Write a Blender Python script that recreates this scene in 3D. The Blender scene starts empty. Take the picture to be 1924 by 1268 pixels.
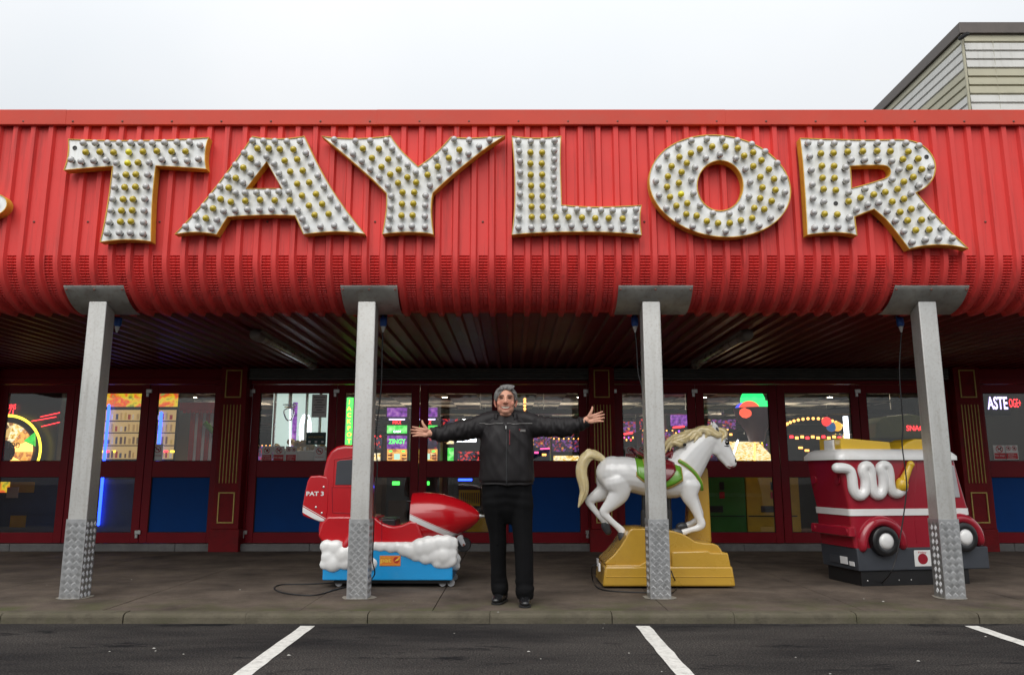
import bpy, bmesh, math, random
import numpy as np
from mathutils import Vector, Matrix, noise as mnoise

random.seed(7)
SC = bpy.context.scene
COL = SC.collection
R = math.radians

# ---------------------------------------------------------------- camera
F_PX, CU, CV, IMG_W = 1450.0, 962.0, 634.0, 1924.0      # focal length in photo pixels
PITCH, CAM_Z = R(10.01), 1.05
cam_d = bpy.data.cameras.new('camera'); cam = bpy.data.objects.new('camera', cam_d); COL.objects.link(cam)
cam_d.sensor_width = 36.0; cam_d.lens = F_PX / IMG_W * 36.0
cam_d.clip_start = 0.05; cam_d.clip_end = 3000
cam.location = (0, 0, CAM_Z); cam.rotation_euler = (math.pi/2 + PITCH, 0, 0)
SC.camera = cam

# ---------------------------------------------------------------- sky and light (overcast)
ZENITH = 10.4
SUN_EL, SUN_AZ = R(50), R(195)          # azimuth measured from +Y clockwise: behind the camera, a little to its left
w = bpy.data.worlds.new('World'); SC.world = w; w.use_nodes = True
nt = w.node_tree; nt.nodes.clear()
wo = nt.nodes.new('ShaderNodeOutputWorld'); bg = nt.nodes.new('ShaderNodeBackground')
sky = nt.nodes.new('ShaderNodeTexSky'); sky.sky_type = 'NISHITA'; sky.sun_disc = False
sky.sun_elevation = SUN_EL; sky.sun_rotation = SUN_AZ; sky.air_density = 1.0; sky.dust_density = 3.0
tc = nt.nodes.new('ShaderNodeTexCoord'); nz = nt.nodes.new('ShaderNodeTexNoise')
nz.inputs['Scale'].default_value = 2.2; nz.inputs['Detail'].default_value = 5
rmp = nt.nodes.new('ShaderNodeValToRGB')
rmp.color_ramp.elements[0].position = 0.3; rmp.color_ramp.elements[0].color = (0.86, 0.90, 0.935, 1)
rmp.color_ramp.elements[1].position = 0.72; rmp.color_ramp.elements[1].color = (0.95, 0.965, 0.98, 1)
scl = nt.nodes.new('ShaderNodeVectorMath'); scl.operation = 'SCALE'; scl.inputs['Scale'].default_value = 10.5
mx = nt.nodes.new('ShaderNodeMix'); mx.data_type = 'RGBA'; mx.inputs[0].default_value = 0.93
nt.links.new(tc.outputs['Generated'], nz.inputs['Vector']); nt.links.new(nz.outputs['Fac'], rmp.inputs['Fac'])
nt.links.new(rmp.outputs['Color'], scl.inputs[0])
# an overcast sky is three times as bright overhead as at the horizon (CIE standard overcast sky)
sxyz = nt.nodes.new('ShaderNodeSeparateXYZ'); nt.links.new(tc.outputs['Generated'], sxyz.inputs[0])
cie = nt.nodes.new('ShaderNodeMapRange'); cie.inputs['From Min'].default_value = 0.0; cie.inputs['From Max'].default_value = 1.0
cie.inputs['To Min'].default_value = ZENITH/3; cie.inputs['To Max'].default_value = ZENITH
nt.links.new(sxyz.outputs['Z'], cie.inputs['Value']); nt.links.new(cie.outputs[0], scl.inputs['Scale'])
nt.links.new(sky.outputs['Color'], mx.inputs[6]); nt.links.new(scl.outputs['Vector'], mx.inputs[7])
nt.links.new(mx.outputs[2], bg.inputs['Color']); bg.inputs['Strength'].default_value = 0.1
nt.links.new(bg.outputs[0], wo.inputs[0])
sun_d = bpy.data.lights.new('sun', 'SUN'); sun_d.energy = 1.5; sun_d.angle = R(60); sun_d.color = (1, 0.97, 0.93)
sun = bpy.data.objects.new('sun', sun_d); COL.objects.link(sun)
sdir = Vector((math.sin(SUN_AZ)*math.cos(SUN_EL), math.cos(SUN_AZ)*math.cos(SUN_EL), math.sin(SUN_EL)))
sun.rotation_euler = sdir.to_track_quat('Z', 'Y').to_euler(); sun.location = (0, -5, 20)

SC.view_settings.view_transform = 'Standard'; SC.view_settings.look = 'None'
SC.view_settings.exposure = 0.65; SC.view_settings.gamma = 1.0; SC.view_settings.use_curve_mapping = False
SC.render.engine = 'CYCLES'
SC.cycles.use_denoising = True
SC.cycles.max_bounces = 8; SC.cycles.diffuse_bounces = 4; SC.cycles.glossy_bounces = 4
SC.cycles.transparent_max_bounces = 12; SC.cycles.sample_clamp_indirect = 6.0
SC.cycles.caustics_reflective = False; SC.cycles.caustics_refractive = False

# ---------------------------------------------------------------- layout: a photo pixel meets a real plane
CT, ST = math.cos(PITCH), math.sin(PITCH)
def ray(u, v):
    a = (u - CU) / F_PX; b = (CV - v) / F_PX
    return a, CT - b*ST, ST + b*CT
def P(u, v, d):
    a, y, z = ray(u, v); t = d / y
    return Vector((a*t, d, CAM_Z + z*t))
def G(u, v, z0=0.0):
    a, y, z = ray(u, v); t = (z0 - CAM_Z) / z
    return Vector((a*t, y*t, z0))
def pxs(d, z=1.05):                       # metres per photo pixel at that depth
    return (d*CT + (z - CAM_Z)*ST) / F_PX

# ---------------------------------------------------------------- materials
MATS = {}
def mat(name, col, rough=0.5, metal=0.0, var=0.12, vscale=6.0, bump=0.0, bscale=80.0, coat=0.0,
        dirt=None, dirt_amt=0.0, dscale=3.0, emit=None, estr=0.0, spec=0.5, rvar=0.1, stretch=None, sheen=0.0, streak=None, streak_amt=0.0):
    if name in MATS: return MATS[name]
    m = bpy.data.materials.new(name); m.use_nodes = True; n = m.node_tree.nodes; l = m.node_tree.links
    b = n['Principled BSDF']
    b.inputs['Roughness'].default_value = rough; b.inputs['Metallic'].default_value = metal
    b.inputs['Specular IOR Level'].default_value = spec
    if coat: b.inputs['Coat Weight'].default_value = coat; b.inputs['Coat Roughness'].default_value = 0.06
    if sheen: b.inputs['Sheen Weight'].default_value = sheen
    geo = n.new('ShaderNodeNewGeometry'); vec = geo.outputs['Position']
    if stretch:
        vm = n.new('ShaderNodeVectorMath'); vm.operation = 'MULTIPLY'; vm.inputs[1].default_value = stretch
        l.new(vec, vm.inputs[0]); vec = vm.outputs[0]
    no = n.new('ShaderNodeTexNoise'); no.inputs['Scale'].default_value = vscale; no.inputs['Detail'].default_value = 6
    no.inputs['Roughness'].default_value = 0.6
    l.new(vec, no.inputs['Vector'])
    rp = n.new('ShaderNodeValToRGB')
    c0 = [max(0, c*(1 - var)) for c in col]; c1 = [min(1, c*(1 + var)) for c in col]
    rp.color_ramp.elements[0].position = 0.3; rp.color_ramp.elements[0].color = (*c0, 1)
    rp.color_ramp.elements[1].position = 0.7; rp.color_ramp.elements[1].color = (*c1, 1)
    l.new(no.outputs['Fac'], rp.inputs['Fac']); out = rp.outputs['Color']
    if dirt_amt:
        n2 = n.new('ShaderNodeTexNoise'); n2.inputs['Scale'].default_value = dscale; n2.inputs['Detail'].default_value = 8
        n2.inputs['Roughness'].default_value = 0.7; l.new(vec, n2.inputs['Vector'])
        r2 = n.new('ShaderNodeValToRGB'); r2.color_ramp.elements[0].position = 0.5; r2.color_ramp.elements[1].position = 0.78
        r2.color_ramp.elements[1].color = (dirt_amt,)*3 + (1,)
        l.new(n2.outputs['Fac'], r2.inputs['Fac'])
        mm = n.new('ShaderNodeMix'); mm.data_type = 'RGBA'; l.new(r2.outputs['Color'], mm.inputs[0])
        l.new(out, mm.inputs[6]); mm.inputs[7].default_value = (*(dirt or (0.05, 0.045, 0.04)), 1); out = mm.outputs[2]
    if streak:                                  # run-off streaks: fine across, long downwards
        sv = n.new('ShaderNodeVectorMath'); sv.operation = 'MULTIPLY'; sv.inputs[1].default_value = (16, 16, 0.9); l.new(geo.outputs['Position'], sv.inputs[0])
        n4 = n.new('ShaderNodeTexNoise'); n4.inputs['Scale'].default_value = 1.0; n4.inputs['Detail'].default_value = 5; n4.inputs['Roughness'].default_value = 0.65; l.new(sv.outputs[0], n4.inputs['Vector'])
        r4 = n.new('ShaderNodeValToRGB'); r4.color_ramp.elements[0].position = 0.52; r4.color_ramp.elements[1].position = 0.74; r4.color_ramp.elements[1].color = (streak_amt,)*3 + (1,); l.new(n4.outputs['Fac'], r4.inputs['Fac'])
        m4 = n.new('ShaderNodeMix'); m4.data_type = 'RGBA'; l.new(r4.outputs['Color'], m4.inputs[0]); l.new(out, m4.inputs[6]); m4.inputs[7].default_value = (*streak, 1); out = m4.outputs[2]
    l.new(out, b.inputs['Base Color'])
    if rvar:
        mr = n.new('ShaderNodeMapRange'); mr.inputs['To Min'].default_value = max(0.02, rough - rvar); mr.inputs['To Max'].default_value = min(1, rough + rvar)
        l.new(no.outputs['Fac'], mr.inputs['Value']); l.new(mr.outputs[0], b.inputs['Roughness'])
    if bump:
        n3 = n.new('ShaderNodeTexNoise'); n3.inputs['Scale'].default_value = bscale; n3.inputs['Detail'].default_value = 4
        l.new(vec, n3.inputs['Vector'])
        bp = n.new('ShaderNodeBump'); bp.inputs['Strength'].default_value = bump; bp.inputs['Distance'].default_value = 0.01
        l.new(n3.outputs['Fac'], bp.inputs['Height']); l.new(bp.outputs[0], b.inputs['Normal'])
    if emit:
        b.inputs['Emission Color'].default_value = (*emit, 1); b.inputs['Emission Strength'].default_value = estr
    MATS[name] = m
    return m
def glow(name, col, s):
    return mat(name, [c*0.5 for c in col], 0.5, emit=col, estr=s, var=0, rvar=0)
def glass_mat(name, tint=(0.94, 0.95, 0.945), r0=0.055):
    m = bpy.data.materials.new(name); m.use_nodes = True; n = m.node_tree.nodes; l = m.node_tree.links; n.clear()
    o = n.new('ShaderNodeOutputMaterial'); mxs = n.new('ShaderNodeMixShader'); geo = n.new('ShaderNodeNewGeometry'); dp = n.new('ShaderNodeVectorMath'); dp.operation = 'DOT_PRODUCT'; l.new(geo.outputs['Normal'], dp.inputs[0]); l.new(geo.outputs['Incoming'], dp.inputs[1])
    ab = n.new('ShaderNodeMath'); ab.operation = 'ABSOLUTE'; l.new(dp.outputs['Value'], ab.inputs[0])      # Schlick, the same from both sides of the sheet
    om = n.new('ShaderNodeMath'); om.operation = 'SUBTRACT'; om.inputs[0].default_value = 1.0; l.new(ab.outputs[0], om.inputs[1]); pw = n.new('ShaderNodeMath'); pw.operation = 'POWER'; pw.inputs[1].default_value = 5.0; l.new(om.outputs[0], pw.inputs[0])
    fr = n.new('ShaderNodeMath'); fr.operation = 'MULTIPLY_ADD'; fr.inputs[1].default_value = 0.95; fr.inputs[2].default_value = r0; l.new(pw.outputs[0], fr.inputs[0])
    tr = n.new('ShaderNodeBsdfTransparent'); tr.inputs[0].default_value = (*tint, 1); gl = n.new('ShaderNodeBsdfGlossy'); gl.inputs['Roughness'].default_value = 0.012
    no = n.new('ShaderNodeTexNoise'); no.inputs['Scale'].default_value = 1.6
    bp = n.new('ShaderNodeBump'); bp.inputs['Strength'].default_value = 0.03; bp.inputs['Distance'].default_value = 0.02
    l.new(geo.outputs['Position'], no.inputs['Vector']); l.new(no.outputs['Fac'], bp.inputs['Height']); l.new(bp.outputs[0], gl.inputs['Normal'])
    l.new(fr.outputs[0], mxs.inputs[0]); l.new(tr.outputs[0], mxs.inputs[1]); l.new(gl.outputs[0], mxs.inputs[2]); l.new(mxs.outputs[0], o.inputs[0])
    return m

# ---------------------------------------------------------------- objects
def basis(o):
    return Matrix.LocRotScale(o.location, o.rotation_euler, o.scale)
def world_of(o):
    m = basis(o)
    if o.parent: m = world_of(o.parent) @ o.matrix_parent_inverse @ m
    return m
def tag(o, label=None, cat=None, group=None, kind=None):
    if label: o['label'] = label
    if cat: o['category'] = cat
    if group: o['group'] = group
    if kind: o['kind'] = kind
    return o
def thing(name, label, cat, loc=(0, 0, 0), rz=0.0, group=None):
    o = bpy.data.objects.new(name, None); COL.objects.link(o); o.empty_display_size = 0.1
    o.location = loc; o.rotation_euler = (0, 0, rz)
    return tag(o, label, cat, group)
def link(name, me, parent=None, local=False):
    o = bpy.data.objects.new(name, me); COL.objects.link(o)
    if parent is not None:
        o.parent = parent
        if not local: o.matrix_parent_inverse = world_of(parent).inverted()
    return o
def copy_tree(o, parent=None):
    c = o.copy(); COL.objects.link(c); c.parent = parent
    for ch in [x for x in bpy.data.objects if x.parent == o]: copy_tree(ch, c)
    return c
def smooth(me, ang=35):
    me.shade_smooth(); me.set_sharp_from_angle(angle=R(ang)); return me

def catmull(pts, k=6):
    pts = [np.array(p, float) for p in pts]; n = len(pts)
    if n < 3: 
        return [pts[0] + (pts[-1]-pts[0])*i/k for i in range(k+1)]
    out = []
    for i in range(n-1):
        p0 = pts[max(i-1, 0)]; p1 = pts[i]; p2 = pts[i+1]; p3 = pts[min(i+2, n-1)]
        for j in range(k):
            t = j/k
            out.append(0.5*((2*p1) + (p2-p0)*t + (2*p0-5*p1+4*p2-p3)*t*t + (3*p1-p0-3*p2+p3)*t**3))
    out.append(pts[-1]); return out

class MB:
    """collects shapes, then links them as ONE mesh object"""
    def __init__(s): s.v = []; s.f = []; s.mi = []
    def add(s, vs, fs, mi=0):
        o = len(s.v); s.v += [tuple(map(float, p)) for p in vs]
        s.f += [tuple(i+o for i in f) for f in fs]; s.mi += [mi]*len(fs); return s
    def box(s, x0, x1, y0, y1, z0, z1, mi=0):
        v = [(x, y, z) for z in (z0, z1) for y in (y0, y1) for x in (x0, x1)]
        return s.add(v, [(0, 2, 3, 1), (4, 5, 7, 6), (0, 1, 5, 4), (2, 6, 7, 3), (0, 4, 6, 2), (1, 3, 7, 5)], mi)
    def obox(s, c, ax, ay, az, mi=0):           # oriented box: centre and three half-axis vectors
        c, ax, ay, az = map(Vector, (c, ax, ay, az))
        v = [c + ax*i + ay*j + az*k for k in (-1, 1) for j in (-1, 1) for i in (-1, 1)]
        return s.add(v, [(0, 2, 3, 1), (4, 5, 7, 6), (0, 1, 5, 4), (2, 6, 7, 3), (0, 4, 6, 2), (1, 3, 7, 5)], mi)
    def prism(s, poly, y0, y1, mi=0, mi_side=None, fn=None):     # polygon in (x, z), pushed from y0 to y1 (no holes)
        n = len(poly)
        a = sum(poly[i][0]*poly[(i+1) % n][1] - poly[(i+1) % n][0]*poly[i][1] for i in range(n))
        if a < 0: poly = poly[::-1]
        v = [(p[0], y0, p[1]) for p in poly] + [(p[0], y1, p[1]) for p in poly]
        if fn: v = [fn(q) for q in v]
        s.add(v, [tuple(range(n)), tuple(range(2*n-1, n-1, -1))], mi)
        o = len(s.v) - 2*n
        for i in range(n):
            j = (i+1) % n; s.f.append((o+j, o+i, o+n+i, o+n+j)); s.mi.append(mi if mi_side is None else mi_side)
        return s
    def rings(s, rs, cap=True, closed=True, mi=0):
        n = len(rs[0]); v = [p for r in rs for p in r]; f = []
        for k in range(len(rs)-1):
            for i in range(n if closed else n-1):
                j = (i+1) % n; f.append((k*n+i, k*n+j, (k+1)*n+j, (k+1)*n+i))
        if cap: f += [tuple(range(n-1, -1, -1)), tuple(range((len(rs)-1)*n, len(rs)*n))]
        return s.add(v, f, mi)
    def tube(s, pts, rad, n=10, k=6, ref=(0, 1, 0), round_cap=True, mi=0, spline=True):
        """pts with a radius each (number, or (in-plane, along-ref) pair)"""
        m = len(pts)
        if not hasattr(rad, '__len__'): rad = [rad]*m
        rr = [(r, r) if not hasattr(r, '__len__') else tuple(r) for r in rad]
        q = [tuple(p) + r for p, r in zip(pts, rr)]
        q = catmull(q, k) if spline else [np.array(a, float) for a in q]
        ps = [Vector(a[:3]) for a in q]; ra = [max(1e-4, a[3]) for a in q]; rb = [max(1e-4, a[4]) for a in q]
        if round_cap:
            for end in (0, 1):
                i, j = (0, 1) if end == 0 else (-1, -2)
                t = (ps[i]-ps[j]).normalized(); r0, r1, p0 = ra[i], rb[i], ps[i].copy(); rm = (r0+r1)/2
                ex = [(0.38, 0.92), (0.7, 0.71), (0.92, 0.38), (1.0, 0.06)]
                new = [(p0 + t*rm*h, r0*g, r1*g) for h, g in ex]
                if end == 0:
                    for p_, a_, b_ in new: ps.insert(0, p_); ra.insert(0, a_); rb.insert(0, b_)
                else:
                    for p_, a_, b_ in new: ps.append(p_); ra.append(a_); rb.append(b_)
        ref = Vector(ref); rings = []
        for i, p in enumerate(ps):
            t = (ps[min(i+1, len(ps)-1)] - ps[max(i-1, 0)])
            t = t.normalized() if t.length > 1e-9 else Vector((0, 0, 1))
            wv = ref - t*ref.dot(t)
            if wv.length < 1e-3: wv = Vector((1, 0.01, 0)) - t*t.x
            wv.normalize(); uv = t.cross(wv)
            rings.append([p + uv*(ra[i]*math.cos(a)) + wv*(rb[i]*math.sin(a)) for a in [2*math.pi*j/n for j in range(n)]])
        return s.rings(rings, mi=mi)
    def ell(s, c, r, n=14, m=9, rot=None, mi=0):
        rs = []
        for k in range(m+1):
            ph = -math.pi/2 + math.pi*k/m; cz = math.sin(ph); cr = max(math.cos(ph), 0.02)
            ring = []
            for j in range(n):
                a = 2*math.pi*j/n; p = Vector((math.cos(a)*cr*r[0], math.sin(a)*cr*r[1], cz*r[2]))
                if rot: p = rot @ p
                ring.append(Vector(c) + p)
            rs.append(ring)
        return s.rings(rs, mi=mi)
    def lathe(s, prof, c=(0, 0, 0), axis='z', n=24, mi=0, cap=True):     # prof: (radius, along)
        c = Vector(c); rs = []
        for r, h in prof:
            ring = []
            for j in range(n):
                a = 2*math.pi*j/n; ca, sa = r*math.cos(a), r*math.sin(a)
                ring.append(c + Vector({'z': (ca, sa, h), 'y': (ca, h, -sa), 'x': (h, ca, sa)}[axis]))
            rs.append(ring)
        return s.rings(rs, mi=mi, cap=cap)
    def mesh(s, name, mats, sm=None):
        me = bpy.data.meshes.new(name); me.from_pydata(s.v, [], s.f)
        for m_ in (mats if isinstance(mats, (list, tuple)) else [mats]): me.materials.append(m_)
        me.polygons.foreach_set('material_index', s.mi); me.update()
        if sm: smooth(me, sm)
        return me
    def build(s, name, mats, parent=None, sm=None, bevel=0, seg=2, local=False):
        o = link(name, s.mesh(name, mats, sm), parent, local)
        if bevel:
            b = o.modifiers.new('bevel', 'BEVEL'); b.width = bevel; b.segments = seg; b.limit_method = 'ANGLE'; b.angle_limit = R(30)
        return o

def organic(mb, name, mats, voxel=0.008, it=6, fac=0.5):
    """melt overlapping shapes into one continuous smooth surface"""
    me = mb.mesh(name, mats); o = bpy.data.objects.new('tmp', me); COL.objects.link(o)
    r = o.modifiers.new('r', 'REMESH'); r.mode = 'VOXEL'; r.voxel_size = voxel
    if it:
        q = o.modifiers.new('s', 'SMOOTH'); q.iterations = it; q.factor = fac
    dg = bpy.context.evaluated_depsgraph_get()
    new = bpy.data.meshes.new_from_object(o.evaluated_get(dg)); new.name = name
    bpy.data.objects.remove(o)
    if len(new.materials) == 0:
        for m_ in (mats if isinstance(mats, (list, tuple)) else [mats]): new.materials.append(m_)
    new.shade_smooth()
    return new
def coords(me):
    a = np.empty(len(me.vertices)*3); me.vertices.foreach_get('co', a); return a.reshape(-1, 3)
def set_coords(me, a):
    me.vertices.foreach_set('co', a.ravel()); me.update()
def normals(me):
    a = np.empty(len(me.vertices)*3); me.vertices.foreach_get('normal', a); return a.reshape(-1, 3)
def fcent(me):
    a = np.empty(len(me.polygons)*3); me.polygons.foreach_get('center', a); return a.reshape(-1, 3)

def text(name, s, c, h, m, parent, width=None, extrude=0.0015, rz=0.0, rx=0.0, shear=0, bold=0.0):
    """flat raised lettering centred at c, facing the street (-Y), h high"""
    cu = bpy.data.curves.new(name, 'FONT'); cu.body = s; cu.extrude = 0.02; cu.shear = shear; cu.offset = bold
    cu.resolution_u = 3
    o = bpy.data.objects.new('tmp', cu); COL.objects.link(o)
    dg = bpy.context.evaluated_depsgraph_get(); me = bpy.data.meshes.new_from_object(o.evaluated_get(dg)); bpy.data.objects.remove(o)
    a = coords(me); lo, hi = a.min(0), a.max(0); sz = hi - lo
    sy = h/sz[1]; sx = sy if width is None else width/sz[0]
    a = (a - (lo+hi)/2)*np.array([sx, sy, extrude/max(sz[2], 1e-6)])
    b = np.stack([a[:, 0], -a[:, 2], a[:, 1]], 1)
    M_ = Matrix.Rotation(rz, 3, 'Z') @ Matrix.Rotation(rx, 3, 'X')
    b = b @ np.array(M_).T + np.array(c)
    me.name = name; set_coords(me, b); me.materials.clear(); me.materials.append(m)
    return link(name, me, parent)
# ================================================================ ground, road, pavement
KERB_Y, ROAD_Z = 6.17, -0.074
def ground_mats():
    # asphalt: fine aggregate, worn tracks and old damp patches
    m = bpy.data.materials.new('asphalt'); m.use_nodes = True; n = m.node_tree.nodes; l = m.node_tree.links; b = n['Principled BSDF']
    g = n.new('ShaderNodeNewGeometry')
    fine = n.new('ShaderNodeTexNoise'); fine.inputs['Scale'].default_value = 95; fine.inputs['Detail'].default_value = 3
    big = n.new('ShaderNodeTexNoise'); big.inputs['Scale'].default_value = 0.9; big.inputs['Detail'].default_value = 6; big.inputs['Roughness'].default_value = 0.65
    st = n.new('ShaderNodeVectorMath'); st.operation = 'MULTIPLY'; st.inputs[1].default_value = (0.45, 1.6, 1)
    l.new(g.outputs['Position'], st.inputs[0]); l.new(st.outputs[0], big.inputs['Vector']); l.new(g.outputs['Position'], fine.inputs['Vector'])
    r1 = n.new('ShaderNodeValToRGB'); r1.color_ramp.elements[0].position = 0.33; r1.color_ramp.elements[0].color = (0.011, 0.0105, 0.011, 1)
    r1.color_ramp.elements[1].position = 0.72; r1.color_ramp.elements[1].color = (0.080, 0.074, 0.069, 1)
    e = r1.color_ramp.elements.new(0.52); e.color = (0.034, 0.032, 0.031, 1)
    l.new(fine.outputs['Fac'], r1.inputs['Fac'])
    r2 = n.new('ShaderNodeValToRGB'); r2.color_ramp.elements[0].position = 0.36; r2.color_ramp.elements[0].color = (0.50, 0.50, 0.52, 1)
    r2.color_ramp.elements[1].position = 0.62; r2.color_ramp.elements[1].color = (1.38, 1.33, 1.27, 1)
    l.new(big.outputs['Fac'], r2.inputs['Fac'])
    mu = n.new('ShaderNodeMix'); mu.data_type = 'RGBA'; mu.blend_type = 'MULTIPLY'; mu.inputs[0].default_value = 1
    l.new(r1.outputs[0], mu.inputs[6]); l.new(r2.outputs[0], mu.inputs[7])
    # oil and damp spots
    sp = n.new('ShaderNodeTexNoise'); sp.inputs['Scale'].default_value = 1.5; sp.inputs['Detail'].default_value = 7; sp.inputs['Roughness'].default_value = 0.7
    s2 = n.new('ShaderNodeVectorMath'); s2.operation = 'MULTIPLY_ADD'; s2.inputs[1].default_value = (0.8, 2.6, 1); s2.inputs[2].default_value = (3.3, 1.7, 0)
    l.new(g.outputs['Position'], s2.inputs[0]); l.new(s2.outputs[0], sp.inputs['Vector'])
    r3 = n.new('ShaderNodeValToRGB'); r3.color_ramp.elements[0].position = 0.57; r3.color_ramp.elements[1].position = 0.64
    l.new(sp.outputs['Fac'], r3.inputs['Fac'])
    mo = n.new('ShaderNodeMix'); mo.data_type = 'RGBA'; l.new(r3.outputs[0], mo.inputs[0]); l.new(mu.outputs[2], mo.inputs[6]); mo.inputs[7].default_value = (0.008, 0.008, 0.009, 1)
    l.new(mo.outputs[2], b.inputs['Base Color']); b.inputs['Roughness'].default_value = 0.9; b.inputs['Specular IOR Level'].default_value = 0.12
    bp = n.new('ShaderNodeBump'); bp.inputs['Strength'].default_value = 0.5; bp.inputs['Distance'].default_value = 0.006
    l.new(fine.outputs['Fac'], bp.inputs['Height']); l.new(bp.outputs[0], b.inputs['Normal'])
    MATS['asphalt'] = m
    # pavement: brown-grey surfacing, mossy towards the kerb, dusty scuffs
    m = bpy.data.materials.new('pavement'); m.use_nodes = True; n = m.node_tree.nodes; l = m.node_tree.links; b = n['Principled BSDF']
    g = n.new('ShaderNodeNewGeometry')
    a = n.new('ShaderNodeTexNoise'); a.inputs['Scale'].default_value = 1.7; a.inputs['Detail'].default_value = 9; a.inputs['Roughness'].default_value = 0.68
    f = n.new('ShaderNodeTexNoise'); f.inputs['Scale'].default_value = 160; f.inputs['Detail'].default_value = 2
    for q in (a, f): l.new(g.outputs['Position'], q.inputs['Vector'])
    r = n.new('ShaderNodeValToRGB'); r.color_ramp.elements[0].position = 0.3; r.color_ramp.elements[0].color = (0.046, 0.037, 0.031, 1)
    r.color_ramp.elements[1].position = 0.7; r.color_ramp.elements[1].color = (0.150, 0.120, 0.096, 1)
    l.new(a.outputs['Fac'], r.inputs['Fac'])
    rf = n.new('ShaderNodeValToRGB'); rf.color_ramp.elements[0].position = 0.3; rf.color_ramp.elements[0].color = (0.72, 0.72, 0.72, 1)
    rf.color_ramp.elements[1].position = 0.7; rf.color_ramp.elements[1].color = (1.22, 1.2, 1.18, 1); l.new(f.outputs['Fac'], rf.inputs['Fac'])
    mu = n.new('ShaderNodeMix'); mu.data_type = 'RGBA'; mu.blend_type = 'MULTIPLY'; mu.inputs[0].default_value = 1
    l.new(r.outputs[0], mu.inputs[6]); l.new(rf.outputs[0], mu.inputs[7])
    sep = n.new('ShaderNodeSeparateXYZ'); l.new(g.outputs['Position'], sep.inputs[0])
    mr = n.new('ShaderNodeMapRange'); mr.inputs['From Min'].default_value = 6.95; mr.inputs['From Max'].default_value = 6.2; l.new(sep.outputs['Y'], mr.inputs['Value'])
    mn = n.new('ShaderNodeTexNoise'); mn.inputs['Scale'].default_value = 3.1; mn.inputs['Detail'].default_value = 7; l.new(g.outputs['Position'], mn.inputs['Vector'])
    mm = n.new('ShaderNodeMath'); mm.operation = 'MULTIPLY'; l.new(mr.outputs[0], mm.inputs[0])
    rr = n.new('ShaderNodeMapRange'); rr.inputs['From Min'].default_value = 0.42; rr.inputs['From Max'].default_value = 0.68; rr.inputs['To Max'].default_value = 0.9; l.new(mn.outputs['Fac'], rr.inputs['Value'])
    l.new(rr.outputs[0], mm.inputs[1])
    mg = n.new('ShaderNodeMix'); mg.data_type = 'RGBA'; l.new(mm.outputs[0], mg.inputs[0]); l.new(mu.outputs[2], mg.inputs[6]); mg.inputs[7].default_value = (0.070, 0.078, 0.030, 1)
    # pale scuffs and droppings
    v = n.new('ShaderNodeTexNoise'); v.inputs['Scale'].default_value = 26; v.inputs['Detail'].default_value = 2; l.new(g.outputs['Position'], v.inputs['Vector'])
    rv = n.new('ShaderNodeValToRGB'); rv.color_ramp.elements[0].position = 0.735; rv.color_ramp.elements[1].position = 0.78; rv.color_ramp.elements[1].color = (0.6,)*3+(1,); l.new(v.outputs['Fac'], rv.inputs['Fac'])
    ms = n.new('ShaderNodeMix'); ms.data_type = 'RGBA'; l.new(rv.outputs[0], ms.inputs[0]); l.new(mg.outputs[2], ms.inputs[6]); ms.inputs[7].default_value = (0.3, 0.28, 0.25, 1)
    l.new(ms.outputs[2], b.inputs['Base Color']); b.inputs['Roughness'].default_value = 0.9; b.inputs['Specular IOR Level'].default_value = 0.15
    bp = n.new('ShaderNodeBump'); bp.inputs['Strength'].default_value = 0.35; bp.inputs['Distance'].default_value = 0.005
    l.new(f.outputs['Fac'], bp.inputs['Height']); l.new(bp.outputs[0], b.inputs['Normal'])
    MATS['pavement'] = m
ground_mats()
mat('earth', (0.06, 0.055, 0.05), 0.9, var=0.2, vscale=0.4)
mat('kerb', (0.10, 0.088, 0.064), 0.9, spec=0.15, var=0.28, vscale=9, bump=0.5, bscale=90, dirt=(0.034, 0.038, 0.016), dirt_amt=0.9, dscale=4.5)
mat('line_paint', (0.62, 0.61, 0.57), 0.75, var=0.12, vscale=30, bump=0.4, bscale=120, dirt=(0.14, 0.13, 0.12), dirt_amt=0.75, dscale=14)
mat('joint', (0.045, 0.04, 0.034), 0.95, var=0.2)

mb = MB(); mb.box(-400, 400, -500, 900, -0.6, ROAD_Z-0.02)
tag(mb.build('ground', MATS['earth']), kind='structure')
mb = MB(); mb.box(-60, 60, -60, KERB_Y+0.06, ROAD_Z-0.06, ROAD_Z)
road = tag(mb.build('road', MATS['asphalt']), kind='structure')
for i, x in enumerate((-4.03, -1.53, 0.98, 3.44, 5.95)):
    mb = MB(); n = 34; L = []; Rr = []
    for k in range(n+1):
        y = 6.07 - k*(4.9/n)
        L.append((x-0.052 + random.uniform(-0.004, 0.004), y, ROAD_Z+0.004)); Rr.append((x+0.052 + random.uniform(-0.004, 0.004), y, ROAD_Z+0.004))
    vs = [p for a in zip(L, Rr) for p in a]
    mb.add(vs, [(2*k, 2*k+2, 2*k+3, 2*k+1) for k in range(n)])
    mb.f = [f[::-1] if True else f for f in mb.f]
    mb.build('parking_bay_line', MATS['line_paint'], road)
mb = MB(); mb.box(-30, 30, KERB_Y+0.1, 11.4, -0.35, -0.035)
pave = tag(mb.build('pavement', MATS['joint']), kind='structure')
rows = [(KERB_Y+0.13, 7.32), (7.326, 9.05), (9.056, 11.35)]
xs0 = [-9.4, -7.8, -6.25, -4.72, -3.2, -1.66, -0.62, 1.22, 2.75, 4.3, 5.85, 7.4, 9.0]
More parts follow.
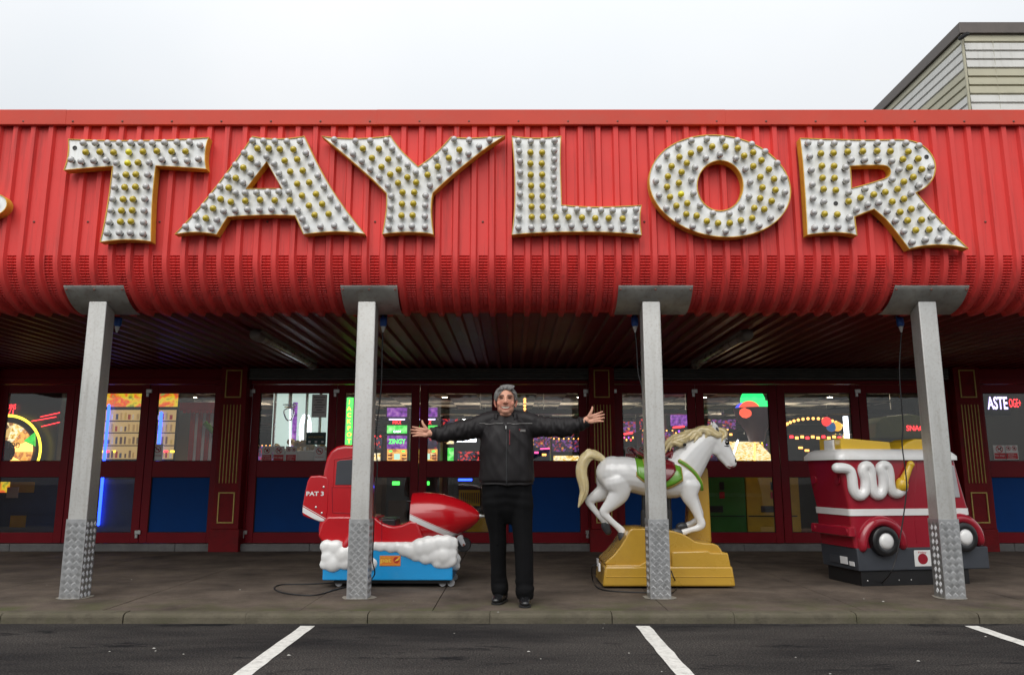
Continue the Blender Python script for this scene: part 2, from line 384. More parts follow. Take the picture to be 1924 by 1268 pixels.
for (ya, yb) in rows:
    for k in range(len(xs0)-1):
        mb = MB(); g_ = 0.003; dz = random.uniform(-0.0012, 0.0012)
        mb.box(xs0[k]+g_, xs0[k+1]-g_, ya, yb, -0.034, dz)
        mb.build('paving_bay', MATS['pavement'], pave, bevel=0.002, seg=1)
for s_ in (-1, 1):
    mb = MB(); mb.box(*( (9.003, 30) if s_ > 0 else (-30, -9.403)), KERB_Y+0.13, 11.35, -0.034, 0.0); mb.build('paving_bay', MATS['pavement'], pave)
# kerb stones, bull-nosed, about 0.93 m each
kme = None
prof = [(KERB_Y, ROAD_Z-0.05), (KERB_Y+0.004, -0.030), (KERB_Y+0.010, -0.014), (KERB_Y+0.022, -0.004), (KERB_Y+0.040, 0.001), (KERB_Y+0.128, 0.002), (KERB_Y+0.128, ROAD_Z-0.05)]
for k in range(-11, 12):
    xa = P(920, 1152, KERB_Y).x + k*0.934
    mb = MB(); mb.rings([[(xa+0.0015+random.uniform(0, 0.002), y, z) for y, z in prof], [(xa+0.932, y, z) for y, z in prof]])
    o = mb.build('kerb_stone', MATS['kerb'], pave, bevel=0.0025, seg=2)
    o.rotation_euler = (0, 0, random.uniform(-0.0006, 0.0006)); o.location.z = random.uniform(-0.0015, 0.0015)

# litter on the asphalt and the pavement
mat('litter', (0.34, 0.33, 0.30), 0.8, var=0.2, vscale=50)
rl = random.Random(3)
def litter(u, v, z0, sz, where):
    c = G(u, v, z0); mb = MB(); n = 6
    pts = [(c.x + math.cos(2*math.pi*i/n)*sz*rl.uniform(0.5, 1.4), c.y + math.sin(2*math.pi*i/n)*sz*rl.uniform(0.4, 1.0)) for i in range(n)]
    top = [(x*0.25 + c.x*0.75, y*0.25 + c.y*0.75, z0+0.004+sz*0.25) for x, y in pts]
    mb.rings([[(x, y, z0+0.0025) for x, y in pts], top])
    tag(mb.build('litter_scrap', MATS['litter']), where, 'litter', 'scraps of litter ' + where.split(' lying ')[1])
for u, v, s in ((160, 1160, .012), (289, 1218, .016), (206, 1224, .010), (292, 1223, .009), (1709, 1171, .011), (1560, 1266, .01), (1182, 1227, .010), (1495, 1235, .010), (993, 1224, .015), (1016, 1238, .010), (1133, 1180, .008), (1725, 1242, .018), (1852, 1196, .014), (542, 1231, .02), (1135, 1172, .007), (345, 1229, .009), (1243, 1262, .009), (853, 1190, .008)):
    litter(u, v, ROAD_Z, s*0.7, 'small pale scrap of litter lying on the dark asphalt')
for u, v, s in ((451, 1108, .014), (270, 1030, .010), (936, 1150, .014), (777, 1129, .007), (1660, 1130, .018), (1623, 1125, .010), (247, 1089, .010), (88, 1099, .008), (1546, 1041, .008)):
    litter(u, v, 0.001, s*0.75, 'small pale scrap of litter lying on the brown pavement')
# ================================================================ the arcade building: canopy, front wall, hall
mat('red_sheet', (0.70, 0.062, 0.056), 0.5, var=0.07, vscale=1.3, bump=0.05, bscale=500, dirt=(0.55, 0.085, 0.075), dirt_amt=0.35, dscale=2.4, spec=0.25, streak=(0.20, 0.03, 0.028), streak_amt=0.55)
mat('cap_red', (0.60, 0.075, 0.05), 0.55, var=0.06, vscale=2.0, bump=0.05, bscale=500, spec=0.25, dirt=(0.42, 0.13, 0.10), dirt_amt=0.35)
mat('soffit_shaded_red', (0.15, 0.007, 0.007), 0.45, var=0.12, vscale=3, dirt=(0.06, 0.012, 0.012), dirt_amt=0.6, dscale=1.8, spec=0.35)  # the canopy red, darkened in the colour for the shade under it
mat('screw_rust', (0.16, 0.055, 0.04), 0.6)
mat('door_red', (0.20, 0.002, 0.009), 0.42, var=0.08, vscale=4, bump=0.03, bscale=40, spec=0.22)
mat('pilaster_red', (0.19, 0.005, 0.008), 0.55, spec=0.2, var=0.16, vscale=9, bump=0.25, bscale=60, dirt=(0.06, 0.012, 0.012), dirt_amt=0.7, dscale=5)
mat('gold_paint', (0.52, 0.38, 0.10), 0.45, var=0.2, vscale=30, metal=0.2)
mat('shutter_steel', (0.14, 0.145, 0.14), 0.5, metal=0.4, var=0.2, vscale=4)
mat('blue_panel', (0.002, 0.050, 0.22), 0.5, var=0.06, vscale=3, spec=0.12)
mat('rubber', (0.012, 0.012, 0.013), 0.7)
mat('bright_metal', (0.62, 0.62, 0.60), 0.3, metal=0.8, var=0.1)
mat('step_plate', (0.16, 0.155, 0.15), 0.5, metal=0.5, var=0.25, vscale=12, bump=0.4, bscale=70, dirt=(0.05, 0.045, 0.04), dirt_amt=0.7)
mat('dark_wall', (0.035, 0.030, 0.032), 0.7)
mat('roof_felt', (0.1, 0.1, 0.1), 0.9)
GLASS = glass_mat('pane_glass')

FY, ZB, RAD = 6.70, 2.98, 0.42         # plane of the fascia, height where its curve begins, radius
WALL = 11.10                           # plane of the doors
SOFF_Y, SOFF_Z = FY + RAD, ZB - RAD
CAP_B, CAP_T = P(962, 236, FY-0.05).z, P(962, 206, FY-0.07).z
arcade = thing('arcade_building', 'seaside amusement arcade with red ribbed metal canopy and dark red glazed front', 'building', (0, WALL, 0))

PITCHX = 0.1625
def sheet_mesh(n_rib, rows, name, m):
    """rows: (y, z, ny, nz, crimp 0..1).  Ribs stand proud of the pans along the outward normal."""
    xs = []
    for k in range(n_rib):
        x0 = k*PITCHX
        # (x, rib height, takes the crimp)
        xs += [(x0+0.000, 0, 0), (x0+0.007, 0, 1), (x0+0.043, 0, 1), (x0+0.0465, 0, 0), (x0+0.050, 0, 1), (x0+0.086, 0, 1), (x0+0.093, 0, 0),
               (x0+0.107, 0.034, 0), (x0+0.1485, 0.034, 0)]
    xs.append((n_rib*PITCHX, 0, 0)); xs.append((n_rib*PITCHX+0.012, -0.001, 0))
    mb = MB(); rs = []
    for (y, z, ny, nz, c) in rows:
        rs.append([(x, y + ny*(h - 0.015*c*t), z + nz*(h - 0.015*c*t)) for x, h, t in xs])
    mb.rings(rs, cap=False, closed=False)
    me = mb.mesh(name, m); smooth(me, 22); return me
rows = [(FY, CAP_B+0.05, -1, 0, 0), (FY, 3.6, -1, 0, 0), (FY, ZB+0.02, -1, 0, 0)]
NC = 25
for k in range(NC):
    for t, c in ((0.0, 0), (0.34, 1), (0.66, 1)):
        ph = (k + t)/NC*math.pi/2
        rows.append((SOFF_Y - RAD*math.cos(ph), ZB - RAD*math.sin(ph), -math.cos(ph), -math.sin(ph), c))
rows.append((SOFF_Y + 0.02, SOFF_Z, 0, -1, 0)); rows.append((SOFF_Y + 0.14, SOFF_Z, 0, -1, 0))
fas_me = sheet_mesh(6, rows, 'cladding_sheet', MATS['red_sheet'])
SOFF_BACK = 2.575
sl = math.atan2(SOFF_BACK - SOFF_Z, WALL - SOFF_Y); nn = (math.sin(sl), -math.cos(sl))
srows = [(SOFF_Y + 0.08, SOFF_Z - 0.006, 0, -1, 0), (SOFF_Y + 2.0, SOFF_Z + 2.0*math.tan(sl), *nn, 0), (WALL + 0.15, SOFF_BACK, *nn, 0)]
sof_me = sheet_mesh(6, srows, 'soffit_sheet', MATS['soffit_shaded_red'])
XPH = P(924.8, 240, FY).x - (0.107 + 0.1485)/2        # the phase of the ribs
SW = 6*PITCHX
xs_sheet = [XPH + SW*k for k in range(-9, 9)]
for x in xs_sheet:
    o = link('cladding_sheet', fas_me, arcade, local=True); o.location = (x, -WALL, 0)
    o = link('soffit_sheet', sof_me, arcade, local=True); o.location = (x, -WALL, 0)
XL, XR = xs_sheet[0], xs_sheet[-1] + SW
# cap flashing in lengths, lapped at the joints
jx = [XL, P(-420, 220, FY).x, P(126, 220, FY).x, P(711, 220, FY).x, P(1353, 220, FY).x, P(1990, 220, FY).x, XR]
for k in range(len(jx)-1):
    a, b = jx[k], jx[k+1] + (0.03 if k < len(jx)-2 else 0); dy = -0.003*(k % 2)
    mb = MB(); prof = [(FY-0.045+dy, CAP_B), (FY-0.060+dy, CAP_B+0.006), (FY-0.066+dy, CAP_T), (FY+0.5, CAP_T+0.03), (FY+0.5, CAP_T+0.02), (FY-0.02, CAP_T-0.02), (FY-0.02, CAP_B+0.01)]
    mb.rings([[(a, y, z) for y, z in prof][::-1], [(b, y, z) for y, z in prof][::-1]])
    mb.build('cap_flashing', MATS['cap_red'], arcade, bevel=0.002, seg=1)
smb = MB(); smb.lathe([(0.0105, 0), (0.0105, -0.004), (0.006, -0.008), (0.001, -0.0085)], axis='y', n=8)
screw_me = smb.mesh('screw', MATS['screw_rust'], 40)
for k in range(-10, 11):
    o = link('screw', screw_me, arcade, local=True); o.location = (k*0.455 + 0.06, FY-0.060-WALL, CAP_B+0.035)
    if k % 1 == 0:
        xx = XPH + 0.0465 + PITCHX*round((k*0.50)/PITCHX)
        o = link('screw', screw_me, arcade, local=True); o.location = (xx, FY-WALL, P(962, 417, FY).z)
# roof deck, parapet back, side walls, back wall of the shop
mb = MB(); mb.box(XL, XR, FY+0.05, 31, CAP_T-0.20, CAP_T-0.1); mb.build('roof', MATS['roof_felt'], arcade)
for xx in (XL, XR):
    mb = MB(); mb.box(xx-0.05, xx+0.05, WALL+0.05, 31, 0, CAP_T-0.21); mb.build('side_wall', MATS['dark_wall'], arcade)
mb = MB(); mb.box(XL, XR, 31, 31.2, 0, CAP_T-0.1); mb.build('back_wall', MATS['dark_wall'], arcade)
# beam and shutter boxes over the doors
def zw(v, d=WALL): return P(962, v, d).z
Z_HEAD, Z_TOP, Z_GT, Z_GB, Z_PT, Z_PB, Z_BOT = zw(690), zw(722), zw(738), zw(866), zw(896), zw(1000), zw(1018)
BX = [(-7.38, -4.16), (-3.74, 1.078), (1.47, 6.23), (6.74, 8.3)]
mb = MB(); mb.box(XL, XR, WALL+0.16, WALL+0.3, Z_TOP+0.02, CAP_T-0.21); mb.build('beam', MATS['dark_wall'], arcade)
for i, (a, b) in enumerate(BX):
    mb = MB()
    if i in (0, 3):
        mb.box(a-0.02, b+0.02, WALL-0.02, WALL+0.14, Z_TOP+0.004, SOFF_BACK-0.03); mb.build('door_header', MATS['door_red'], arcade, bevel=0.004)
        mb = MB(); mb.box(a-0.02, b+0.02, WALL-0.045, WALL-0.022, Z_TOP+0.06, Z_TOP+0.085); mb.build('header_moulding', MATS['door_red'], arcade, bevel=0.004)
    else:
        zb = Z_TOP + 0.055
        n = 5; hgt = (SOFF_BACK - 0.035 - zb)/n
        for k in range(n):
            mb = MB(); z0 = zb + k*hgt
            prof = [(WALL-0.10, z0), (WALL-0.13, z0+hgt*0.25), (WALL-0.13, z0+hgt*0.75), (WALL-0.10, z0+hgt*0.97), (WALL+0.14, z0+hgt*0.97), (WALL+0.14, z0)]
            mb.rings([[(a-0.02, y, z) for y, z in prof][::-1], [(b+0.02, y, z) for y, z in prof][::-1]])
            mb.build('shutter_slat', MATS['shutter_steel'], arcade)
        mb = MB(); mb.box(a-0.02, b+0.02, WALL-0.02, WALL+0.14, Z_TOP+0.004, zb-0.004); mb.build('door_header', MATS['door_red'], arcade, bevel=0.004)
# step along the doors, in lengths of chequer plate
xx = XL
while xx < XR:
    ln = random.uniform(1.7, 2.3); mb = MB(); mb.box(xx+0.002, min(xx+ln, XR)-0.002, 11.0, 11.36, -0.02, 0.098); mb.build('door_step', MATS['step_plate'], arcade, bevel=0.006); xx += ln
# pilasters with gilded panels and reeding
for (a, b) in ((-4.145, -3.775), (1.095, 1.455), (6.295, 6.665), (-7.78, -7.41)):
    y0 = WALL - 0.17; mb = MB(); mb.box(a, b, y0, WALL+0.14, 0.30, SOFF_BACK-0.02)
    pil = mb.build('pilaster', MATS['pilaster_red'], arcade, bevel=0.006)
    mb = MB(); mb.box(a-0.022, b+0.022, y0-0.022, WALL+0.12, -0.02, 0.30); mb.build('plinth', MATS['pilaster_red'], pil, bevel=0.01)
    c, wd = (a+b)/2, (b-a)
    for (za, zb) in ((0.38, 0.80), (zw(747, y0), zw(692, y0)-0.02)):
        mb = MB(); h = wd*0.31; t = 0.017
        for (xa, xb, zc, zd) in ((c-h, c+h, za, za+t), (c-h, c+h, zb-t, zb), (c-h, c-h+t, za+t, zb-t), (c+h-t, c+h, za+t, zb-t)):
            mb.box(xa, xb, y0-0.012, y0+0.002, zc, zd)
        mb.build('gilt_frame', MATS['gold_paint'], pil, bevel=0.003)
    for k in range(6):
        x = c + (k-2.5)*wd*0.125; mb = MB(); mb.tube([(x, y0-0.001, 0.93), (x, y0-0.001, 2.01)], 0.0075, n=8, k=2); mb.build('gilt_reed', MATS['gold_paint'], pil, sm=60)

# ---------------------------------------------------------------- notices stuck on the glass
mat('notice_white', (0.72, 0.72, 0.70), 0.5, var=0.04); mat('notice_red', (0.50, 0.02, 0.03), 0.5, var=0.05)
mat('notice_black', (0.015, 0.015, 0.016), 0.5); mat('paper', (0.80, 0.80, 0.80), 0.8, var=0.05); mat('notice_green', (0.02, 0.06, 0.06), 0.5)
def notice(parent, u0, v0, u1, v1, kind):
    a, b = P(u0, v1, WALL+0.03), P(u1, v0, WALL+0.03); y = WALL + 0.0262
    x0, x1, z0, z1 = a.x, b.x, a.z, b.z; w_, h_ = x1-x0, z1-z0
    mb = MB(); mb.box(x0, x1, y, y+0.0012, z0, z1)
    base = {'paper': 'paper', 'dark': 'notice_green'}.get(kind, 'notice_white')
    o = mb.build('notice', MATS[base], parent); yf = y-0.0012; cx = (x0+x1)/2
    def ring(cx, cz, r):
        mb = MB(); n = 24
        rs = [[(cx + q*math.cos(2*math.pi*i/n), yf, cz + q*math.sin(2*math.pi*i/n)) for i in range(n)] for q in (r, r*0.82)]
        mb.rings(rs, cap=False); d = r*0.62; e = r*0.09
        mb.add([(cx-d-e, yf-.0004, cz+d-e), (cx-d+e, yf-.0004, cz+d+e), (cx+d+e, yf-.0004, cz-d+e), (cx+d-e, yf-.0004, cz-d-e)], [(0, 1, 2, 3)])
        mb.build('prohibition_ring', MATS['notice_red'], o)
    def blob(cx, cz, r, which):
        mb = MB()
        if which == 'dog':
            mb.box(cx-r*.45, cx+r*.3, yf+.0003, yf+.0006, cz-r*.1, cz+r*.25); mb.box(cx+r*.2, cx+r*.55, yf+.0003, yf+.0006, cz+.1*r, cz+.5*r)
            mb.box(cx-r*.45, cx-r*.32, yf+.0003, yf+.0006, cz-r*.5, cz-.1*r); mb.box(cx+r*.12, cx+r*.28, yf+.0003, yf+.0006, cz-r*.5, cz-.1*r)
        elif which == 'cig':
            mb.box(cx-r*.55, cx+r*.5, yf+.0003, yf+.0006, cz-r*.12, cz+r*.12)
        else:
            mb.box(cx-r*.35, cx+r*.1, yf+.0003, yf+.0006, cz-r*.4, cz+r*.3); mb.box(cx, cx+r*.45, yf+.0003, yf+.0006, cz-r*.1, cz+r*.45)
        mb.build('pictogram', MATS['notice_black'], o)
    if kind in ('dog', 'food', 'camera'):
        mb = MB(); mb.box(x0+w_*.05, x1-w_*.05, yf, yf+.0008, z0+h_*.04, z0+h_*.45); mb.build('red_field', MATS['notice_red'], o)
        if kind == 'camera':
            for s_ in (-1, 1): ring(cx+s_*w_*.23, z0+h_*.78, w_*.19); blob(cx+s_*w_*.23, z0+h_*.78, w_*.19, 'food')
            text('notice_text', 'Cameras\nand camera\nphones\nprohibited', (cx, yf-.0008, z0+h_*.245), h_*.34, MATS['notice_white'], o, width=w_*.62, extrude=.0004)
        else:
            ring(cx, z0+h_*.72, w_*.30); blob(cx, z0+h_*.72, w_*.30, kind)
            text('notice_text', 'No dogs' if kind == 'dog' else 'No eating\nor drinking\nin this area', (cx, yf-.0008, z0+h_*.26), h_*(.13 if kind == 'dog' else .32), MATS['notice_white'], o, width=w_*.76, extrude=.0004)
    elif kind == 'smoke':
        ring(cx, z0+h_*.68, w_*.32); blob(cx, z0+h_*.68, w_*.32, 'cig')
        text('notice_text', 'NO SMOKING', (cx, yf-.0008, z0+h_*.30), h_*.075, MATS['notice_red'], o, width=w_*.8, extrude=.0004)
        mb = MB(); mb.box(x0+w_*.12, x1-w_*.12, yf, yf+.0006, z0+h_*.06, z0+h_*.2); mb.build('small_print', MATS['paper'], o)
    elif kind == 'paper':
        for k in range(7):
            mb = MB(); q = 0.12 + 0.1*((k*37) % 3); zz = z1 - h_*(0.12 + k*0.11)
            mb.box(x0+w_*q, x1-w_*q, yf, yf+.0006, zz-h_*.018, zz+h_*.012); mb.build('print_line', MATS['shutter_steel'], o)
    elif kind == 'dark':
        text('notice_text', 'ANY ALCOHOL', (cx, yf-.0008, z0+h_*.62), h_*.17, MATS['gold_paint'], o, width=w_*.8, extrude=.0004)
        for s_ in (-.33, 0, .33):
            mb = MB(); mb.box(cx+s_*w_-w_*.06, cx+s_*w_+w_*.06, yf, yf+.0006, z0+h_*.15, z0+h_*.3); mb.build('print_block', MATS['paper'], o)
    return o

# ---------------------------------------------------------------- folding doors, one thing per leaf
def door(x0, x1, label, lower='panel', hinge=(), cat='door'):
    g_ = 0.004; a, b = x0+g_, x1-g_; y0, y1 = WALL, WALL+0.055
    t = thing('folding_door', label, cat, ((a+b)/2, WALL, Z_BOT-0.012), group='dark red folding glazed doors')
    st = 0.112
    for (xa, xb) in ((a, a+st), (b-st, b)):
        mb = MB(); mb.box(xa, xb, y0, y1, Z_BOT-0.012, Z_TOP-0.004); mb.build('stile', MATS['door_red'], t, bevel=0.006)
    for nm, za, zb in (('top_rail', Z_GT, Z_TOP-0.004), ('middle_rail', Z_PT, Z_GB), ('bottom_rail', Z_BOT-0.012, Z_PB)):
        mb = MB(); mb.box(a+st+0.0005, b-st-0.0005, y0+0.003, y1-0.003, za, zb); mb.build(nm, MATS['door_red'], t, bevel=0.004)
    def pane(nm, za, zb, m):
        mb = MB(); mb.box(a+st-0.004, b-st+0.004, WALL+0.0275, WALL+0.0335, za-0.004, zb+0.004); p = mb.build(nm, m, t)
        mb = MB(); q = 0.008
        for (xa, xb, zc, zd) in ((a+st+.001, b-st-.001, za+.001, za+q), (a+st+.001, b-st-.001, zb-q, zb-.001), (a+st+.001, a+st+q, za+q, zb-q), (b-st-q, b-st-.001, za+q, zb-q)):
            mb.box(xa, xb, WALL+0.014, WALL+0.026, zc, zd)
        mb.build('gasket', MATS['rubber'], p)
        return p
    up = pane('pane', Z_GB, Z_GT, GLASS)
    pane('lower_panel' if lower == 'panel' else 'lower_pane', Z_PB, Z_PT, MATS['blue_panel'] if lower == 'panel' else GLASS)
    for side in hinge:
        for zc in (Z_GT+0.0, Z_BOT+0.11):
            xx = a if side < 0 else b
            mb = MB(); mb.box(xx-0.045, xx+0.035, y0-0.022, y0-0.001, zc-0.002, zc+0.05); mb.box(xx-0.04, xx-0.005, y0-0.020, y0-0.0015, zc-0.055, zc-0.003)
            mb.build('hinge', MATS['bright_metal'], t, bevel=0.003)
    return t, up
D = {}
D['a'] = door(-7.38, -6.30, 'folding glazed door showing a lit prize wheel with yellow rim behind both panes', 'glass')
D['b'] = door(-6.30, -5.22, 'folding glazed door with a blue neon tube running behind both its panes', 'glass', hinge=(1,))
D['c'] = door(-5.22, -4.16, 'folding door with blue lower panel, red and white striped booth behind its pane', 'panel')
D['d'] = door(-3.74, -2.52, 'folding door with claw machine behind pane and four notices along its lower edge', 'panel', hinge=(-1, 1))
D['e'] = door(-2.52, -1.327, 'folding glazed door showing a green JACKPOT strip behind it', 'glass')
D['f'] = door(-1.327, -0.166, 'folding glazed door behind the red aeroplane ride nose, beside the man', 'glass')
D['g'] = door(-0.166, 1.078, 'folding door with blue lower panel beside pilaster, behind the white horse tail', 'panel', hinge=(1,))
D['h'] = door(1.47, 2.64, 'folding door with blue lower panel directly behind the white horse ride', 'panel', hinge=(-1, 1))
D['i'] = door(2.64, 3.81, 'folding glazed door showing green and red lit domes behind its pane', 'glass')
D['j'] = door(3.81, 4.99, 'folding glazed door showing an arch of warm bulbs behind its pane', 'glass', hinge=(1,))
D['k'] = door(4.99, 6.23, 'folding glazed door mostly hidden by the fire engine ride', 'glass')
D['l'] = door(6.672, 7.95, 'folding door with blue panel and lit ASTE sign behind its pane', 'panel')
notice(D['c'][1], 285, 834, 307, 865, 'smoke')
notice(D['d'][1], 491, 838, 512, 867, 'food'); notice(D['d'][1], 513, 838, 535, 867, 'dog'); notice(D['d'][1], 536, 838, 558, 867, 'camera'); notice(D['d'][1], 590, 838, 611, 867, 'smoke')
notice(D['d'][1], 585, 741, 615, 784, 'paper'); notice(D['d'][1], 575, 812, 613, 835, 'dark')
notice(D['h'][1], 1175, 838, 1194, 863, 'food'); notice(D['h'][1], 1197, 838, 1216, 863, 'dog')
notice(D['l'][1], 1868, 836, 1888, 863, 'dog'); notice(D['l'][1], 1890, 836, 1911, 863, 'camera')
# frame uprights where the bays end
for a, b in ((-7.41, -7.384), (-4.157, -4.147), (-3.772, -3.744), (1.08, 1.093), (1.457, 1.468), (6.234, 6.292), (7.955, 8.3)):
    mb = MB(); mb.box(a, b, WALL+0.01, WALL+0.07, Z_BOT-0.02, Z_TOP); mb.build('door_jamb', MATS['door_red'], arcade)
# walls left and right of the doors
for a, b in ((XL, -7.79), (8.301, XR)):
    mb = MB(); mb.box(a, b, WALL, WALL+0.15, 0, SOFF_BACK-0.02); mb.build('front_wall', MATS['pilaster_red'], arcade)

# ================================================================ steel posts
mat('galv', (0.60, 0.595, 0.57), 0.42, metal=0.75, var=0.05, vscale=1.6, bump=0.03, bscale=260, dirt=(0.30, 0.24, 0.18), dirt_amt=0.5, dscale=48, streak=(0.36, 0.34, 0.30), streak_amt=0.5)
mat('plate_galv', (0.36, 0.36, 0.34), 0.5, metal=0.55, var=0.25, vscale=6, dirt=(0.20, 0.14, 0.09), dirt_amt=0.75, dscale=16)
mat('tread', (0.46, 0.465, 0.47), 0.36, metal=0.75, var=0.12, vscale=14, dirt=(0.26, 0.25, 0.23), dirt_amt=0.5, dscale=5)
mat('mortar', (0.26, 0.24, 0.20), 0.95, var=0.2, vscale=30)
PY0 = 6.85
SLV_H = P(962, 975, PY0).z
def tread_sleeve(hw, h):
    mb = MB(); mb.box(-hw, hw, 0, 2*hw, 0.0, h)
    cell = 2*hw/3.0; nz = int(h/cell)
    fr = [((-hw, 0, 0), (1, 0, 0), (0, -1, 0)), ((hw, 0, 0), (0, 1, 0), (1, 0, 0)), ((hw, 2*hw, 0), (-1, 0, 0), (0, 1, 0)), ((-hw, 2*hw, 0), (0, -1, 0), (-1, 0, 0))]
    for o, ax, nm in fr:
        o, ax, nm = Vector(o), Vector(ax), Vector(nm); up = Vector((0, 0, 1))
        for j in range(nz*2 + 1):
            for i in range(4 if j % 2 == 0 else 5):
                cu = (i + (0.5 if j % 2 == 0 else 0.0))*cell; cz = (j*0.5 + 0.5)*cell
                if cu < cell*0.3 or cu > 2*hw - cell*0.3 or cz > h - cell*0.4: continue
                dr = 1 if (j % 2 == 0) else -1
                d1 = (ax*dr + up).normalized(); d2 = (ax*-dr + up).normalized()
                for q in (-1.5, -0.5, 0.5, 1.5):
                    c = o + ax*cu + up*cz + d2*(q*cell*0.155)
                    ln, wd, ht = cell*0.31, cell*0.058, 0.0038
                    base = [c + d1*(sx*ln) + d2*(sy*wd) for sx, sy in ((-1, 0), (-0.7, -1), (0.7, -1), (1, 0), (0.7, 1), (-0.7, 1))]
                    top = [c + d1*(sx*ln*0.7) + d2*(sy*wd*0.4) + nm*ht for sx, sy in ((-1, 0), (-0.7, -1), (0.7, -1), (1, 0), (0.7, 1), (-0.7, 1))]
                    if d1.cross(d2).dot(nm) < 0: base.reverse(); top.reverse()
                    k = len(base); mb.add(base+top, [tuple(range(k, 2*k))] + [(a, (a+1) % k, k+(a+1) % k, k+a) for a in range(k)])
    return mb.mesh('tread_plate_sleeve', MATS['tread'])
slv_me = tread_sleeve(0.0885, SLV_H)
def arc_pt(y, off=0.0):
    y = min(max(y, FY+0.001), SOFF_Y + 0.3)
    if y >= SOFF_Y: return SOFF_Z - off
    return ZB - math.sqrt(max(0, (RAD+off)**2 - (SOFF_Y-y)**2))
def steel_post(u_bot, label, pl, pr, seam=None):
    x = P(u_bot, 1126, PY0).x
    t = thing('canopy_post', label, 'post', (x, PY0+0.1, 0), group='steel posts holding up the canopy')
    hw = 0.082; mb = MB()
    ya, yb = PY0+0.01, PY0+0.01+2*hw
    za, zb = arc_pt(ya, 0.042)-0.004, arc_pt(yb, 0.042)-0.004
    v = [(x-hw, ya, 0.02), (x+hw, ya, 0.02), (x+hw, yb, 0.02), (x-hw, yb, 0.02), (x-hw, ya, za), (x+hw, ya, za), (x+hw, yb, zb), (x-hw, yb, zb)]
    mb.add(v, [(0, 3, 2, 1), (4, 5, 6, 7), (0, 1, 5, 4), (1, 2, 6, 5), (2, 3, 7, 6), (3, 0, 4, 7)])
    mb.build('shaft', MATS['galv'], t, bevel=0.009, seg=3)
    o = link('tread_plate_sleeve', slv_me, t, local=True); o.location = (0, -0.0965, 0)
    mb = MB(); mb.add([(x + 0.13*math.cos(a)*random.uniform(0.95, 1.25), PY0+0.1 + 0.13*math.sin(a)*random.uniform(0.95, 1.2), 0.004) for a in [2*math.pi*i/14 for i in range(14)]] , [tuple(range(14))])
    mb.build('mortar_bed', MATS['mortar'], t)
    mb = MB(); n = 14; rs = []
    for off in (0.037, 0.041):
        for k in range(n+1):
            y = 6.748 + (7.10-6.748)*k/n; z = arc_pt(y, off)
            rs.append((y, z))
    ra = rs[:n+1]; rb = rs[n+1:]
    ring = ra + rb[::-1]
    mb.rings([[(x+pl, y, z) for y, z in ring], [(x+pr, y, z) for y, z in ring]])
    pt = mb.build('head_plate', MATS['plate_galv'], t, sm=40)
    for dx in (pl+0.02, (pl+pr)/2, pr-0.02):
        o = link('bolt', screw_me, pt); zz = arc_pt(6.768, 0.041); o.location = (x+dx, 6.766, zz)
    return x
PX = [steel_post(129, 'square steel post with tread plate base standing clear of the rides', -0.26, 0.28),
      steel_post(670, 'square steel post with tread plate base in front of red aeroplane ride', -0.22, 0.29),
      steel_post(1242, 'square steel post with tread plate base in front of white horse ride', -0.31, 0.36),
      steel_post(1797, 'square steel post with tread plate base in front of fire engine ride', -0.34, 0.33)]

# sockets with blue plugs under the soffit, cables down to the rides
mat('plug_blue', (0.01, 0.07, 0.30), 0.45); mat('plug_white', (0.5, 0.5, 0.48), 0.5); mat('cable', (0.014, 0.014, 0.015), 0.55, var=0.05)
mat('lamp_body', (0.16, 0.145, 0.13), 0.6, var=0.2); mat('lamp_lens', (0.32, 0.30, 0.27), 0.28, var=0.1, coat=0.3)
def plug(u, v, where, d=7.26):
    p = P(u, v, d); t = thing('power_plug', where, 'plug', p, group='blue power plugs under the canopy')
    zt = SOFF_Z - 0.006
    mb = MB(); mb.box(p.x-0.028, p.x+0.028, p.y-0.03, p.y+0.05, zt-0.035, zt+0.03); mb.build('back_box', MATS['rubber'], t, bevel=0.004)
    mb = MB(); mb.tube([(p.x, p.y, zt-0.02), (p.x, p.y-0.012, zt-0.095)], [0.032, 0.034], n=14, k=3); mb.build('socket', MATS['plug_blue'], t, sm=50)
    mb = MB(); mb.tube([(p.x, p.y-0.012, zt-0.10), (p.x, p.y-0.016, zt-0.17)], [0.028, 0.009], n=12, k=3); mb.build('plug_grip', MATS['plug_white'], t, sm=50)
    return Vector((p.x, p.y-0.016, zt-0.175))
pts = [plug(224, 590, 'blue socket under canopy beside the post standing clear of rides'),
       plug(721, 594, 'blue and white plug under canopy beside post before the aeroplane ride'),
       plug(1192, 596, 'blue and white plug under canopy beside post before the horse ride'),
       plug(1690, 600, 'blue and white plug under canopy beside post before the fire engine')]
def cable(name, path, label, r=0.006):
    mb = MB(); mb.tube(path, r, n=7, k=7); return tag(mb.build(name, MATS['cable'], sm=60), label, 'cable', 'black power cables of the rides')
p = pts[1]
cable('power_cable', [p, P(718, 660, 7.22), P(716, 730, 7.2), P(706, 822, 7.17), P(709, 880, 7.15), P(704, 930, 7.15), P(702, 1000, 7.16), P(700, 1052, 7.2), P(704, 1078, 7.24), (G(690, 1096)+Vector((0, 0, .006)))[:]],
      'black cable hanging from plug down past the red aeroplane ride')
cable('power_cable', [G(706, 1090)+Vector((0, 0, .007)), G(640, 1106)+Vector((0, 0, .007)), G(590, 1119)+Vector((0, 0, .007)), G(535, 1115)+Vector((0, 0, .007)), G(515, 1106)+Vector((0, 0, .007)), G(530, 1099)+Vector((0, 0, .007)), G(580, 1098)+Vector((0, 0, .007)), G(640, 1095)+Vector((0, 0, .007))],
      'loop of black cable lying on the pavement beside the aeroplane ride')
p = pts[2]
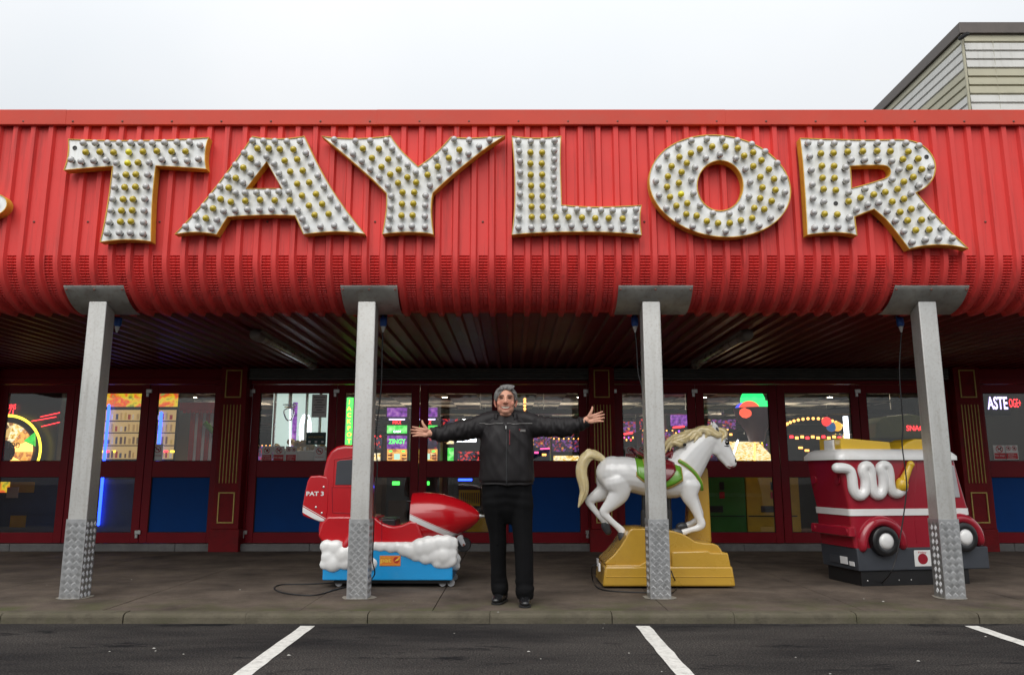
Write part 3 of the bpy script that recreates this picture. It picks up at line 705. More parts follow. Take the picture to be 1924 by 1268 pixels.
cable('power_cable', [p, P(1196, 650, 7.24), P(1199, 700, 7.24), P(1206, 730, 7.22), P(1212, 800, 7.2), P(1216, 900, 7.18), P(1225, 1000, 7.18), P(1240, 1060, 7.18), G(1250, 1100)+Vector((0, 0, .007))],
      'black cable hanging from plug down behind the post before the horse')
p = pts[3]
cable('power_cable', [p, P(1692, 650, 7.26), P(1690, 700, 7.26), P(1694, 760, 7.26), P(1697, 800, 7.26), P(1695, 835, 7.26), P(1702, 890, 7.26), P(1703, 925, 7.26), P(1693, 1000, 7.26), P(1683, 1050, 7.26), P(1672, 1078, 7.28), G(1655, 1098)+Vector((0, 0, .007))],
      'black cable hanging from plug down across the side of the fire engine')
# fluorescent battens
def sof_z(y): return SOFF_Z - 0.006 + (y - SOFF_Y)*math.tan(sl)
for (ua, va, ub, vb, lab) in ((492, 622, 580, 680, 'unlit fluorescent batten on red soffit near the aeroplane ride'), (1395, 626, 1312, 683, 'unlit fluorescent batten on red soffit above the horse ride')):
    a, b = P(ua, va, 7.85), P(ub, vb, 10.3); x = (a.x+b.x)/2
    t = thing('fluorescent_light', lab, 'light', (x, 9, sof_z(9)-0.06), group='fluorescent battens under the canopy')
    tl = math.tan(sl); ya, yb = 7.9, 10.2
    def sec(y, w_, h0, h1): z = sof_z(y)-0.036; return [(x-w_, y, z-h0), (x+w_, y, z-h0), (x+w_*0.8, y, z-h1), (x-w_*0.8, y, z-h1)]
    mb = MB(); mb.rings([sec(ya, 0.07, 0.0, 0.03), sec(yb, 0.07, 0.0, 0.03)]); mb.build('batten', MATS['lamp_body'], t, bevel=0.004)
    mb = MB(); z = lambda y: sof_z(y) - 0.066
    mb.tube([(x, ya+0.06, z(ya)-0.02), (x, yb-0.06, z(yb)-0.02)], [(0.05, 0.045)]*2, n=14, k=2, ref=(0, 0, 1)); mb.build('diffuser', MATS['lamp_lens'], t, sm=50)
    for y in (ya+0.05, yb-0.05):
        mb = MB(); mb.tube([(x, y-0.06, z(y)-0.02), (x, y+0.06, z(y)-0.02)], 0.062, n=12, k=2); mb.build('end_cap', MATS['lamp_body'], t, sm=50)

# ================================================================ the clad building behind
mat('clad_white', (0.60, 0.60, 0.57), 0.55, var=0.06, vscale=2, bump=0.04, bscale=8, dirt=(0.3, 0.28, 0.22), dirt_amt=0.35, dscale=1.4, streak=(0.36, 0.35, 0.30), streak_amt=0.4)
mat('clad_cream', (0.43, 0.41, 0.30), 0.55, var=0.06, vscale=2, bump=0.04, bscale=8, dirt=(0.25, 0.23, 0.16), dirt_amt=0.35, dscale=1.4)
mat('fascia_brown', (0.105, 0.088, 0.078), 0.5, var=0.12)
BD = 13.2
c0 = P(1806, 47, BD); bx, bz = c0.x, c0.z
bh = P(1806, 500, BD)  # only used for scale
ph = 17.25*pxs(BD, bz)*1.005
bld = thing('clad_building', 'taller building with white and cream horizontal metal cladding behind the arcade roof', 'building', (bx+3.5, BD+4, 0))
mb = MB(); mb.box(bx+0.03, bx+7, BD+0.03, BD+9, 0, bz-0.25); mb.build('wall', MATS['clad_white'], bld)
zt = bz - 0.21
colr = ['clad_cream', 'clad_white', 'clad_white', 'clad_white', 'clad_cream', 'clad_cream', 'clad_cream']
for k in range(26):
    z1 = zt - k*ph; z0 = z1 - ph
    m_ = MATS[colr[k % 7] if k < 7 else ['clad_white', 'clad_white', 'clad_white', 'clad_cream', 'clad_cream', 'clad_cream'][(k-7) % 6]]
    prof = [(0.0, z1), (-0.034, z1-ph*0.06), (-0.046, z0+ph*0.14), (0.0, z0)]
    mb = MB(); mb.rings([[(bx-0.0, BD+q, z) for q, z in prof][::-1], [(bx+7, BD+q, z) for q, z in prof][::-1]], closed=False, cap=False)
    mb.f = [f[::-1] for f in mb.f]; mb.build('cladding_board', m_, bld)
    mb = MB(); mb.rings([[(bx+q, BD+0.0, z) for q, z in prof], [(bx+q, BD+9, z) for q, z in prof]], closed=False, cap=False)
    mb.f = [f[::-1] for f in mb.f]; mb.build('cladding_board', m_, bld)
mb = MB(); mb.box(bx-0.09, bx+7.1, BD-0.09, BD-0.048, zt-0.01, bz); mb.box(bx-0.09, bx-0.048, BD-0.0479, BD+9, zt-0.01, bz); mb.box(bx-0.0479, bx+7.1, BD-0.0479, BD+9, bz-0.06, bz-0.002)
mb.build('roof_trim', MATS['fascia_brown'], bld, bevel=0.008)
for k in range(2):
    mb = MB(); mb.box(bx-0.055, bx-0.02, BD+0.0-0.055, BD-0.02, bz-0.25-26*ph, zt-0.02) if k == 0 else mb.box(bx+0.52, bx+0.526, BD-0.043, BD-0.0405, zt-12*ph, zt)
    mb.build('corner_trim' if k == 0 else 'sheet_lap', MATS['clad_cream'], bld)
t = thing('security_camera', 'small black security camera under the eaves of the clad building', 'camera', (bx-0.06, BD-0.1, bz-0.33))
mb = MB(); mb.obox((bx-0.08, BD-0.16, bz-0.33), (0.035, -0.09, 0.006), (0.03, 0.012, 0), (0, 0.0, 0.03)); mb.build('housing', MATS['rubber'], t, bevel=0.01)
mb = MB(); mb.tube([(bx-0.05, BD-0.03, bz-0.26), (bx-0.07, BD-0.12, bz-0.3)], 0.02, n=8, k=2); mb.build('bracket', MATS['bright_metal'], t)
# ================================================================ bulb-lit sign letters
mat('sign_white', (0.86, 0.88, 0.88), 0.4, var=0.02, vscale=5, dirt=(0.70, 0.68, 0.60), dirt_amt=0.3, dscale=6, streak=(0.52, 0.49, 0.40), streak_amt=0.4)
mat('sign_yellow', (0.66, 0.38, 0.04), 0.45, var=0.12, vscale=7, dirt=(0.20, 0.10, 0.02), dirt_amt=0.6, dscale=9)
mat('cap_clear', (0.52, 0.515, 0.51), 0.28, var=0.18, vscale=25, coat=0.4)
mat('cap_gold', (0.50, 0.37, 0.012), 0.28, var=0.15, vscale=25, coat=0.4)
mat('cap_bright', (0.80, 0.70, 0.02), 0.2, var=0.05, coat=0.6)
mat('lamp_socket', (0.05, 0.05, 0.05), 0.5)
FACE = FY - 0.118
def bulb_mesh(name, m, flutes=14, amp=0.075):
    mb = MB(); n = flutes*4; r0 = 0.0305
    prof = [(0.017, 0.050, 0), (0.019, 0.026, 0), (0.0245, 0.022, 0.4), (0.0285, 0.016, 1), (0.0290, 0.006, 1), (0.0265, -0.004, 1), (0.0210, -0.012, 0.9), (0.0130, -0.0180, 0.7), (0.0055, -0.0205, 0.3), (0.0008, -0.021, 0)]
    rs = []
    for r, h, t in prof:
        rs.append([((r*(1 + amp*t*math.cos(flutes*a)))*math.cos(a), h, -(r*(1 + amp*t*math.cos(flutes*a)))*math.sin(a)) for a in [2*math.pi*j/n for j in range(n)]])
    mb.rings(rs); mb.mi = [1 if i < n else 0 for i in range(len(mb.f))]
    return mb.mesh(name, [m, MATS['lamp_socket']], 60)
B_S = bulb_mesh('bulb', MATS['cap_clear']); B_G = bulb_mesh('bulb', MATS['cap_gold']); B_L = bulb_mesh('bulb', MATS['cap_bright'], amp=0.0)
hb = MB(); hb.lathe([(0.020, 0.001), (0.020, -0.004), (0.014, -0.0045), (0.013, 0.0005)], axis='y', n=16); HOLE = hb.mesh('empty_lamp_hole', MATS['lamp_socket'], 40)
def spl(pts, corners=None):
    return pts
def letter(ch, org, sc, outer, holes, silver, gold, label, bright=(), empty=()):
    f = lambda q, d: P(org[0] + q[0]/sc, org[1] + q[1]/sc, d)
    o2 = [f(q, FACE) for q in outer]; h2 = [[f(q, FACE) for q in h] for h in holes]
    cx = sum(p.x for p in o2)/len(o2); zmin = min(p.z for p in o2)
    t = thing('sign_letter', label, 'letter', (cx, FACE, zmin), group='bulb studded white letters of the sign')
    def shape(name, m, grow, y0, y1, face):
        bm = bmesh.new(); edges = []
        for loop in [o2] + h2:
            vs = [bm.verts.new((p.x, y0, p.z)) for p in loop]
            for i in range(len(vs)): edges.append(bm.edges.new((vs[i], vs[(i+1) % len(vs)])))
        if face:
            bmesh.ops.triangle_fill(bm, edges=edges, use_beauty=True, use_dissolve=False)
            for fc in bm.faces:
                fc.normal_update()
                if fc.normal.y > 0: fc.normal_flip()
        else:
            r = bmesh.ops.extrude_edge_only(bm, edges=edges)
            for v in [g for g in r['geom'] if isinstance(g, bmesh.types.BMVert)]: v.co.y = y1
            bmesh.ops.recalc_face_normals(bm, faces=bm.faces)
        me = bpy.data.meshes.new(name); bm.to_mesh(me); bm.free(); me.materials.append(m)
        o = link(name, me, t)
        return o
    fo = shape('face', MATS['sign_white'], 0, FACE+0.004, FACE, True)
    ro = shape('return', MATS['sign_yellow'], 0, FACE-0.006, FY-0.036, False)
    s = ro.modifiers.new('thick', 'SOLIDIFY'); s.thickness = 0.007; s.offset = 0
    ybd = FACE - 0.044
    def bulb(me, q, nm='bulb', d=ybd):
        p = f(q, d); o = link(nm, me, t, local=True); o.location = (p.x-cx, d-FACE, p.z-zmin)
        if nm == 'bulb':
            o.rotation_euler = (random.uniform(-0.10, 0.06), random.uniform(-3, 3), random.uniform(-0.07, 0.07))
    for q in silver: bulb(B_S, q)
    for q in gold: bulb(B_L if q in bright else B_G, q)
    for q in empty: bulb(HOLE, q, 'empty_lamp_hole', FACE+0.003)
def ellp(cx, cy, a, b, rot, n=64):
    return [(cx + a*math.cos(t)*math.cos(rot) - b*math.sin(t)*math.sin(rot), cy + a*math.cos(t)*math.sin(rot) + b*math.sin(t)*math.cos(rot)) for t in [2*math.pi*i/n for i in range(n)]]
letter('T', (100, 230), 5.284,
  [(152,170),(300,176),(450,181),(620,184),(800,184),(1000,181),(1180,176),(1360,167),(1545,153),(1530,190),(1517,245),(1509,310),(1508,380),(1513,430),(1520,465),(1400,455),(1220,443),(1020,432),(1008,520),(998,620),(988,730),(981,850),(976,980),(973,1080),(972,1183),(910,1175),(850,1169),(780,1166),(720,1165),(660,1167),(600,1172),(535,1180),(468,1188),(490,1095),(510,1000),(530,890),(545,800),(560,700),(572,600),(582,520),(590,437),(470,444),(350,454),(230,465),(108,475),(125,430),(138,385),(148,330),(153,280),(155,225)],
  [],
  [(293,203),(410,203),(535,203),(650,203),(765,203),(868,203),(980,203),(1100,198),(1225,195),(1347,193),(1452,225),(172,368),(272,385),(395,378),(520,372),(625,403),(948,397),(1072,367),(1205,375),(1328,380),(1437,362),(618,525),(930,517),(603,642),(917,635),(586,760),(903,757),(568,872),(897,875),(550,990),(892,990),(530,1098),(650,1095),(762,1095),(885,1103)],
  [(317,295),(458,292),(595,297),(745,293),(888,290),(1025,285),(1170,288),(1310,287),(735,402),(838,397),(717,518),(817,515),(705,642),(812,638),(690,762),(787,762),(673,875),(780,872),(662,985),(768,983)],
  'white letter T of the bulb sign with yellow edges and one bulb missing', bright=((745,293),(735,402)), empty=((215,255),))
letter('A', (320, 230), 5.063,
  [(782,137),(840,148),(900,155),(965,159),(1030,160),(1090,158),(1150,154),(1215,146),(1275,135),(1330,255),(1385,368),(1450,492),(1520,612),(1600,735),(1680,848),(1765,958),(1850,1062),(1775,1051),(1700,1044),(1625,1040),(1550,1040),(1475,1044),(1400,1050),(1268,1065),(1228,975),(1188,888),(1100,884),(1000,882),(900,882),(800,885),(670,891),(545,900),(492,985),(440,1069),(385,1057),(330,1050),(280,1046),(230,1045),(185,1047),(140,1051),(45,1064),(120,988),(200,903),(285,805),(370,698),(465,578),(560,452),(630,358),(700,262)],
  [[(918,375),(1062,631),(722,633)]],
  [(778,175),(883,175),(993,178),(1105,180),(1230,178),(700,288),(912,322),(1287,290),(618,402),(826,392),(985,393),(1337,397),(541,511),(762,484),(1032,484),(1400,505),(470,609),(687,570),(1082,568),(1458,607),(617,668),(708,668),(817,665),(925,660),(1028,657),(1124,659),(1522,710),(393,700),(318,796),(502,842),(614,835),(730,826),(845,826),(960,824),(1080,826),(1208,833),(1592,804),(238,890),(441,924),(1253,917),(1663,905),(142,990),(263,990),(385,1005),(1294,999),(1426,987),(1557,980),(1718,990)],
  [(826,247),(933,247),(1040,255),(1168,255),(762,340),(1086,363),(1205,350),(692,430),(1138,467),(1257,458),(620,528),(1205,583),(1320,570),(552,620),(1250,696),(1384,680),(475,728),(572,755),(710,746),(852,737),(991,740),(1135,743),(1316,792),(1442,775),(404,818),(1370,880),(1504,870),(335,911)],
  'white letter A of the bulb sign with yellow edges and triangular hole')
letter('Y', (590, 230), 5.063,
  [(75,133),(135,143),(200,150),(275,155),(350,157),(425,157),(500,154),(560,150),(620,145),(675,139),(728,132),(758,178),(790,222),(825,265),(865,307),(925,365),(990,425),(1048,386),(1102,345),(1155,300),(1205,252),(1256,196),(1305,140),(1350,147),(1400,151),(1450,153),(1500,153),(1575,150),(1650,145),(1730,137),(1815,128),(1705,198),(1600,272),(1500,350),(1400,430),(1325,494),(1250,560),(1190,616),(1130,673),(1120,725),(1115,780),(1114,840),(1116,900),(1123,980),(1135,1066),(1080,1055),(1020,1049),(955,1046),(890,1045),(825,1047),(760,1051),(652,1063),(668,980),(680,900),(688,840),(691,780),(692,730),(690,675),(625,610),(560,545),(480,474),(400,403),(315,330),(230,259),(152,195)],
  [],
  [(190,162),(393,177),(533,173),(685,170),(284,228),(741,250),(370,298),(808,332),(452,368),(889,405),(533,443),(967,475),(620,519),(702,601),(734,700),(728,802),(721,900),(710,996),(825,987),(930,985),(1055,992),(1053,892),(1056,790),(1060,695),(1102,599),(1192,521),(1283,440),(1376,362),(1469,296),(1570,227),(1670,165),(1475,167),(1331,160),(1246,260),(1160,338),(1058,417)],
  [(463,248),(615,250),(549,337),(705,350),(640,423),(804,449),(723,494),(888,521),(797,576),(970,570),(841,664),(952,664),(837,774),(944,771),(831,885),(938,883),(1079,498),(1177,421),(1282,339),(1382,259)],
  'white letter Y of the bulb sign with yellow edges and pointed arms')
letter('L', (940, 230), 5.283,
  [(115,140),(170,149),(230,155),(295,159),(360,160),(420,159),(480,155),(540,149),(602,140),(599,200),(597,260),(595,330),(595,400),(597,500),(600,600),(604,710),(608,822),(680,829),(750,835),(850,840),(950,842),(1050,841),(1150,838),(1275,832),(1402,825),(1393,865),(1388,910),(1386,960),(1388,1010),(1394,1065),(1402,1121),(1300,1108),(1200,1099),(1050,1091),(900,1088),(750,1088),(600,1089),(475,1093),(350,1098),(230,1106),(115,1116),(127,1030),(136,940),(143,830),(146,700),(145,570),(141,450),(136,360),(129,275),(122,205)],
  [],
  [(180,182),(302,188),(419,188),(538,180),(187,285),(535,277),(195,386),(535,367),(198,495),(528,457),(196,600),(531,552),(196,707),(531,648),(193,820),(536,747),(185,937),(530,850),(642,858),(762,862),(879,867),(1001,869),(1117,871),(1231,873),(1348,863),(1342,958),(180,1045),(309,1042),(432,1036),(568,1026),(707,1025),(843,1026),(970,1030),(1099,1040),(1225,1043),(1348,1058)],
  [(300,298),(416,298),(300,407),(412,407),(302,520),(416,517),(306,628),(419,627),(311,731),(422,730),(311,836),(421,837),(313,938),(423,936),(553,940),(677,940),(811,943),(945,950),(1076,950),(1216,954)],
  'white letter L of the bulb sign with yellow edges')
letter('O', (1200, 230), 5.283, ellp(806, 634, 706, 500, R(9)), [ellp(808, 630, 228, 250, 0, 40)],
  [(396,234),(528,180),(680,163),(832,163),(981,178),(1124,215),(1258,288),(282,322),(1379,403),(199,437),(1447,545),(173,582),(1455,690),(203,722),(1416,827),(278,848),(1316,945),(394,960),(1200,1022),(539,1030),(700,1068),(866,1080),(1040,1063),(670,349),(810,316),(968,355),(563,445),(1064,460),(526,568),(1109,591),(545,702),(1098,733),(612,822),(1026,841),(740,900),(902,905)],
  [(407,343),(520,305),(610,263),(733,238),(865,240),(987,256),(1049,330),(1139,298),(1221,375),(1141,433),(329,433),(480,403),(292,535),(428,492),(283,638),(401,600),(312,740),(423,710),(377,826),(484,802),(475,909),(579,925),(678,980),(790,998),(907,998),(1017,972),(1129,949),(1250,860),(1150,849),(1323,779),(1210,752),(1361,670),(1232,645),(1347,560),(1211,542),(1295,465)],
  'round white letter O of the bulb sign with yellow edges', bright=((423,710),))
letter('R', (1480, 230), 4.878,
  [(112,148),(250,153),(400,158),(550,162),(700,164),(800,164),(900,163),(1000,161),(1080,163),(1135,172),(1190,190),(1238,217),(1282,253),(1318,298),(1342,347),(1352,395),(1352,440),(1343,483),(1325,523),(1300,558),(1268,590),(1225,620),(1175,645),(1232,713),(1290,781),(1355,856),(1420,928),(1480,992),(1540,1050),(1600,1107),(1655,1158),(1588,1142),(1520,1131),(1455,1124),(1390,1122),(1320,1124),(1250,1131),(1180,1143),(1110,1161),(1055,1085),(1000,1012),(950,949),(900,890),(845,841),(790,795),(700,829),(612,866),(622,950),(635,1037),(590,1024),(540,1016),(470,1011),(400,1010),(340,1013),(280,1018),(178,1031),(173,910),(166,800),(159,670),(150,550),(143,445),(135,350),(124,248)],
  [[(572,402),(640,398),(700,396),(800,394),(875,395),(910,403),(932,422),(942,450),(938,474),(925,494),(905,509),(880,520),(790,549),(700,576),(640,592),(585,606),(580,500)]],
  [(190,187),(305,185),(430,190),(560,193),(690,190),(827,187),(961,185),(1088,187),(1208,213),(206,310),(587,340),(711,340),(833,342),(958,352),(1320,403),(222,435),(534,410),(1025,433),(230,567),(540,532),(962,522),(1294,500),(236,693),(336,723),(562,640),(715,608),(845,568),(1209,573),(244,823),(634,797),(736,752),(840,733),(1135,648),(250,963),(358,953),(465,953),(585,960),(917,812),(1226,763),(993,899),(1330,862),(1068,997),(1422,963),(1146,1094),(1268,1072),(1388,1063),(1514,1060),(570,868)],
  [(308,284),(424,280),(553,268),(693,264),(823,262),(945,264),(1108,267),(1060,337),(1200,332),(317,398),(428,398),(323,507),(433,508),(332,610),(443,620),(342,838),(458,842),(562,723),(671,690),(793,660),(899,638),(1121,411),(1233,428),(1157,500),(1068,543),(1011,610),(1070,700),(962,725),(1035,820),(1138,793),(1104,898),(1232,893),(1178,987),(1302,982)],
  'white letter R of the bulb sign with yellow edges and two bulbs missing', empty=((1272,318),(440,744)))
letter('dot', (0, 180), 3.848, ellp(-55, 790, 108, 78, R(-12), 40), [], [(-130, 790), (-60, 760)], [(-95, 830)], 'rounded end of another bulb sign letter beyond the letter T')
# ================================================================ coin rides
def gloss(name, col, rough=0.22, coat=0.5, **k): return mat(name, col, rough, coat=coat, var=k.pop('var', 0.05), vscale=4, rvar=0.05, **k)
gloss('ride_red', (0.48, 0.006, 0.012)); gloss('ride_blue', (0.016, 0.30, 0.66), dirt=(0.12, 0.36, 0.6), dirt_amt=0.25, dscale=6)
gloss('ride_white', (0.76, 0.76, 0.75), dirt=(0.6, 0.57, 0.5), dirt_amt=0.3, dscale=5); gloss('ride_gold', (0.50, 0.29, 0.035), rough=0.28, dirt=(0.36, 0.19, 0.03), dirt_amt=0.35, dscale=5)
gloss('ride_maroon', (0.30, 0.010, 0.024)); gloss('ride_yellow', (0.70, 0.44, 0.025)); mat('ride_black', (0.012, 0.012, 0.013), 0.35, var=0.1)
mat('ride_grey', (0.040, 0.045, 0.055), 0.45, var=0.1, vscale=8); mat('window_grey', (0.05, 0.055, 0.065), 0.35, var=0.05); gloss('cream_hair', (0.68, 0.55, 0.28), rough=0.35, dirt=(0.74, 0.69, 0.54), dirt_amt=1.0, dscale=24)
gloss('ride_green', (0.13, 0.33, 0.025)); gloss('saddle_maroon', (0.16, 0.008, 0.014)); mat('hoof_grey', (0.05, 0.052, 0.058), 0.4); mat('eye_black', (0.008, 0.008, 0.009), 0.12)
mat('logo_orange', (0.72, 0.20, 0.03), 0.4, var=0.03); mat('logo_yellow', (0.78, 0.50, 0.06), 0.4, var=0.03); mat('logo_red', (0.45, 0.03, 0.02), 0.4)
mat('foam_grey', (0.35, 0.35, 0.36), 0.5)

# ---------------------------------------------------------------- red aeroplane ride
def striped(name, base, stripe, p, q, w0, w1, lines=()):
    """paint with one straight printed stripe across x/z between points p and q (distance bands w0..w1)"""
    m = MATS[base].copy(); m.name = name; n = m.node_tree.nodes; l = m.node_tree.links; b = n['Principled BSDF']
    src = b.inputs['Base Color'].links[0].from_socket
    dx, dz = q[0]-p[0], q[1]-p[1]; L = math.hypot(dx, dz); nx, nz_ = -dz/L, dx/L
    if nz_ < 0: nx, nz_ = -nx, -nz_
    g = n.new('ShaderNodeNewGeometry'); dt = n.new('ShaderNodeVectorMath'); dt.operation = 'DOT_PRODUCT'; dt.inputs[1].default_value = (nx, 0, nz_); l.new(g.outputs['Position'], dt.inputs[0])
    off = n.new('ShaderNodeMath'); off.operation = 'SUBTRACT'; off.inputs[1].default_value = nx*p[0] + nz_*p[1]; l.new(dt.outputs['Value'], off.inputs[0])
    acc = None
    for (a, b_) in ((w0, w1),) + tuple(lines):
        c1 = n.new('ShaderNodeMath'); c1.operation = 'COMPARE'; c1.inputs[1].default_value = (a+b_)/2; c1.inputs[2].default_value = abs(b_-a)/2; l.new(off.outputs[0], c1.inputs[0])
        if acc is None: acc = c1
        else:
            mxn = n.new('ShaderNodeMath'); mxn.operation = 'MAXIMUM'; l.new(acc.outputs[0], mxn.inputs[0]); l.new(c1.outputs[0], mxn.inputs[1]); acc = mxn
    mm = n.new('ShaderNodeMix'); mm.data_type = 'RGBA'; l.new(acc.outputs[0], mm.inputs[0]); l.new(src, mm.inputs[6]); mm.inputs[7].default_value = (*stripe, 1)
    l.new(mm.outputs[2], b.inputs['Base Color']); return m
def aeroplane():
    Z = lambda zx, zy, d: P(540 + zx/3.843, 800 + zy/3.843, d)
    d0, dc = 7.52, 7.80; k = pxs(dc)/3.843
    c = G(730, 1100); t = thing('aeroplane_ride', 'red aeroplane coin ride on blue base with white clouds', 'kiddie ride', (c.x, dc, 0))
    a, b = Z(250, 1115, d0), Z(1195, 880, d0)
    mb = MB(); mb.box(a.x, b.x, d0, d0+0.6, a.z, Z(0, 850, d0).z); base = mb.build('base', MATS['ride_blue'], t, bevel=0.012, seg=3)
    mb = MB(); mb.box(a.x+0.10, b.x-0.03, d0+0.05, d0+0.55, 0.035, a.z-0.001); mb.build('skirt', MATS['ride_black'], base)
    for x in (a.x+0.14, b.x-0.02, b.x-0.10):
        for y in (d0+0.09, d0+0.5):
            mb = MB(); mb.lathe([(0.008, -0.014), (0.034, -0.014), (0.036, 0), (0.034, 0.014), (0.008, 0.014)], c=(x, y, 0.036), axis='y', n=16); mb.build('castor', MATS['foam_grey'], base, sm=40)
    # logo plate
    p, q = Z(665, 1010, d0-0.004), Z(818, 935, d0-0.004); mb = MB(); mb.box(p.x, q.x, d0-0.004, d0-0.001, p.z, q.z); lg = mb.build('logo_plate', MATS['logo_orange'], t, bevel=0.001, seg=1)
    cx, wz = (p.x+q.x)/2, q.z-p.z; wx = q.x-p.x
    text('logo_text', 'Postman', (p.x+wx*.27, d0-.0055, q.z-wz*.17), wz*.20, MATS['logo_yellow'], lg, width=wx*.46); text('logo_text', 'pat', (p.x+wx*.30, d0-.0055, p.z+wz*.47), wz*.52, MATS['logo_yellow'], lg, width=wx*.52, bold=.03)
    text('logo_text', 'SPECIAL DELIVERY SERVICE', (cx, d0-.0055, p.z+wz*.11), wz*.10, MATS['logo_yellow'], lg, width=wx*.9)
    mb = MB(); mb.lathe([(wz*.30, 0), (wz*.30, -.002)], c=(p.x+wx*.80, d0-.004, p.z+wz*.58), axis='y', n=24); mb.build('logo_disc', MATS['logo_red'], lg)
    mb = MB(); mb.prism([(p.x+wx*.70, p.z+wz*.45), (p.x+wx*.88, p.z+wz*.52), (p.x+wx*.99, p.z+wz*.86), (p.x+wx*.86, p.z+wz*.74)], d0-.0075, d0-.0062); mb.build('logo_swoosh', MATS['logo_yellow'], lg)
    # clouds hugging the base
    rr = random.Random(5); mb = MB()
    def puff(zx, zy, r, dd=0.0, fl=0.55): q = Z(zx, zy, d0+0.01+dd); mb.ell(q, (r*k, r*k*fl, r*k*0.95), n=16, m=10)
    for zx, zy, r in ((285, 870, 52), (350, 880, 60), (300, 945, 58), (330, 990, 66), (270, 1000, 40), (400, 930, 70), (420, 985, 55), (470, 900, 55), (480, 960, 55), (540, 910, 55), (560, 960, 60), (590, 1000, 55), (615, 990, 40)): puff(zx, zy, r)
    for i in range(8): puff(560+i*38, 868+(4 if i % 2 else -3)+i*1.5, 34 if i < 5 else 40)
    for zx, zy, r in ((850, 890, 55), (900, 900, 62), (960, 880, 72), (1020, 870, 78), (1090, 850, 66), (1150, 850, 66), (1190, 860, 45), (930, 930, 50), (1000, 945, 56), (1060, 930, 66), (1130, 930, 75), (1180, 920, 50), (1090, 980, 50), (1150, 985, 46), (1175, 970, 52), (1120, 1000, 34), (1205, 830, 30)): puff(zx, zy, r)
    for zx, zy, r in ((1205, 960, 50), (1215, 1010, 36), (1195, 880, 50)): puff(zx, zy, r, dd=0.22)
    mb.box(a.x+0.01, b.x-0.01, d0+0.012, d0+0.59, Z(0, 905, d0).z, Z(0, 838, d0).z)
    for i in range(9):
        q = Z(300+i*110, 860, d0+0.58); mb.ell(q, (0.09, 0.05, 0.08), n=12, m=8)
    me = organic(mb, 'clouds', MATS['ride_white'], voxel=0.011, it=9); link('clouds', me, t)
    # nose: cowling from the cockpit to the tip
    p, q = Z(900, 645, dc-0.2), Z(1235, 800, dc-0.2)
    mred = striped('red_nose_paint', 'ride_red', (0.74, 0.74, 0.73), (p.x, p.z), (q.x, q.z), -0.047, 0.0, ((0.004, 0.008),))
    mb = MB(); rs = []; n = 32
    for zx, cy, r, hw in ((905, 662, 176, 0.235), (960, 660, 177, 0.235), (1040, 657, 172, 0.228), (1120, 655, 160, 0.213), (1200, 654, 137, 0.185), (1270, 653, 109, 0.148), (1330, 652, 75, 0.10), (1370, 651, 42, 0.056), (1388, 650, 18, 0.024)):
        q = Z(zx, cy, dc); rs.append([(q.x, q.y - hw*math.cos(an), q.z + r*k*math.sin(an)*(1.0 if math.sin(an) > -0.3 else 1.03)) for an in [2*math.pi*j/n for j in range(n)]])
    rs.insert(0, [tuple(Vector(v)*1.0 + Vector((0.001, 0, 0))) for v in rs[0]])
    mb.rings(rs); mb.build('nose', mred, t, sm=50)
    # spinner
    q = Z(1388, 650, dc); mb = MB(); mb.lathe([(0.022, -0.01), (0.025, 0.0), (0.020, 0.012), (0.012, 0.03), (0.016, 0.034), (0.012, 0.046), (0.002, 0.052)], c=q, axis='x', n=16); mb.build('spinner', MATS['bright_metal'], t, sm=50)
    # lower hull: a tub from the tail to the nose
    mb = MB(); n = 20; rs = []
    for zx, zt_, zb, hw in ((262, 770, 800, 0.10), (300, 640, 822, 0.19), (400, 600, 835, 0.225), (520, 610, 838, 0.232), (620, 645, 840, 0.234), (668, 655, 840, 0.234), (690, 675, 840, 0.234), (740, 702, 840, 0.234), (800, 712, 840, 0.235), (850, 703, 840, 0.235), (890, 685, 838, 0.235), (930, 670, 838, 0.235), (1000, 690, 830, 0.22)):
        qt, qb = Z(zx, zt_, dc), Z(zx, zb, dc)
        ring = []
        for j in range(n):
            an = math.pi*j/(n-1); cy_ = -math.cos(an); sy = math.sin(an)
            ring.append((qt.x, dc + hw*math.copysign(abs(cy_)**0.5, cy_), qt.z - (qt.z-qb.z)*sy**0.6))
        rs.append(ring)
    hp = [(262, 780), (285, 690), (330, 640), (520, 640), (650, 645), (672, 655), (690, 672), (720, 692), (760, 706), (800, 710), (845, 703), (880, 688), (915, 672), (960, 680), (1000, 800), (960, 838), (330, 838), (285, 815)]
    mb = MB(); mb.prism([(Z(x, y, dc).x, Z(x, y, dc).z) for x, y in hp], dc-0.236, dc+0.236); hull = mb.build('hull', MATS['ride_red'], t, bevel=0.022, seg=4, sm=45)
    for zx in (680, 672):
        pass
    q0, q1 = Z(681, 672, dc-0.236), Z(681, 836, dc-0.236); mb = MB(); mb.tube([q0, q1], 0.004, n=6, k=2); mb.build('panel_seam', MATS['ride_maroon'], hull)
    # tall cabin back with window
    prof = [(258, 760), (272, 650), (285, 540), (288, 420), (298, 330), (318, 235), (345, 185), (390, 152), (450, 140), (520, 142), (560, 160), (590, 220), (602, 330), (606, 480), (612, 640), (640, 700), (640, 835), (340, 832), (285, 805)]
    mb = MB(); pz = [(Z(x, y, dc).x, Z(x, y, dc).z) for x, y in prof]; mb.prism(pz, dc-0.225, dc+0.225); tower = mb.build('cabin', MATS['ride_red'], t, bevel=0.045, seg=5, sm=50)
    wp = [(358, 258), (380, 248), (575, 235), (585, 245), (590, 425), (345, 425)]
    mb = MB(); yf = dc-0.2255; mb.prism([(Z(x, y, yf).x, Z(x, y, yf).z) for x, y in wp], yf-0.004, yf+0.02); mb.build('window', MATS['window_grey'], tower, bevel=0.003)
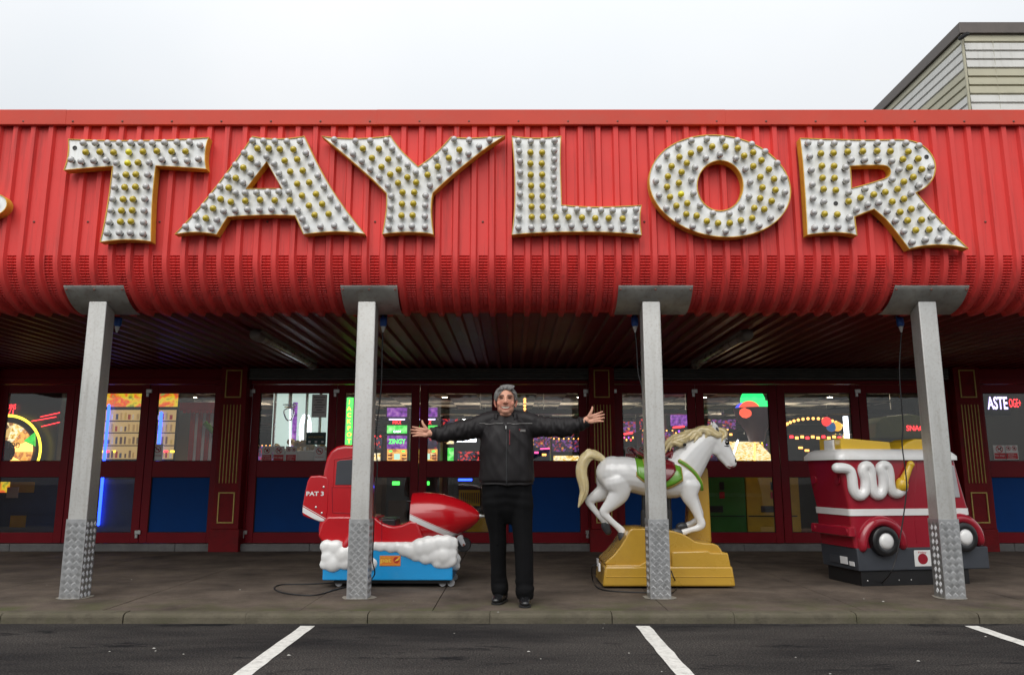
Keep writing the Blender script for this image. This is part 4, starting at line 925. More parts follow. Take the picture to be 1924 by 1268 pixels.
    ring = [Z(x, y, yf) for x, y in ((338, 240), (470, 222), (600, 222), (604, 440), (330, 440), (338, 240))]
    mb = MB(); mb.tube([(q.x, yf-0.001, q.z) for q in ring], 0.005, n=6, spline=False); mb.build('window_bead', MATS['ride_red'], tower)
    ring = [Z(x, y, yf) for x, y in ((322, 440), (326, 625), (500, 632))]
    mb = MB(); mb.tube([(q.x, yf-0.0005, q.z) for q in ring], 0.004, n=6, spline=False); mb.build('panel_seam', MATS['ride_maroon'], tower)
    # seat inside the cockpit
    p, q = Z(600, 650, dc), Z(800, 660, dc); mb = MB(); mb.box(p.x, q.x, dc-0.17, dc+0.17, q.z-0.10, q.z); mb.build('seat', MATS['ride_black'], t, bevel=0.02, seg=3)
    # hand grip by the cowling edge
    q = Z(905, 545, dc-0.1); mb = MB(); mb.tube([(q.x+0.02, q.y, q.z), (q.x-0.05, q.y-0.01, q.z+0.003)], 0.009, n=8, k=2); mb.build('grip', MATS['ride_black'], t, sm=50)
    # tail fin
    yt = dc - 0.23; p, q = Z(105, 580, yt), Z(265, 672, yt)
    mfin = striped('red_fin_paint', 'ride_red', (0.74, 0.74, 0.73), (p.x, p.z), (q.x, q.z), -0.046, 0.0, ((0.008, 0.013),))
    tp = [(165, 360), (235, 356), (285, 366), (298, 385), (297, 500), (293, 620), (280, 672), (262, 694), (230, 690), (150, 664), (112, 648), (105, 625), (110, 560), (125, 480), (145, 395)]
    mb = MB(); mb.prism([(Z(x, y, yt).x, Z(x, y, yt).z) for x, y in tp], yt, yt+0.05); fin = mb.build('tail_fin', mfin, t, bevel=0.014, seg=4, sm=50)
    q = Z(200, 488, yt); text('fin_text', 'PAT 3', (q.x, yt-0.002, q.z), 30*k, MATS['ride_white'], fin, width=122*k, bold=.03)
    for zx, zy in ((262, 441), (206, 586), (248, 628)):
        q = Z(zx, zy, yt); mb = MB(); mb.lathe([(0.010, 0.002), (0.010, -0.004), (0.004, -0.008)], c=(q.x, yt, q.z), axis='y', n=10); mb.build('rivet', MATS['bright_metal'], fin, sm=40)
    # skid foot and nose wheel
    mb = MB(); q0, q1 = Z(470, 790, dc-0.24), Z(420, 865, dc-0.26); mb.tube([q0, q1], [0.05, 0.045], n=12, k=3); mb.build('skid', MATS['ride_red'], t, sm=60)
    w0 = Z(1275, 855, dc-0.06); mb = MB(); mb.lathe([(0.035, -0.028), (0.062, -0.028), (0.068, -0.016), (0.070, 0), (0.068, 0.016), (0.062, 0.028), (0.035, 0.028)], c=w0, axis='y', n=28); wheel = mb.build('nose_wheel', MATS['ride_black'], t, sm=40)
    mb = MB(); mb.lathe([(0.012, -0.03), (0.012, -0.045), (0.002, -0.047)], c=w0, axis='y', n=10); mb.build('axle', MATS['screw_rust'], wheel, sm=40)
    for s_ in (-1, 1):
        q0 = Z(1245, 800, dc-0.06); mb = MB(); y = w0.y + s_*0.036
        mb.tube([(q0.x, y, q0.z), (w0.x-0.003, y, w0.z)], [(0.028, 0.005), (0.022, 0.005)], n=12, k=3); mb.build('wheel_fork', MATS['foam_grey'], wheel, sm=40)
aeroplane()

# ---------------------------------------------------------------- white galloping horse ride
def horse():
    s = 3.428; dc = 7.80
    Z = lambda zx, zy, d=dc: P(1060 + zx/s, 760 + zy/s, d)
    k = pxs(dc)/s
    t = thing('horse_ride', 'white galloping horse coin ride with cream mane on a golden base', 'kiddie ride', (Z(680, 0).x, dc, 0))
    def pt(zx, zy, dy=0.0): q = Z(zx, zy); return (q.x, dc+dy, q.z)
    mb = MB()
    def lim(pts, n=16): mb.tube([pt(a[0], a[1], a[2]) for a in pts], [((a[3] if len(a) < 5 else a[3])*k, (a[3] if len(a) < 5 else a[4])*k) for a in pts], n=n, k=5)
    lim([(300, 440, 0, 100, 92), (370, 445, 0, 112, 112), (450, 455, 0, 112, 118), (540, 480, 0, 108, 118), (630, 495, 0, 106, 114), (720, 490, 0, 108, 105), (790, 490, 0, 88, 82)], 20)
    mb.ell(pt(315, 440), (105*k, 105*k, 110*k)); mb.ell(pt(330, 475, -0.055), (100*k, 62*k, 95*k)); mb.ell(pt(330, 475, 0.055), (100*k, 62*k, 95*k))
    mb.ell(pt(780, 480, -0.03), (90*k, 75*k, 105*k)); mb.ell(pt(800, 510, 0.02), (75*k, 70*k, 85*k))
    lim([(750, 440, 0, 128, 84), (800, 372, 0, 116, 74), (855, 302, 0, 98, 64), (915, 240, 0, 76, 52), (975, 207, 0, 56, 43)])
    # head
    lim([(965, 207, 0, 54, 40), (995, 237, 0, 62, 42), (1022, 287, 0, 55, 38), (1054, 332, 0, 44, 33), (1075, 364, 0, 37, 30), (1084, 378, 0, 29, 26)])
    mb.ell(pt(982, 275, -0.018), (52*k, 24*k, 55*k)); mb.ell(pt(982, 275, 0.018), (52*k, 24*k, 55*k))
    lim([(1010, 320, 0, 36, 26), (1040, 365, 0, 24, 22), (1060, 395, 0, 19, 20), (1063, 402, 0, 12, 15)])
    mb.ell(pt(1028, 232, -0.034), (22*k, 12*k, 16*k)); mb.ell(pt(1092, 352, -0.018), (14*k, 12*k, 14*k)); mb.ell(pt(1092, 352, 0.018), (14*k, 12*k, 14*k))
    # hind legs
    for dy, off in ((-0.085, None), (0.085, 1)):
        if off is None:
            lim([(335, 500, dy, 92, 62), (345, 565, dy, 72, 46), (305, 625, dy, 50, 34), (262, 668, dy, 34, 24), (248, 692, dy, 28, 20), (285, 735, dy, 22, 18), (330, 775, dy, 21, 18), (362, 806, dy, 25, 20), (368, 828, dy, 24, 22)], 14)
        else:
            lim([(290, 500, dy, 85, 60), (262, 560, dy, 60, 42), (205, 595, dy, 40, 30), (165, 622, dy, 27, 20), (178, 650, dy, 23, 18), (222, 705, dy, 20, 17), (262, 748, dy, 23, 19), (275, 772, dy, 22, 21)], 14)
    # fore legs, folded at the knee
    lim([(790, 520, -0.08, 80, 50), (795, 590, -0.085, 54, 38), (825, 650, -0.085, 38, 28), (852, 715, -0.085, 29, 23), (872, 765, -0.085, 27, 23), (850, 788, -0.085, 23, 20), (800, 803, -0.085, 19, 17), (755, 818, -0.085, 22, 19), (735, 822, -0.085, 22, 20)], 14)
    lim([(800, 520, 0.08, 80, 50), (828, 590, 0.08, 52, 36), (860, 650, 0.08, 35, 26), (884, 705, 0.08, 27, 22), (880, 732, 0.08, 24, 20), (835, 765, 0.08, 19, 17), (790, 785, 0.08, 21, 19)], 14)
    me = organic(mb, 'body', MATS['ride_white'], voxel=0.0085, it=9); body = link('body', me, t)
    # ears
    for dy in (-0.035, 0.035):
        mb = MB(); mb.tube([pt(975, 190, dy), pt(968, 160, dy), pt(962, 140, dy*1.2), pt(955, 112, dy*1.3)], [(20*k, 12*k), (24*k, 11*k), (19*k, 9*k), (3*k, 3*k)], n=12, k=4)
        e = mb.build('ear', MATS['ride_white'], body, sm=60)
        if dy < 0:
            mb = MB(); q = pt(975, 158, dy-0.013); mb.ell(q, (9*k, 4*k, 26*k), n=10, m=8, rot=Matrix.Rotation(R(-28), 3, 'Y')); mb.build('inner_ear', MATS['hoof_grey'], e, sm=60)
    for s_ in (-1, 1):
        q = pt(1040, 246, s_*0.053); mb = MB(); mb.ell(q, (15*k, 10*k, 15*k), n=14, m=8); mb.build('eye', MATS['eye_black'], body, sm=60)
        if s_ < 0:
            mb = MB(); mb.ell((q[0]-3*k, q[1]-9*k, q[2]+4*k), (4*k, 3*k, 4*k), n=8, m=6); mb.build('eye_glint', MATS['ride_white'], body, sm=60)
            mb = MB(); mb.tube([pt(1012, 262, -0.051), pt(1028, 268, -0.056), pt(1050, 268, -0.051)], 3.0*k, n=6); mb.build('eyelid', MATS['eye_black'], body, sm=60)
            mb = MB(); mb.tube([pt(1018, 230, -0.052), pt(1036, 226, -0.056), pt(1052, 232, -0.050)], 2.6*k, n=6); mb.build('eyelid', MATS['eye_black'], body, sm=60)
        q = pt(1096, 362, s_*0.030); mb = MB(); mb.ell(q, (9*k, 5*k, 13*k), n=10, m=8); mb.build('nostril', MATS['eye_black'], body, sm=60)
    mb = MB(); mb.tube([pt(1088, 392, -0.022), pt(1072, 402, -0.026), pt(1052, 396, -0.024)], 4*k, n=6); mb.build('mouth', MATS['saddle_maroon'], body, sm=60)
    # hooves
    for pts in ([(366, 826, -0.085, 26, 22), (372, 850, -0.085, 30, 25), (385, 884, -0.085, 24, 24)], [(270, 770, 0.085, 24, 21), (274, 788, 0.085, 28, 23), (290, 820, 0.085, 23, 22)],
                [(738, 822, -0.085, 24, 21), (712, 820, -0.085, 28, 23), (690, 822, -0.085, 25, 22)], [(792, 784, 0.08, 22, 20), (770, 786, 0.08, 26, 22), (752, 790, 0.08, 23, 21)]):
        mb = MB(); mb.tube([pt(a[0], a[1], a[2]) for a in pts], [(a[3]*k, a[4]*k) for a in pts], n=14, k=4); mb.build('hoof', MATS['hoof_grey'], body, sm=55)
    # tail: a thick swept lock with grooves
    path = [(262, 362, 22), (225, 335, 32), (180, 322, 42), (138, 345, 47), (115, 395, 46), (112, 450, 45), (125, 510, 42), (128, 560, 35), (112, 610, 25), (92, 660, 6)]
    mb = MB(); mb.tube([pt(a[0], a[1], 0) for a in path], [(a[2]*k*0.82, a[2]*k*0.62) for a in path], n=14, k=5)
    for j in range(9):
        o = (j-4)/4.0*1.18
        mb.tube([pt(a[0] + o*a[2]*0.72*math.cos(0.4+i*0.13), a[1] + o*a[2]*0.72*(0.9 if i < 3 else -0.15), -a[2]*k*0.62*math.sqrt(max(0.05, 1-o*o*0.7))) for i, a in enumerate(path)], [max(3, a[2]*0.155)*k for a in path], n=7, k=4)
    me = organic(mb, 'tail', MATS['cream_hair'], voxel=0.0042, it=1); link('tail', me, body)
    # mane: overlapping wavy locks thrown back from the crest
    rm = random.Random(4); mb = MB()
    crest = [(1000, 168), (960, 150), (915, 150), (870, 165), (830, 185), (790, 205), (755, 225)]
    for i, (x, y) in enumerate(crest):
        for j in range(5):
            dy = -0.055 + 0.028*j; ln = rm.uniform(105, 165); x0, y0 = x + rm.uniform(-8, 8), y + 14 + abs(dy)*260
            pp = []
            for q in range(6):
                f = q/5; pp.append(pt(x0 - ln*f + 5*math.sin(f*7+j), y0 - 14*math.sin(f*3.1)*1.2 + 62*f*f + 12*math.sin(f*8+i+j*1.3), dy*(1+0.35*f) - 0.012*math.sin(f*6+i)))
            mb.tube(pp, [18*k, 19*k, 17*k, 14*k, 10*k, 3*k], n=8, k=4)
    for j in range(6):
        pp = [pt(990+j*7, 160, -0.02+0.008*j), pt(1022+j*4, 172, -0.03+0.010*j), pt(1030+j*3, 200, -0.045+0.014*j), pt(1010+j*5, 222+5*j, -0.055+0.016*j), pt(1000+j*4, 262+4*(j % 3), -0.055+0.016*j)]
        mb.tube(pp, [16*k, 17*k, 13*k, 9*k, 3*k], n=8, k=4)
    me = organic(mb, 'mane', MATS['cream_hair'], voxel=0.0058, it=1); link('mane', me, body)
    # saddle cloth, saddle, breast strap: they hug the barrel
    def drape(name, top, m, x0, x1, lo, dy_sc, th, edge=None, wave=0):
        mb = MB(); nx, na = 12, 14; rs = []
        for i in range(nx+1):
            zx = x0 + (x1-x0)*i/nx; cyy = 470 + 20*(zx-450)/200; ring = []
            drop = lo + wave*math.sin(i/nx*math.pi)
            for j in range(-na, na+1):
                an = j/na*R(drop); r1 = (118+th)*k*dy_sc; r2 = (128+th)*k
                q = Z(zx, cyy); ring.append((q.x, dc + math.sin(an)*r1, q.z + math.cos(an)*r2))
            rs.append(ring)
        mb.rings(rs, cap=False, closed=False); o = mb.build(name, m, body, sm=60); sd = o.modifiers.new('thick', 'SOLIDIFY'); sd.thickness = 0.010; sd.offset = 1
        return o
    cl = drape('saddle_cloth', 0, MATS['ride_green'], 452, 735, 82, 1.02, 2, wave=30)
    gd = drape('cloth_border', 0, MATS['gold_paint'], 446, 742, 86, 1.02, -1, wave=32)
    drape('cloth_border', 0, MATS['gold_paint'], 500, 690, 70, 1.02, 7, wave=28); drape('saddle_flap', 0, MATS['saddle_maroon'], 512, 700, 60, 1.03, 10, wave=36)
    mb = MB(); mb.tube([pt(458, 305, 0), pt(480, 322, 0), pt(530, 345, 0), pt(600, 350, 0), pt(650, 330, 0), pt(680, 312, 0)], [(12*k, 70*k), (16*k, 78*k), (18*k, 70*k), (18*k, 60*k), (18*k, 48*k), (15*k, 34*k)], n=16, k=4)
    mb.tube([pt(690, 400, 0), pt(688, 350, 0), pt(685, 300, 0)], [(26*k, 60*k), (20*k, 42*k), (17*k, 26*k)], n=12, k=4)
    me = organic(mb, 'saddle', MATS['saddle_maroon'], voxel=0.007, it=2); link('saddle', me, body)
    mb = MB()
    for nm, m_, w_, of in (('breast_strap', 'ride_green', 9, 0.0), ('strap_border', 'gold_paint', 13, -0.004)):
        mb = MB(); pp = []
        for zx, zy, hw in ((722, 362, 78), (765, 390, 84), (810, 430, 84), (850, 480, 74), (868, 520, 60), (874, 548, 40)):
            pp.append(pt(zx+3, zy, -(hw*k + 0.004 + of)))
        mb.tube(pp, [(w_*k, 0.006)]*len(pp), n=8, k=4, ref=(0, 1, 0)); mb.build(nm, MATS[m_], body, sm=60)
    q = pt(762, 260, -0.09); mb = MB(); mb.tube([(q[0], dc+0.1, q[2]), (q[0], dc-0.115, q[2])], 10*k, n=12, k=2); mb.build('hand_grip', MATS['ride_black'], body, sm=50)
    # supports
    for zx in (512, 676):
        a, b = pt(zx, 560), pt(zx, 800); mb = MB(); mb.tube([a, b], 0.020, n=12, k=2); mb.build('support_rod', MATS['ride_black'], t, sm=50)
        mb = MB(); mb.tube([pt(zx, 690), b], 0.030, n=12, k=2); mb.build('rod_sleeve', MATS['rubber'], t, sm=50)
    # golden base
    yb0, yb1 = 7.47, 8.13
    Zb = lambda x, y: (Z(x, y, yb0).x, Z(x, y, yb0).z)
    mb = MB(); lo = [Zb(*q) for q in ((262, 1172), (1107, 1162), (1085, 1040), (285, 1048))]
    def tap(q): return q
    mb.prism([(lo[0][0]-0.02, lo[0][1]), (lo[1][0], lo[0][1]), (lo[2][0], lo[2][1]), (lo[3][0]-0.03, lo[2][1])], yb0, yb1); mb.build('base', MATS['ride_gold'], t, bevel=0.02, seg=4, sm=40)
    q0, q1 = Zb(275, 1107), Zb(1095, 1107); mb = MB(); mb.tube([(q0[0]-0.005, yb0+0.001, q0[1]), (q1[0]-0.01, yb0+0.001, q1[1])], 0.006, n=6, k=2); mb.build('base_rib', MATS['ride_gold'], t, sm=50)
    mb = MB(); mb.box(lo[0][0]+0.04, lo[1][0]-0.06, yb0+0.05, yb1-0.05, 0.012, lo[0][1]+0.02); mb.build('skirt', MATS['ride_black'], t)
    y2 = yb0+0.035; Z2 = lambda x, y: (Z(x, y, y2).x, Z(x, y, y2).z)
    up = [(262, 1030), (268, 1012), (320, 965), (360, 915), (395, 860), (418, 810), (436, 797), (530, 797), (700, 812), (760, 830), (800, 850), (845, 880), (900, 890), (960, 893), (990, 905), (1010, 928), (1018, 948), (1040, 952), (1052, 965), (1066, 1040), (520, 1046)]
    mb = MB(); mb.prism([Z2(*q) for q in up], y2, yb1-0.06); mb.build('plinth', MATS['ride_gold'], t, bevel=0.022, seg=4, sm=40)
    p3 = [Z2(*q) for q in ((690, 945), (925, 938), (940, 950), (1050, 952), (1070, 1046), (690, 1046))]
    mb = MB(); mb.prism(p3, yb0+0.004, y2+0.03); mb.build('tray', MATS['ride_gold'], t, bevel=0.012, seg=3, sm=40)
    p3 = [Z2(*q) for q in ((268, 1030), (485, 1030), (530, 1005), (530, 1046), (270, 1046))]
    mb = MB(); mb.prism(p3, yb0+0.006, y2+0.03); mb.build('ledge', MATS['ride_gold'], t, bevel=0.01, seg=3, sm=40)
    # coin tower behind the horse
    yt = 8.02; Zt = lambda x, y: (Z(x, y, yt).x, Z(x, y, yt).z)
    mb = MB(); mb.prism([Zt(*q) for q in ((790, 885), (952, 890), (928, 420), (915, 400), (830, 400), (815, 420))], yt, yt+0.16); mb.build('coin_tower', MATS['ride_gold'], t, bevel=0.02, seg=3, sm=40)
    # left end: inlet and labels
    xe = lo[0][0]-0.02
    for (ya, yb_, za, zb_, m_) in ((yb0+0.12, yb0+0.2, 0.14, 0.21, 'paper'), (yb0+0.26, yb0+0.33, 0.17, 0.24, 'foam_grey')):
        mb = MB(); mb.box(xe-0.02, xe-0.004, ya, yb_, za, zb_); mb.build('label_plate', MATS[m_], t)
    p = Vector((xe-0.02, yb0+0.29, 0.19))
    g = lambda u, v: G(u, v) + Vector((0, 0, 0.007))
    cable('power_cable', [p, p+Vector((-0.05, -0.02, -0.03)), g(1114, 1092), g(1122, 1104), g(1140, 1110), g(1180, 1113), g(1215, 1114), g(1255, 1116), g(1268, 1110), g(1273, 1100), P(1266, 1085, 7.40), P(1261, 1072, 7.45)], 'black cable running round the golden base of the horse ride')
horse()

# ---------------------------------------------------------------- fire engine ride
def fire_engine():
    s = 3.6225; Zp = lambda zx, zy: (1480 + zx/s, 780 + zy/s)
    o = G(1617, 1102); yaw = R(9.5)
    ex = Vector((math.cos(yaw), math.sin(yaw), 0)); ey = Vector((-math.sin(yaw), math.cos(yaw), 0))
    t = thing('fire_engine_ride', 'maroon and white fire engine coin ride with white hose and yellow ladder', 'kiddie ride', o + ex*0.6 + ey*0.35, 0)
    def S(zx, zy, off=0.0):                # photo point on the near side plane -> (along, up); off moves the plane outwards
        u, v = Zp(zx, zy); a, b, c = ray(u, v); p0 = o - ey*off
        tt = ((p0.x*ey.x + p0.y*ey.y)) / (a*ey.x + b*ey.y)
        q = Vector((a*tt, b*tt, CAM_Z + c*tt)) - o
        return q.dot(ex), q.z
    def Wd(a, b, z): q = o + ex*a + ey*b; return (q.x, q.y, z)
    W = 0.62; L = 1.24
    fn = lambda q: Wd(q[0], q[1], q[2])
    zb = lambda zy: S(520, zy)[1]
    z_sk, z_gr, z_body, z_roof = zb(1062), zb(905), zb(905), zb(300)
    # skirt, grey chassis
    mb = MB(); mb.prism([(0.03, 0.0), (L-0.06, 0.0), (L-0.06, z_sk-0.001), (0.03, z_sk-0.001)], 0.02, W-0.04, fn=fn); sk = mb.build('skirt', MATS['ride_black'], t, bevel=0.004)
    for aa in (0.09, 0.42, 0.55):
        mb = MB(); q = Wd(aa, 0.018, 0.05); mb.ell(q, (0.006, 0.004, 0.006), n=8, m=5); mb.build('rivet', MATS['bright_metal'], sk)
    mb = MB(); mb.prism([(0.0, z_sk), (L+0.16, z_sk), (L+0.16, z_gr), (-0.012, z_gr)], 0.0, W, fn=fn); mb.build('chassis', MATS['ride_grey'], t, bevel=0.012, seg=3)
    # body: rings up the height; rear overhangs as it rises
    def ringat(z, ar, af, y0, y1, rad):
        pts = []
        for cx, cy, st in ((af-rad, y0+rad, -90), (af-rad, y1-rad, 0), (ar+rad, y1-rad, 90), (ar+rad, y0+rad, 180)):
            for i in range(7):
                an = R(st + 90*i/6); pts.append(Wd(cx + rad*math.cos(an), cy + rad*math.sin(an), z))
        return pts
    z1, z2 = z_body+0.001, zb(640)
    mb = MB(); mb.rings([ringat(z1, -0.018, L, 0.012, W-0.012, .03), ringat(z1+0.12, -0.035, L, 0.008, W-0.008, .035), ringat(z2, -0.045, L-0.005, 0.005, W-0.005, .035), ringat((z2+z_roof)/2, -0.09, L-0.06, 0.0, W, .04), ringat(z_roof, -0.125, L-0.10, 0.002, W-0.002, .05)])
    body = mb.build('body', MATS['ride_maroon'], t, sm=45)
    # white band round the waist
    zb0, zb1 = zb(683), zb(637)
    mb = MB(); rA, rB = ringat(zb0, -0.052, L+0.002, -0.003, W+0.003, .038), ringat(zb1, -0.056, L-0.002, -0.003, W+0.003, .038); mb.rings([rA, rB]); mb.build('waist_band', MATS['ride_white'], body, sm=45)
    # white roof
    ra = [(z_roof-0.004, -0.150, L-0.07, -0.028, W+0.028, .07), (z_roof+0.035, -0.150, L-0.07, -0.028, W+0.028, .07), (z_roof+0.075, -0.12, L-0.10, 0.0, W, .07), (z_roof+0.10, -0.07, L-0.16, 0.05, W-0.05, .06), (z_roof+0.107, 0.0, L-0.24, 0.12, W-0.12, .05)]
    mb = MB(); mb.rings([ringat(*q) for q in ra]); roof = mb.build('roof', MATS['ride_white'], t, sm=50)
    # ladder: yellow bar and white block, plus bell housing on the roof
    zr = z_roof + 0.10
    mb = MB(); mb.prism([(-0.02, zr-0.02), (0.53, zr-0.02), (0.52, zr+0.075), (-0.02, zr+0.115)], 0.12, 0.24, fn=fn); mb.build('ladder', MATS['ride_yellow'], t, bevel=0.014, seg=3)
    mb = MB(); mb.prism([(-0.035, zr-0.03), (0.02, zr-0.03), (0.02, zr+0.10), (-0.035, zr+0.10)], 0.235, 0.40, fn=fn); mb.build('ladder_block', MATS['ride_white'], t, bevel=0.01)
    mb = MB(); mb.prism([(-0.02, zr-0.02), (0.53, zr-0.02), (0.52, zr+0.075), (-0.02, zr+0.115)], 0.395, 0.51, fn=fn); mb.build('ladder', MATS['ride_yellow'], t, bevel=0.014, seg=3)
    mb = MB(); mb.prism([(0.62, zr-0.02), (0.66, zr+0.03), (0.73, zr+0.08), (0.82, zr+0.11), (0.96, zr+0.11), (1.0, zr+0.08), (1.02, zr-0.03)], 0.14, 0.48, fn=fn); mb.build('helmet_crest', MATS['ride_yellow'], t, bevel=0.02, seg=3)
    # side window of the cab
    p, q = S(1135, 560), S(1165, 340); mb = MB(); mb.prism([(p[0]-0.12, p[1]), (q[0]-0.02, p[1]), (q[0]-0.055, q[1]), (p[0]-0.15, q[1])], -0.006, 0.01, fn=fn); mb.build('window', MATS['foam_grey'], body, bevel=0.012)
    a0, z0 = S(880, 300); a1, z1_ = S(885, 880)
    mb = MB(); mb.tube([Wd(a0, 0.003, z0-0.02), Wd(a1, 0.006, z2), Wd(a1, 0.010, z1_+0.02)], 0.005, n=6, k=3); mb.build('door_seam', MATS['ride_maroon'], body)
    # mudguards and wheels
    for (zx, zy, ra_) in ((672, 858, 0), (1212, 830, 1)):
        ca, cz = S(zx, zy, 0.06); r = 0.205 if ra_ == 0 else 0.195
        mb = MB(); pth = []; rad = []
        for i in range(11):
            an = R(180 - (176)*i/10); pth.append(Wd(ca + (r*0.98)*math.cos(an)*1.05, 0.035, cz-0.045 + (r*1.12)*math.sin(an))); rad.append((0.058 if 0 < i < 10 else 0.048, 0.085))
        mb.tube(pth, rad, n=14, k=3, ref=tuple(-ey)); mb.build('mudguard', MATS['ride_maroon'], t, sm=60)
        mb = MB(); q = Wd(ca, -0.035, cz); rs = []
        def disc(prof, m_, nm, par):
            mb = MB(); rs = []
            for rr_, h in prof: rs.append([tuple(Vector(Wd(ca, 0, cz)) - ey*h + ex*(rr_*math.cos(2*math.pi*j/28)) + Vector((0, 0, rr_*math.sin(2*math.pi*j/28)))) for j in range(28)])
            mb.rings(rs); return mb.build(nm, m_, par, sm=45)
        wh = disc([(0.135, -0.05), (0.142, 0.02), (0.138, 0.055), (0.120, 0.066), (0.085, 0.066), (0.075, 0.058)], MATS['ride_black'], 'wheel', t)
        disc([(0.073, 0.052), (0.073, 0.064), (0.062, 0.078), (0.035, 0.086), (0.003, 0.088)], MATS['ride_white'], 'hub_cap', wh)
        disc([(0.080, 0.0585), (0.080, 0.0605), (0.074, 0.062), (0.0735, 0.060)], MATS['foam_grey'], 'hub_ring', wh)
    # rear bumper
    zc = zb(790); mb = MB()
    mb.rings([ringat(zc-0.05, -0.085, -0.02, -0.02, W+0.02, .02), ringat(zc-0.04, -0.095, -0.02, -0.03, W+0.03, .02), ringat(zc+0.035, -0.095, -0.02, -0.03, W+0.03, .02), ringat(zc+0.045, -0.085, -0.02, -0.02, W+0.02, .02)])
    mb.build('rear_bumper', MATS['ride_maroon'], t, sm=40)
    for bb, zz in ((0.03, zc), (W-0.03, zc)):
        mb = MB(); mb.tube([Wd(-0.094, bb, zz), Wd(-0.104, bb, zz)], 0.035, n=16, k=2, round_cap=False); mb.build('bumper_boss', MATS['ride_maroon'], t, sm=40)
    for bb in (0.10, W-0.10):
        zz = zb(440); mb = MB(); mb.tube([Wd(-0.085, bb, zz), Wd(-0.105, bb, zz)], 0.045, n=18, k=2, round_cap=False); mb.build('rear_boss', MATS['ride_maroon'], t, sm=40)
    # hose with nozzle on the side
    pts = [(345, 358), (395, 360), (432, 378), (447, 430), (455, 500), (478, 540), (508, 545), (535, 510), (538, 440), (520, 385), (527, 352), (555, 345), (572, 380), (578, 450), (590, 515), (617, 542), (645, 530), (660, 480), (655, 410), (640, 365), (655, 342), (685, 350), (700, 400), (705, 470), (722, 520), (755, 530), (785, 510), (796, 482)]
    mb = MB(); pp = []
    for zx, zy in pts:
        a_, z_ = S(zx, zy, 0.035); pp.append(Wd(a_, -0.012, z_))
    k = pxs(7.7)/s
    mb.tube(pp, [35*k]*len(pp), n=12, k=4, ref=tuple(ey))
    me = organic(mb, 'hose', MATS['ride_white'], voxel=0.006, it=3); link('hose', me, body)
    nz_ = [Wd(S(*q, 0.05)[0], -0.03, S(*q, 0.05)[1]) for q in ((786, 480), (790, 455), (800, 440), (822, 390), (838, 352), (845, 335))]
    mb = MB(); mb.tube(nz_, [42*k, 40*k, 30*k, 24*k, 22*k, 26*k], n=14, k=3, ref=tuple(ey)); mb.build('nozzle', MATS['ride_yellow'], body, sm=50)
    # stickers
    a_, z0_ = S(868, 1028, 0.002); b_, z1_ = S(970, 916, 0.002)
    mb = MB(); mb.prism([(a_, z0_), (b_, z0_), (b_, z1_), (a_, z1_)], -0.003, 0.001, fn=fn); st = mb.build('sticker', MATS['notice_white'], t, bevel=0.002, seg=1)
    cc = Wd((a_+b_)/2, -0.0045, z1_-(z1_-z0_)*0.15); text('sticker_text', 'Finley', cc, (z1_-z0_)*0.15, MATS['notice_red'], st, width=(b_-a_)*0.5, rz=yaw, extrude=.001)
    zc_ = (z0_+z1_)/2-0.006; r_ = (b_-a_)*0.30; am = (a_+b_)/2
    mb = MB(); mb.prism([(am + r_*math.cos(2*math.pi*i/24), zc_ + r_*0.95*math.sin(2*math.pi*i/24)) for i in range(24)], -0.0045, -0.0035, fn=fn); mb.build('sticker_disc', MATS['ride_maroon'], st)
    for zz, (ya, yb_), hh, m_ in ((zb(1000), (0.30, 0.46), 0.07, 'window_grey'), (zb(1000), (0.16, 0.28), 0.07, 'paper'), (zb(1015), (0.05, 0.13), 0.04, 'paper')):
        mb = MB(); mb.prism([(-0.014, zz-hh/2), (-0.010, zz-hh/2), (-0.014, zz+hh/2), (-0.018, zz+hh/2)], ya, yb_, fn=fn); mb.build('label_plate', MATS[m_], t)
fire_engine()
# ================================================================ the man with open arms
def skin_mat(name, col, sss=0.03, rough=0.45):
    m = mat(name, col, rough, spec=0.2, var=0.10, vscale=38, bump=0.06, bscale=220, rvar=0.06)
    b = m.node_tree.nodes['Principled BSDF']; b.inputs['Subsurface Weight'].default_value = sss; b.inputs['Subsurface Radius'].default_value = (0.004, 0.0015, 0.001); b.inputs['Subsurface Scale'].default_value = 1.0
    return m
skin_mat('skin', (0.50, 0.245, 0.165)); 
mat('hair_grey', (0.16, 0.155, 0.15), 0.6, spec=0.2, var=0.75, vscale=110, bump=0.6, bscale=260, stretch=(1, 1, 0.4))
mat('jacket_black', (0.0115, 0.0098, 0.0105), 0.6, var=0.12, vscale=14, bump=0.06, bscale=380, spec=0.25)
mat('trouser_black', (0.0050, 0.0050, 0.0056), 0.85, var=0.15, vscale=20, bump=0.12, bscale=500, spec=0.12)
mat('shoe_black', (0.010, 0.010, 0.011), 0.25, var=0.2, vscale=20); mat('piping_grey', (0.22, 0.21, 0.20), 0.5); mat('shirt_black', (0.010, 0.010, 0.012), 0.8)
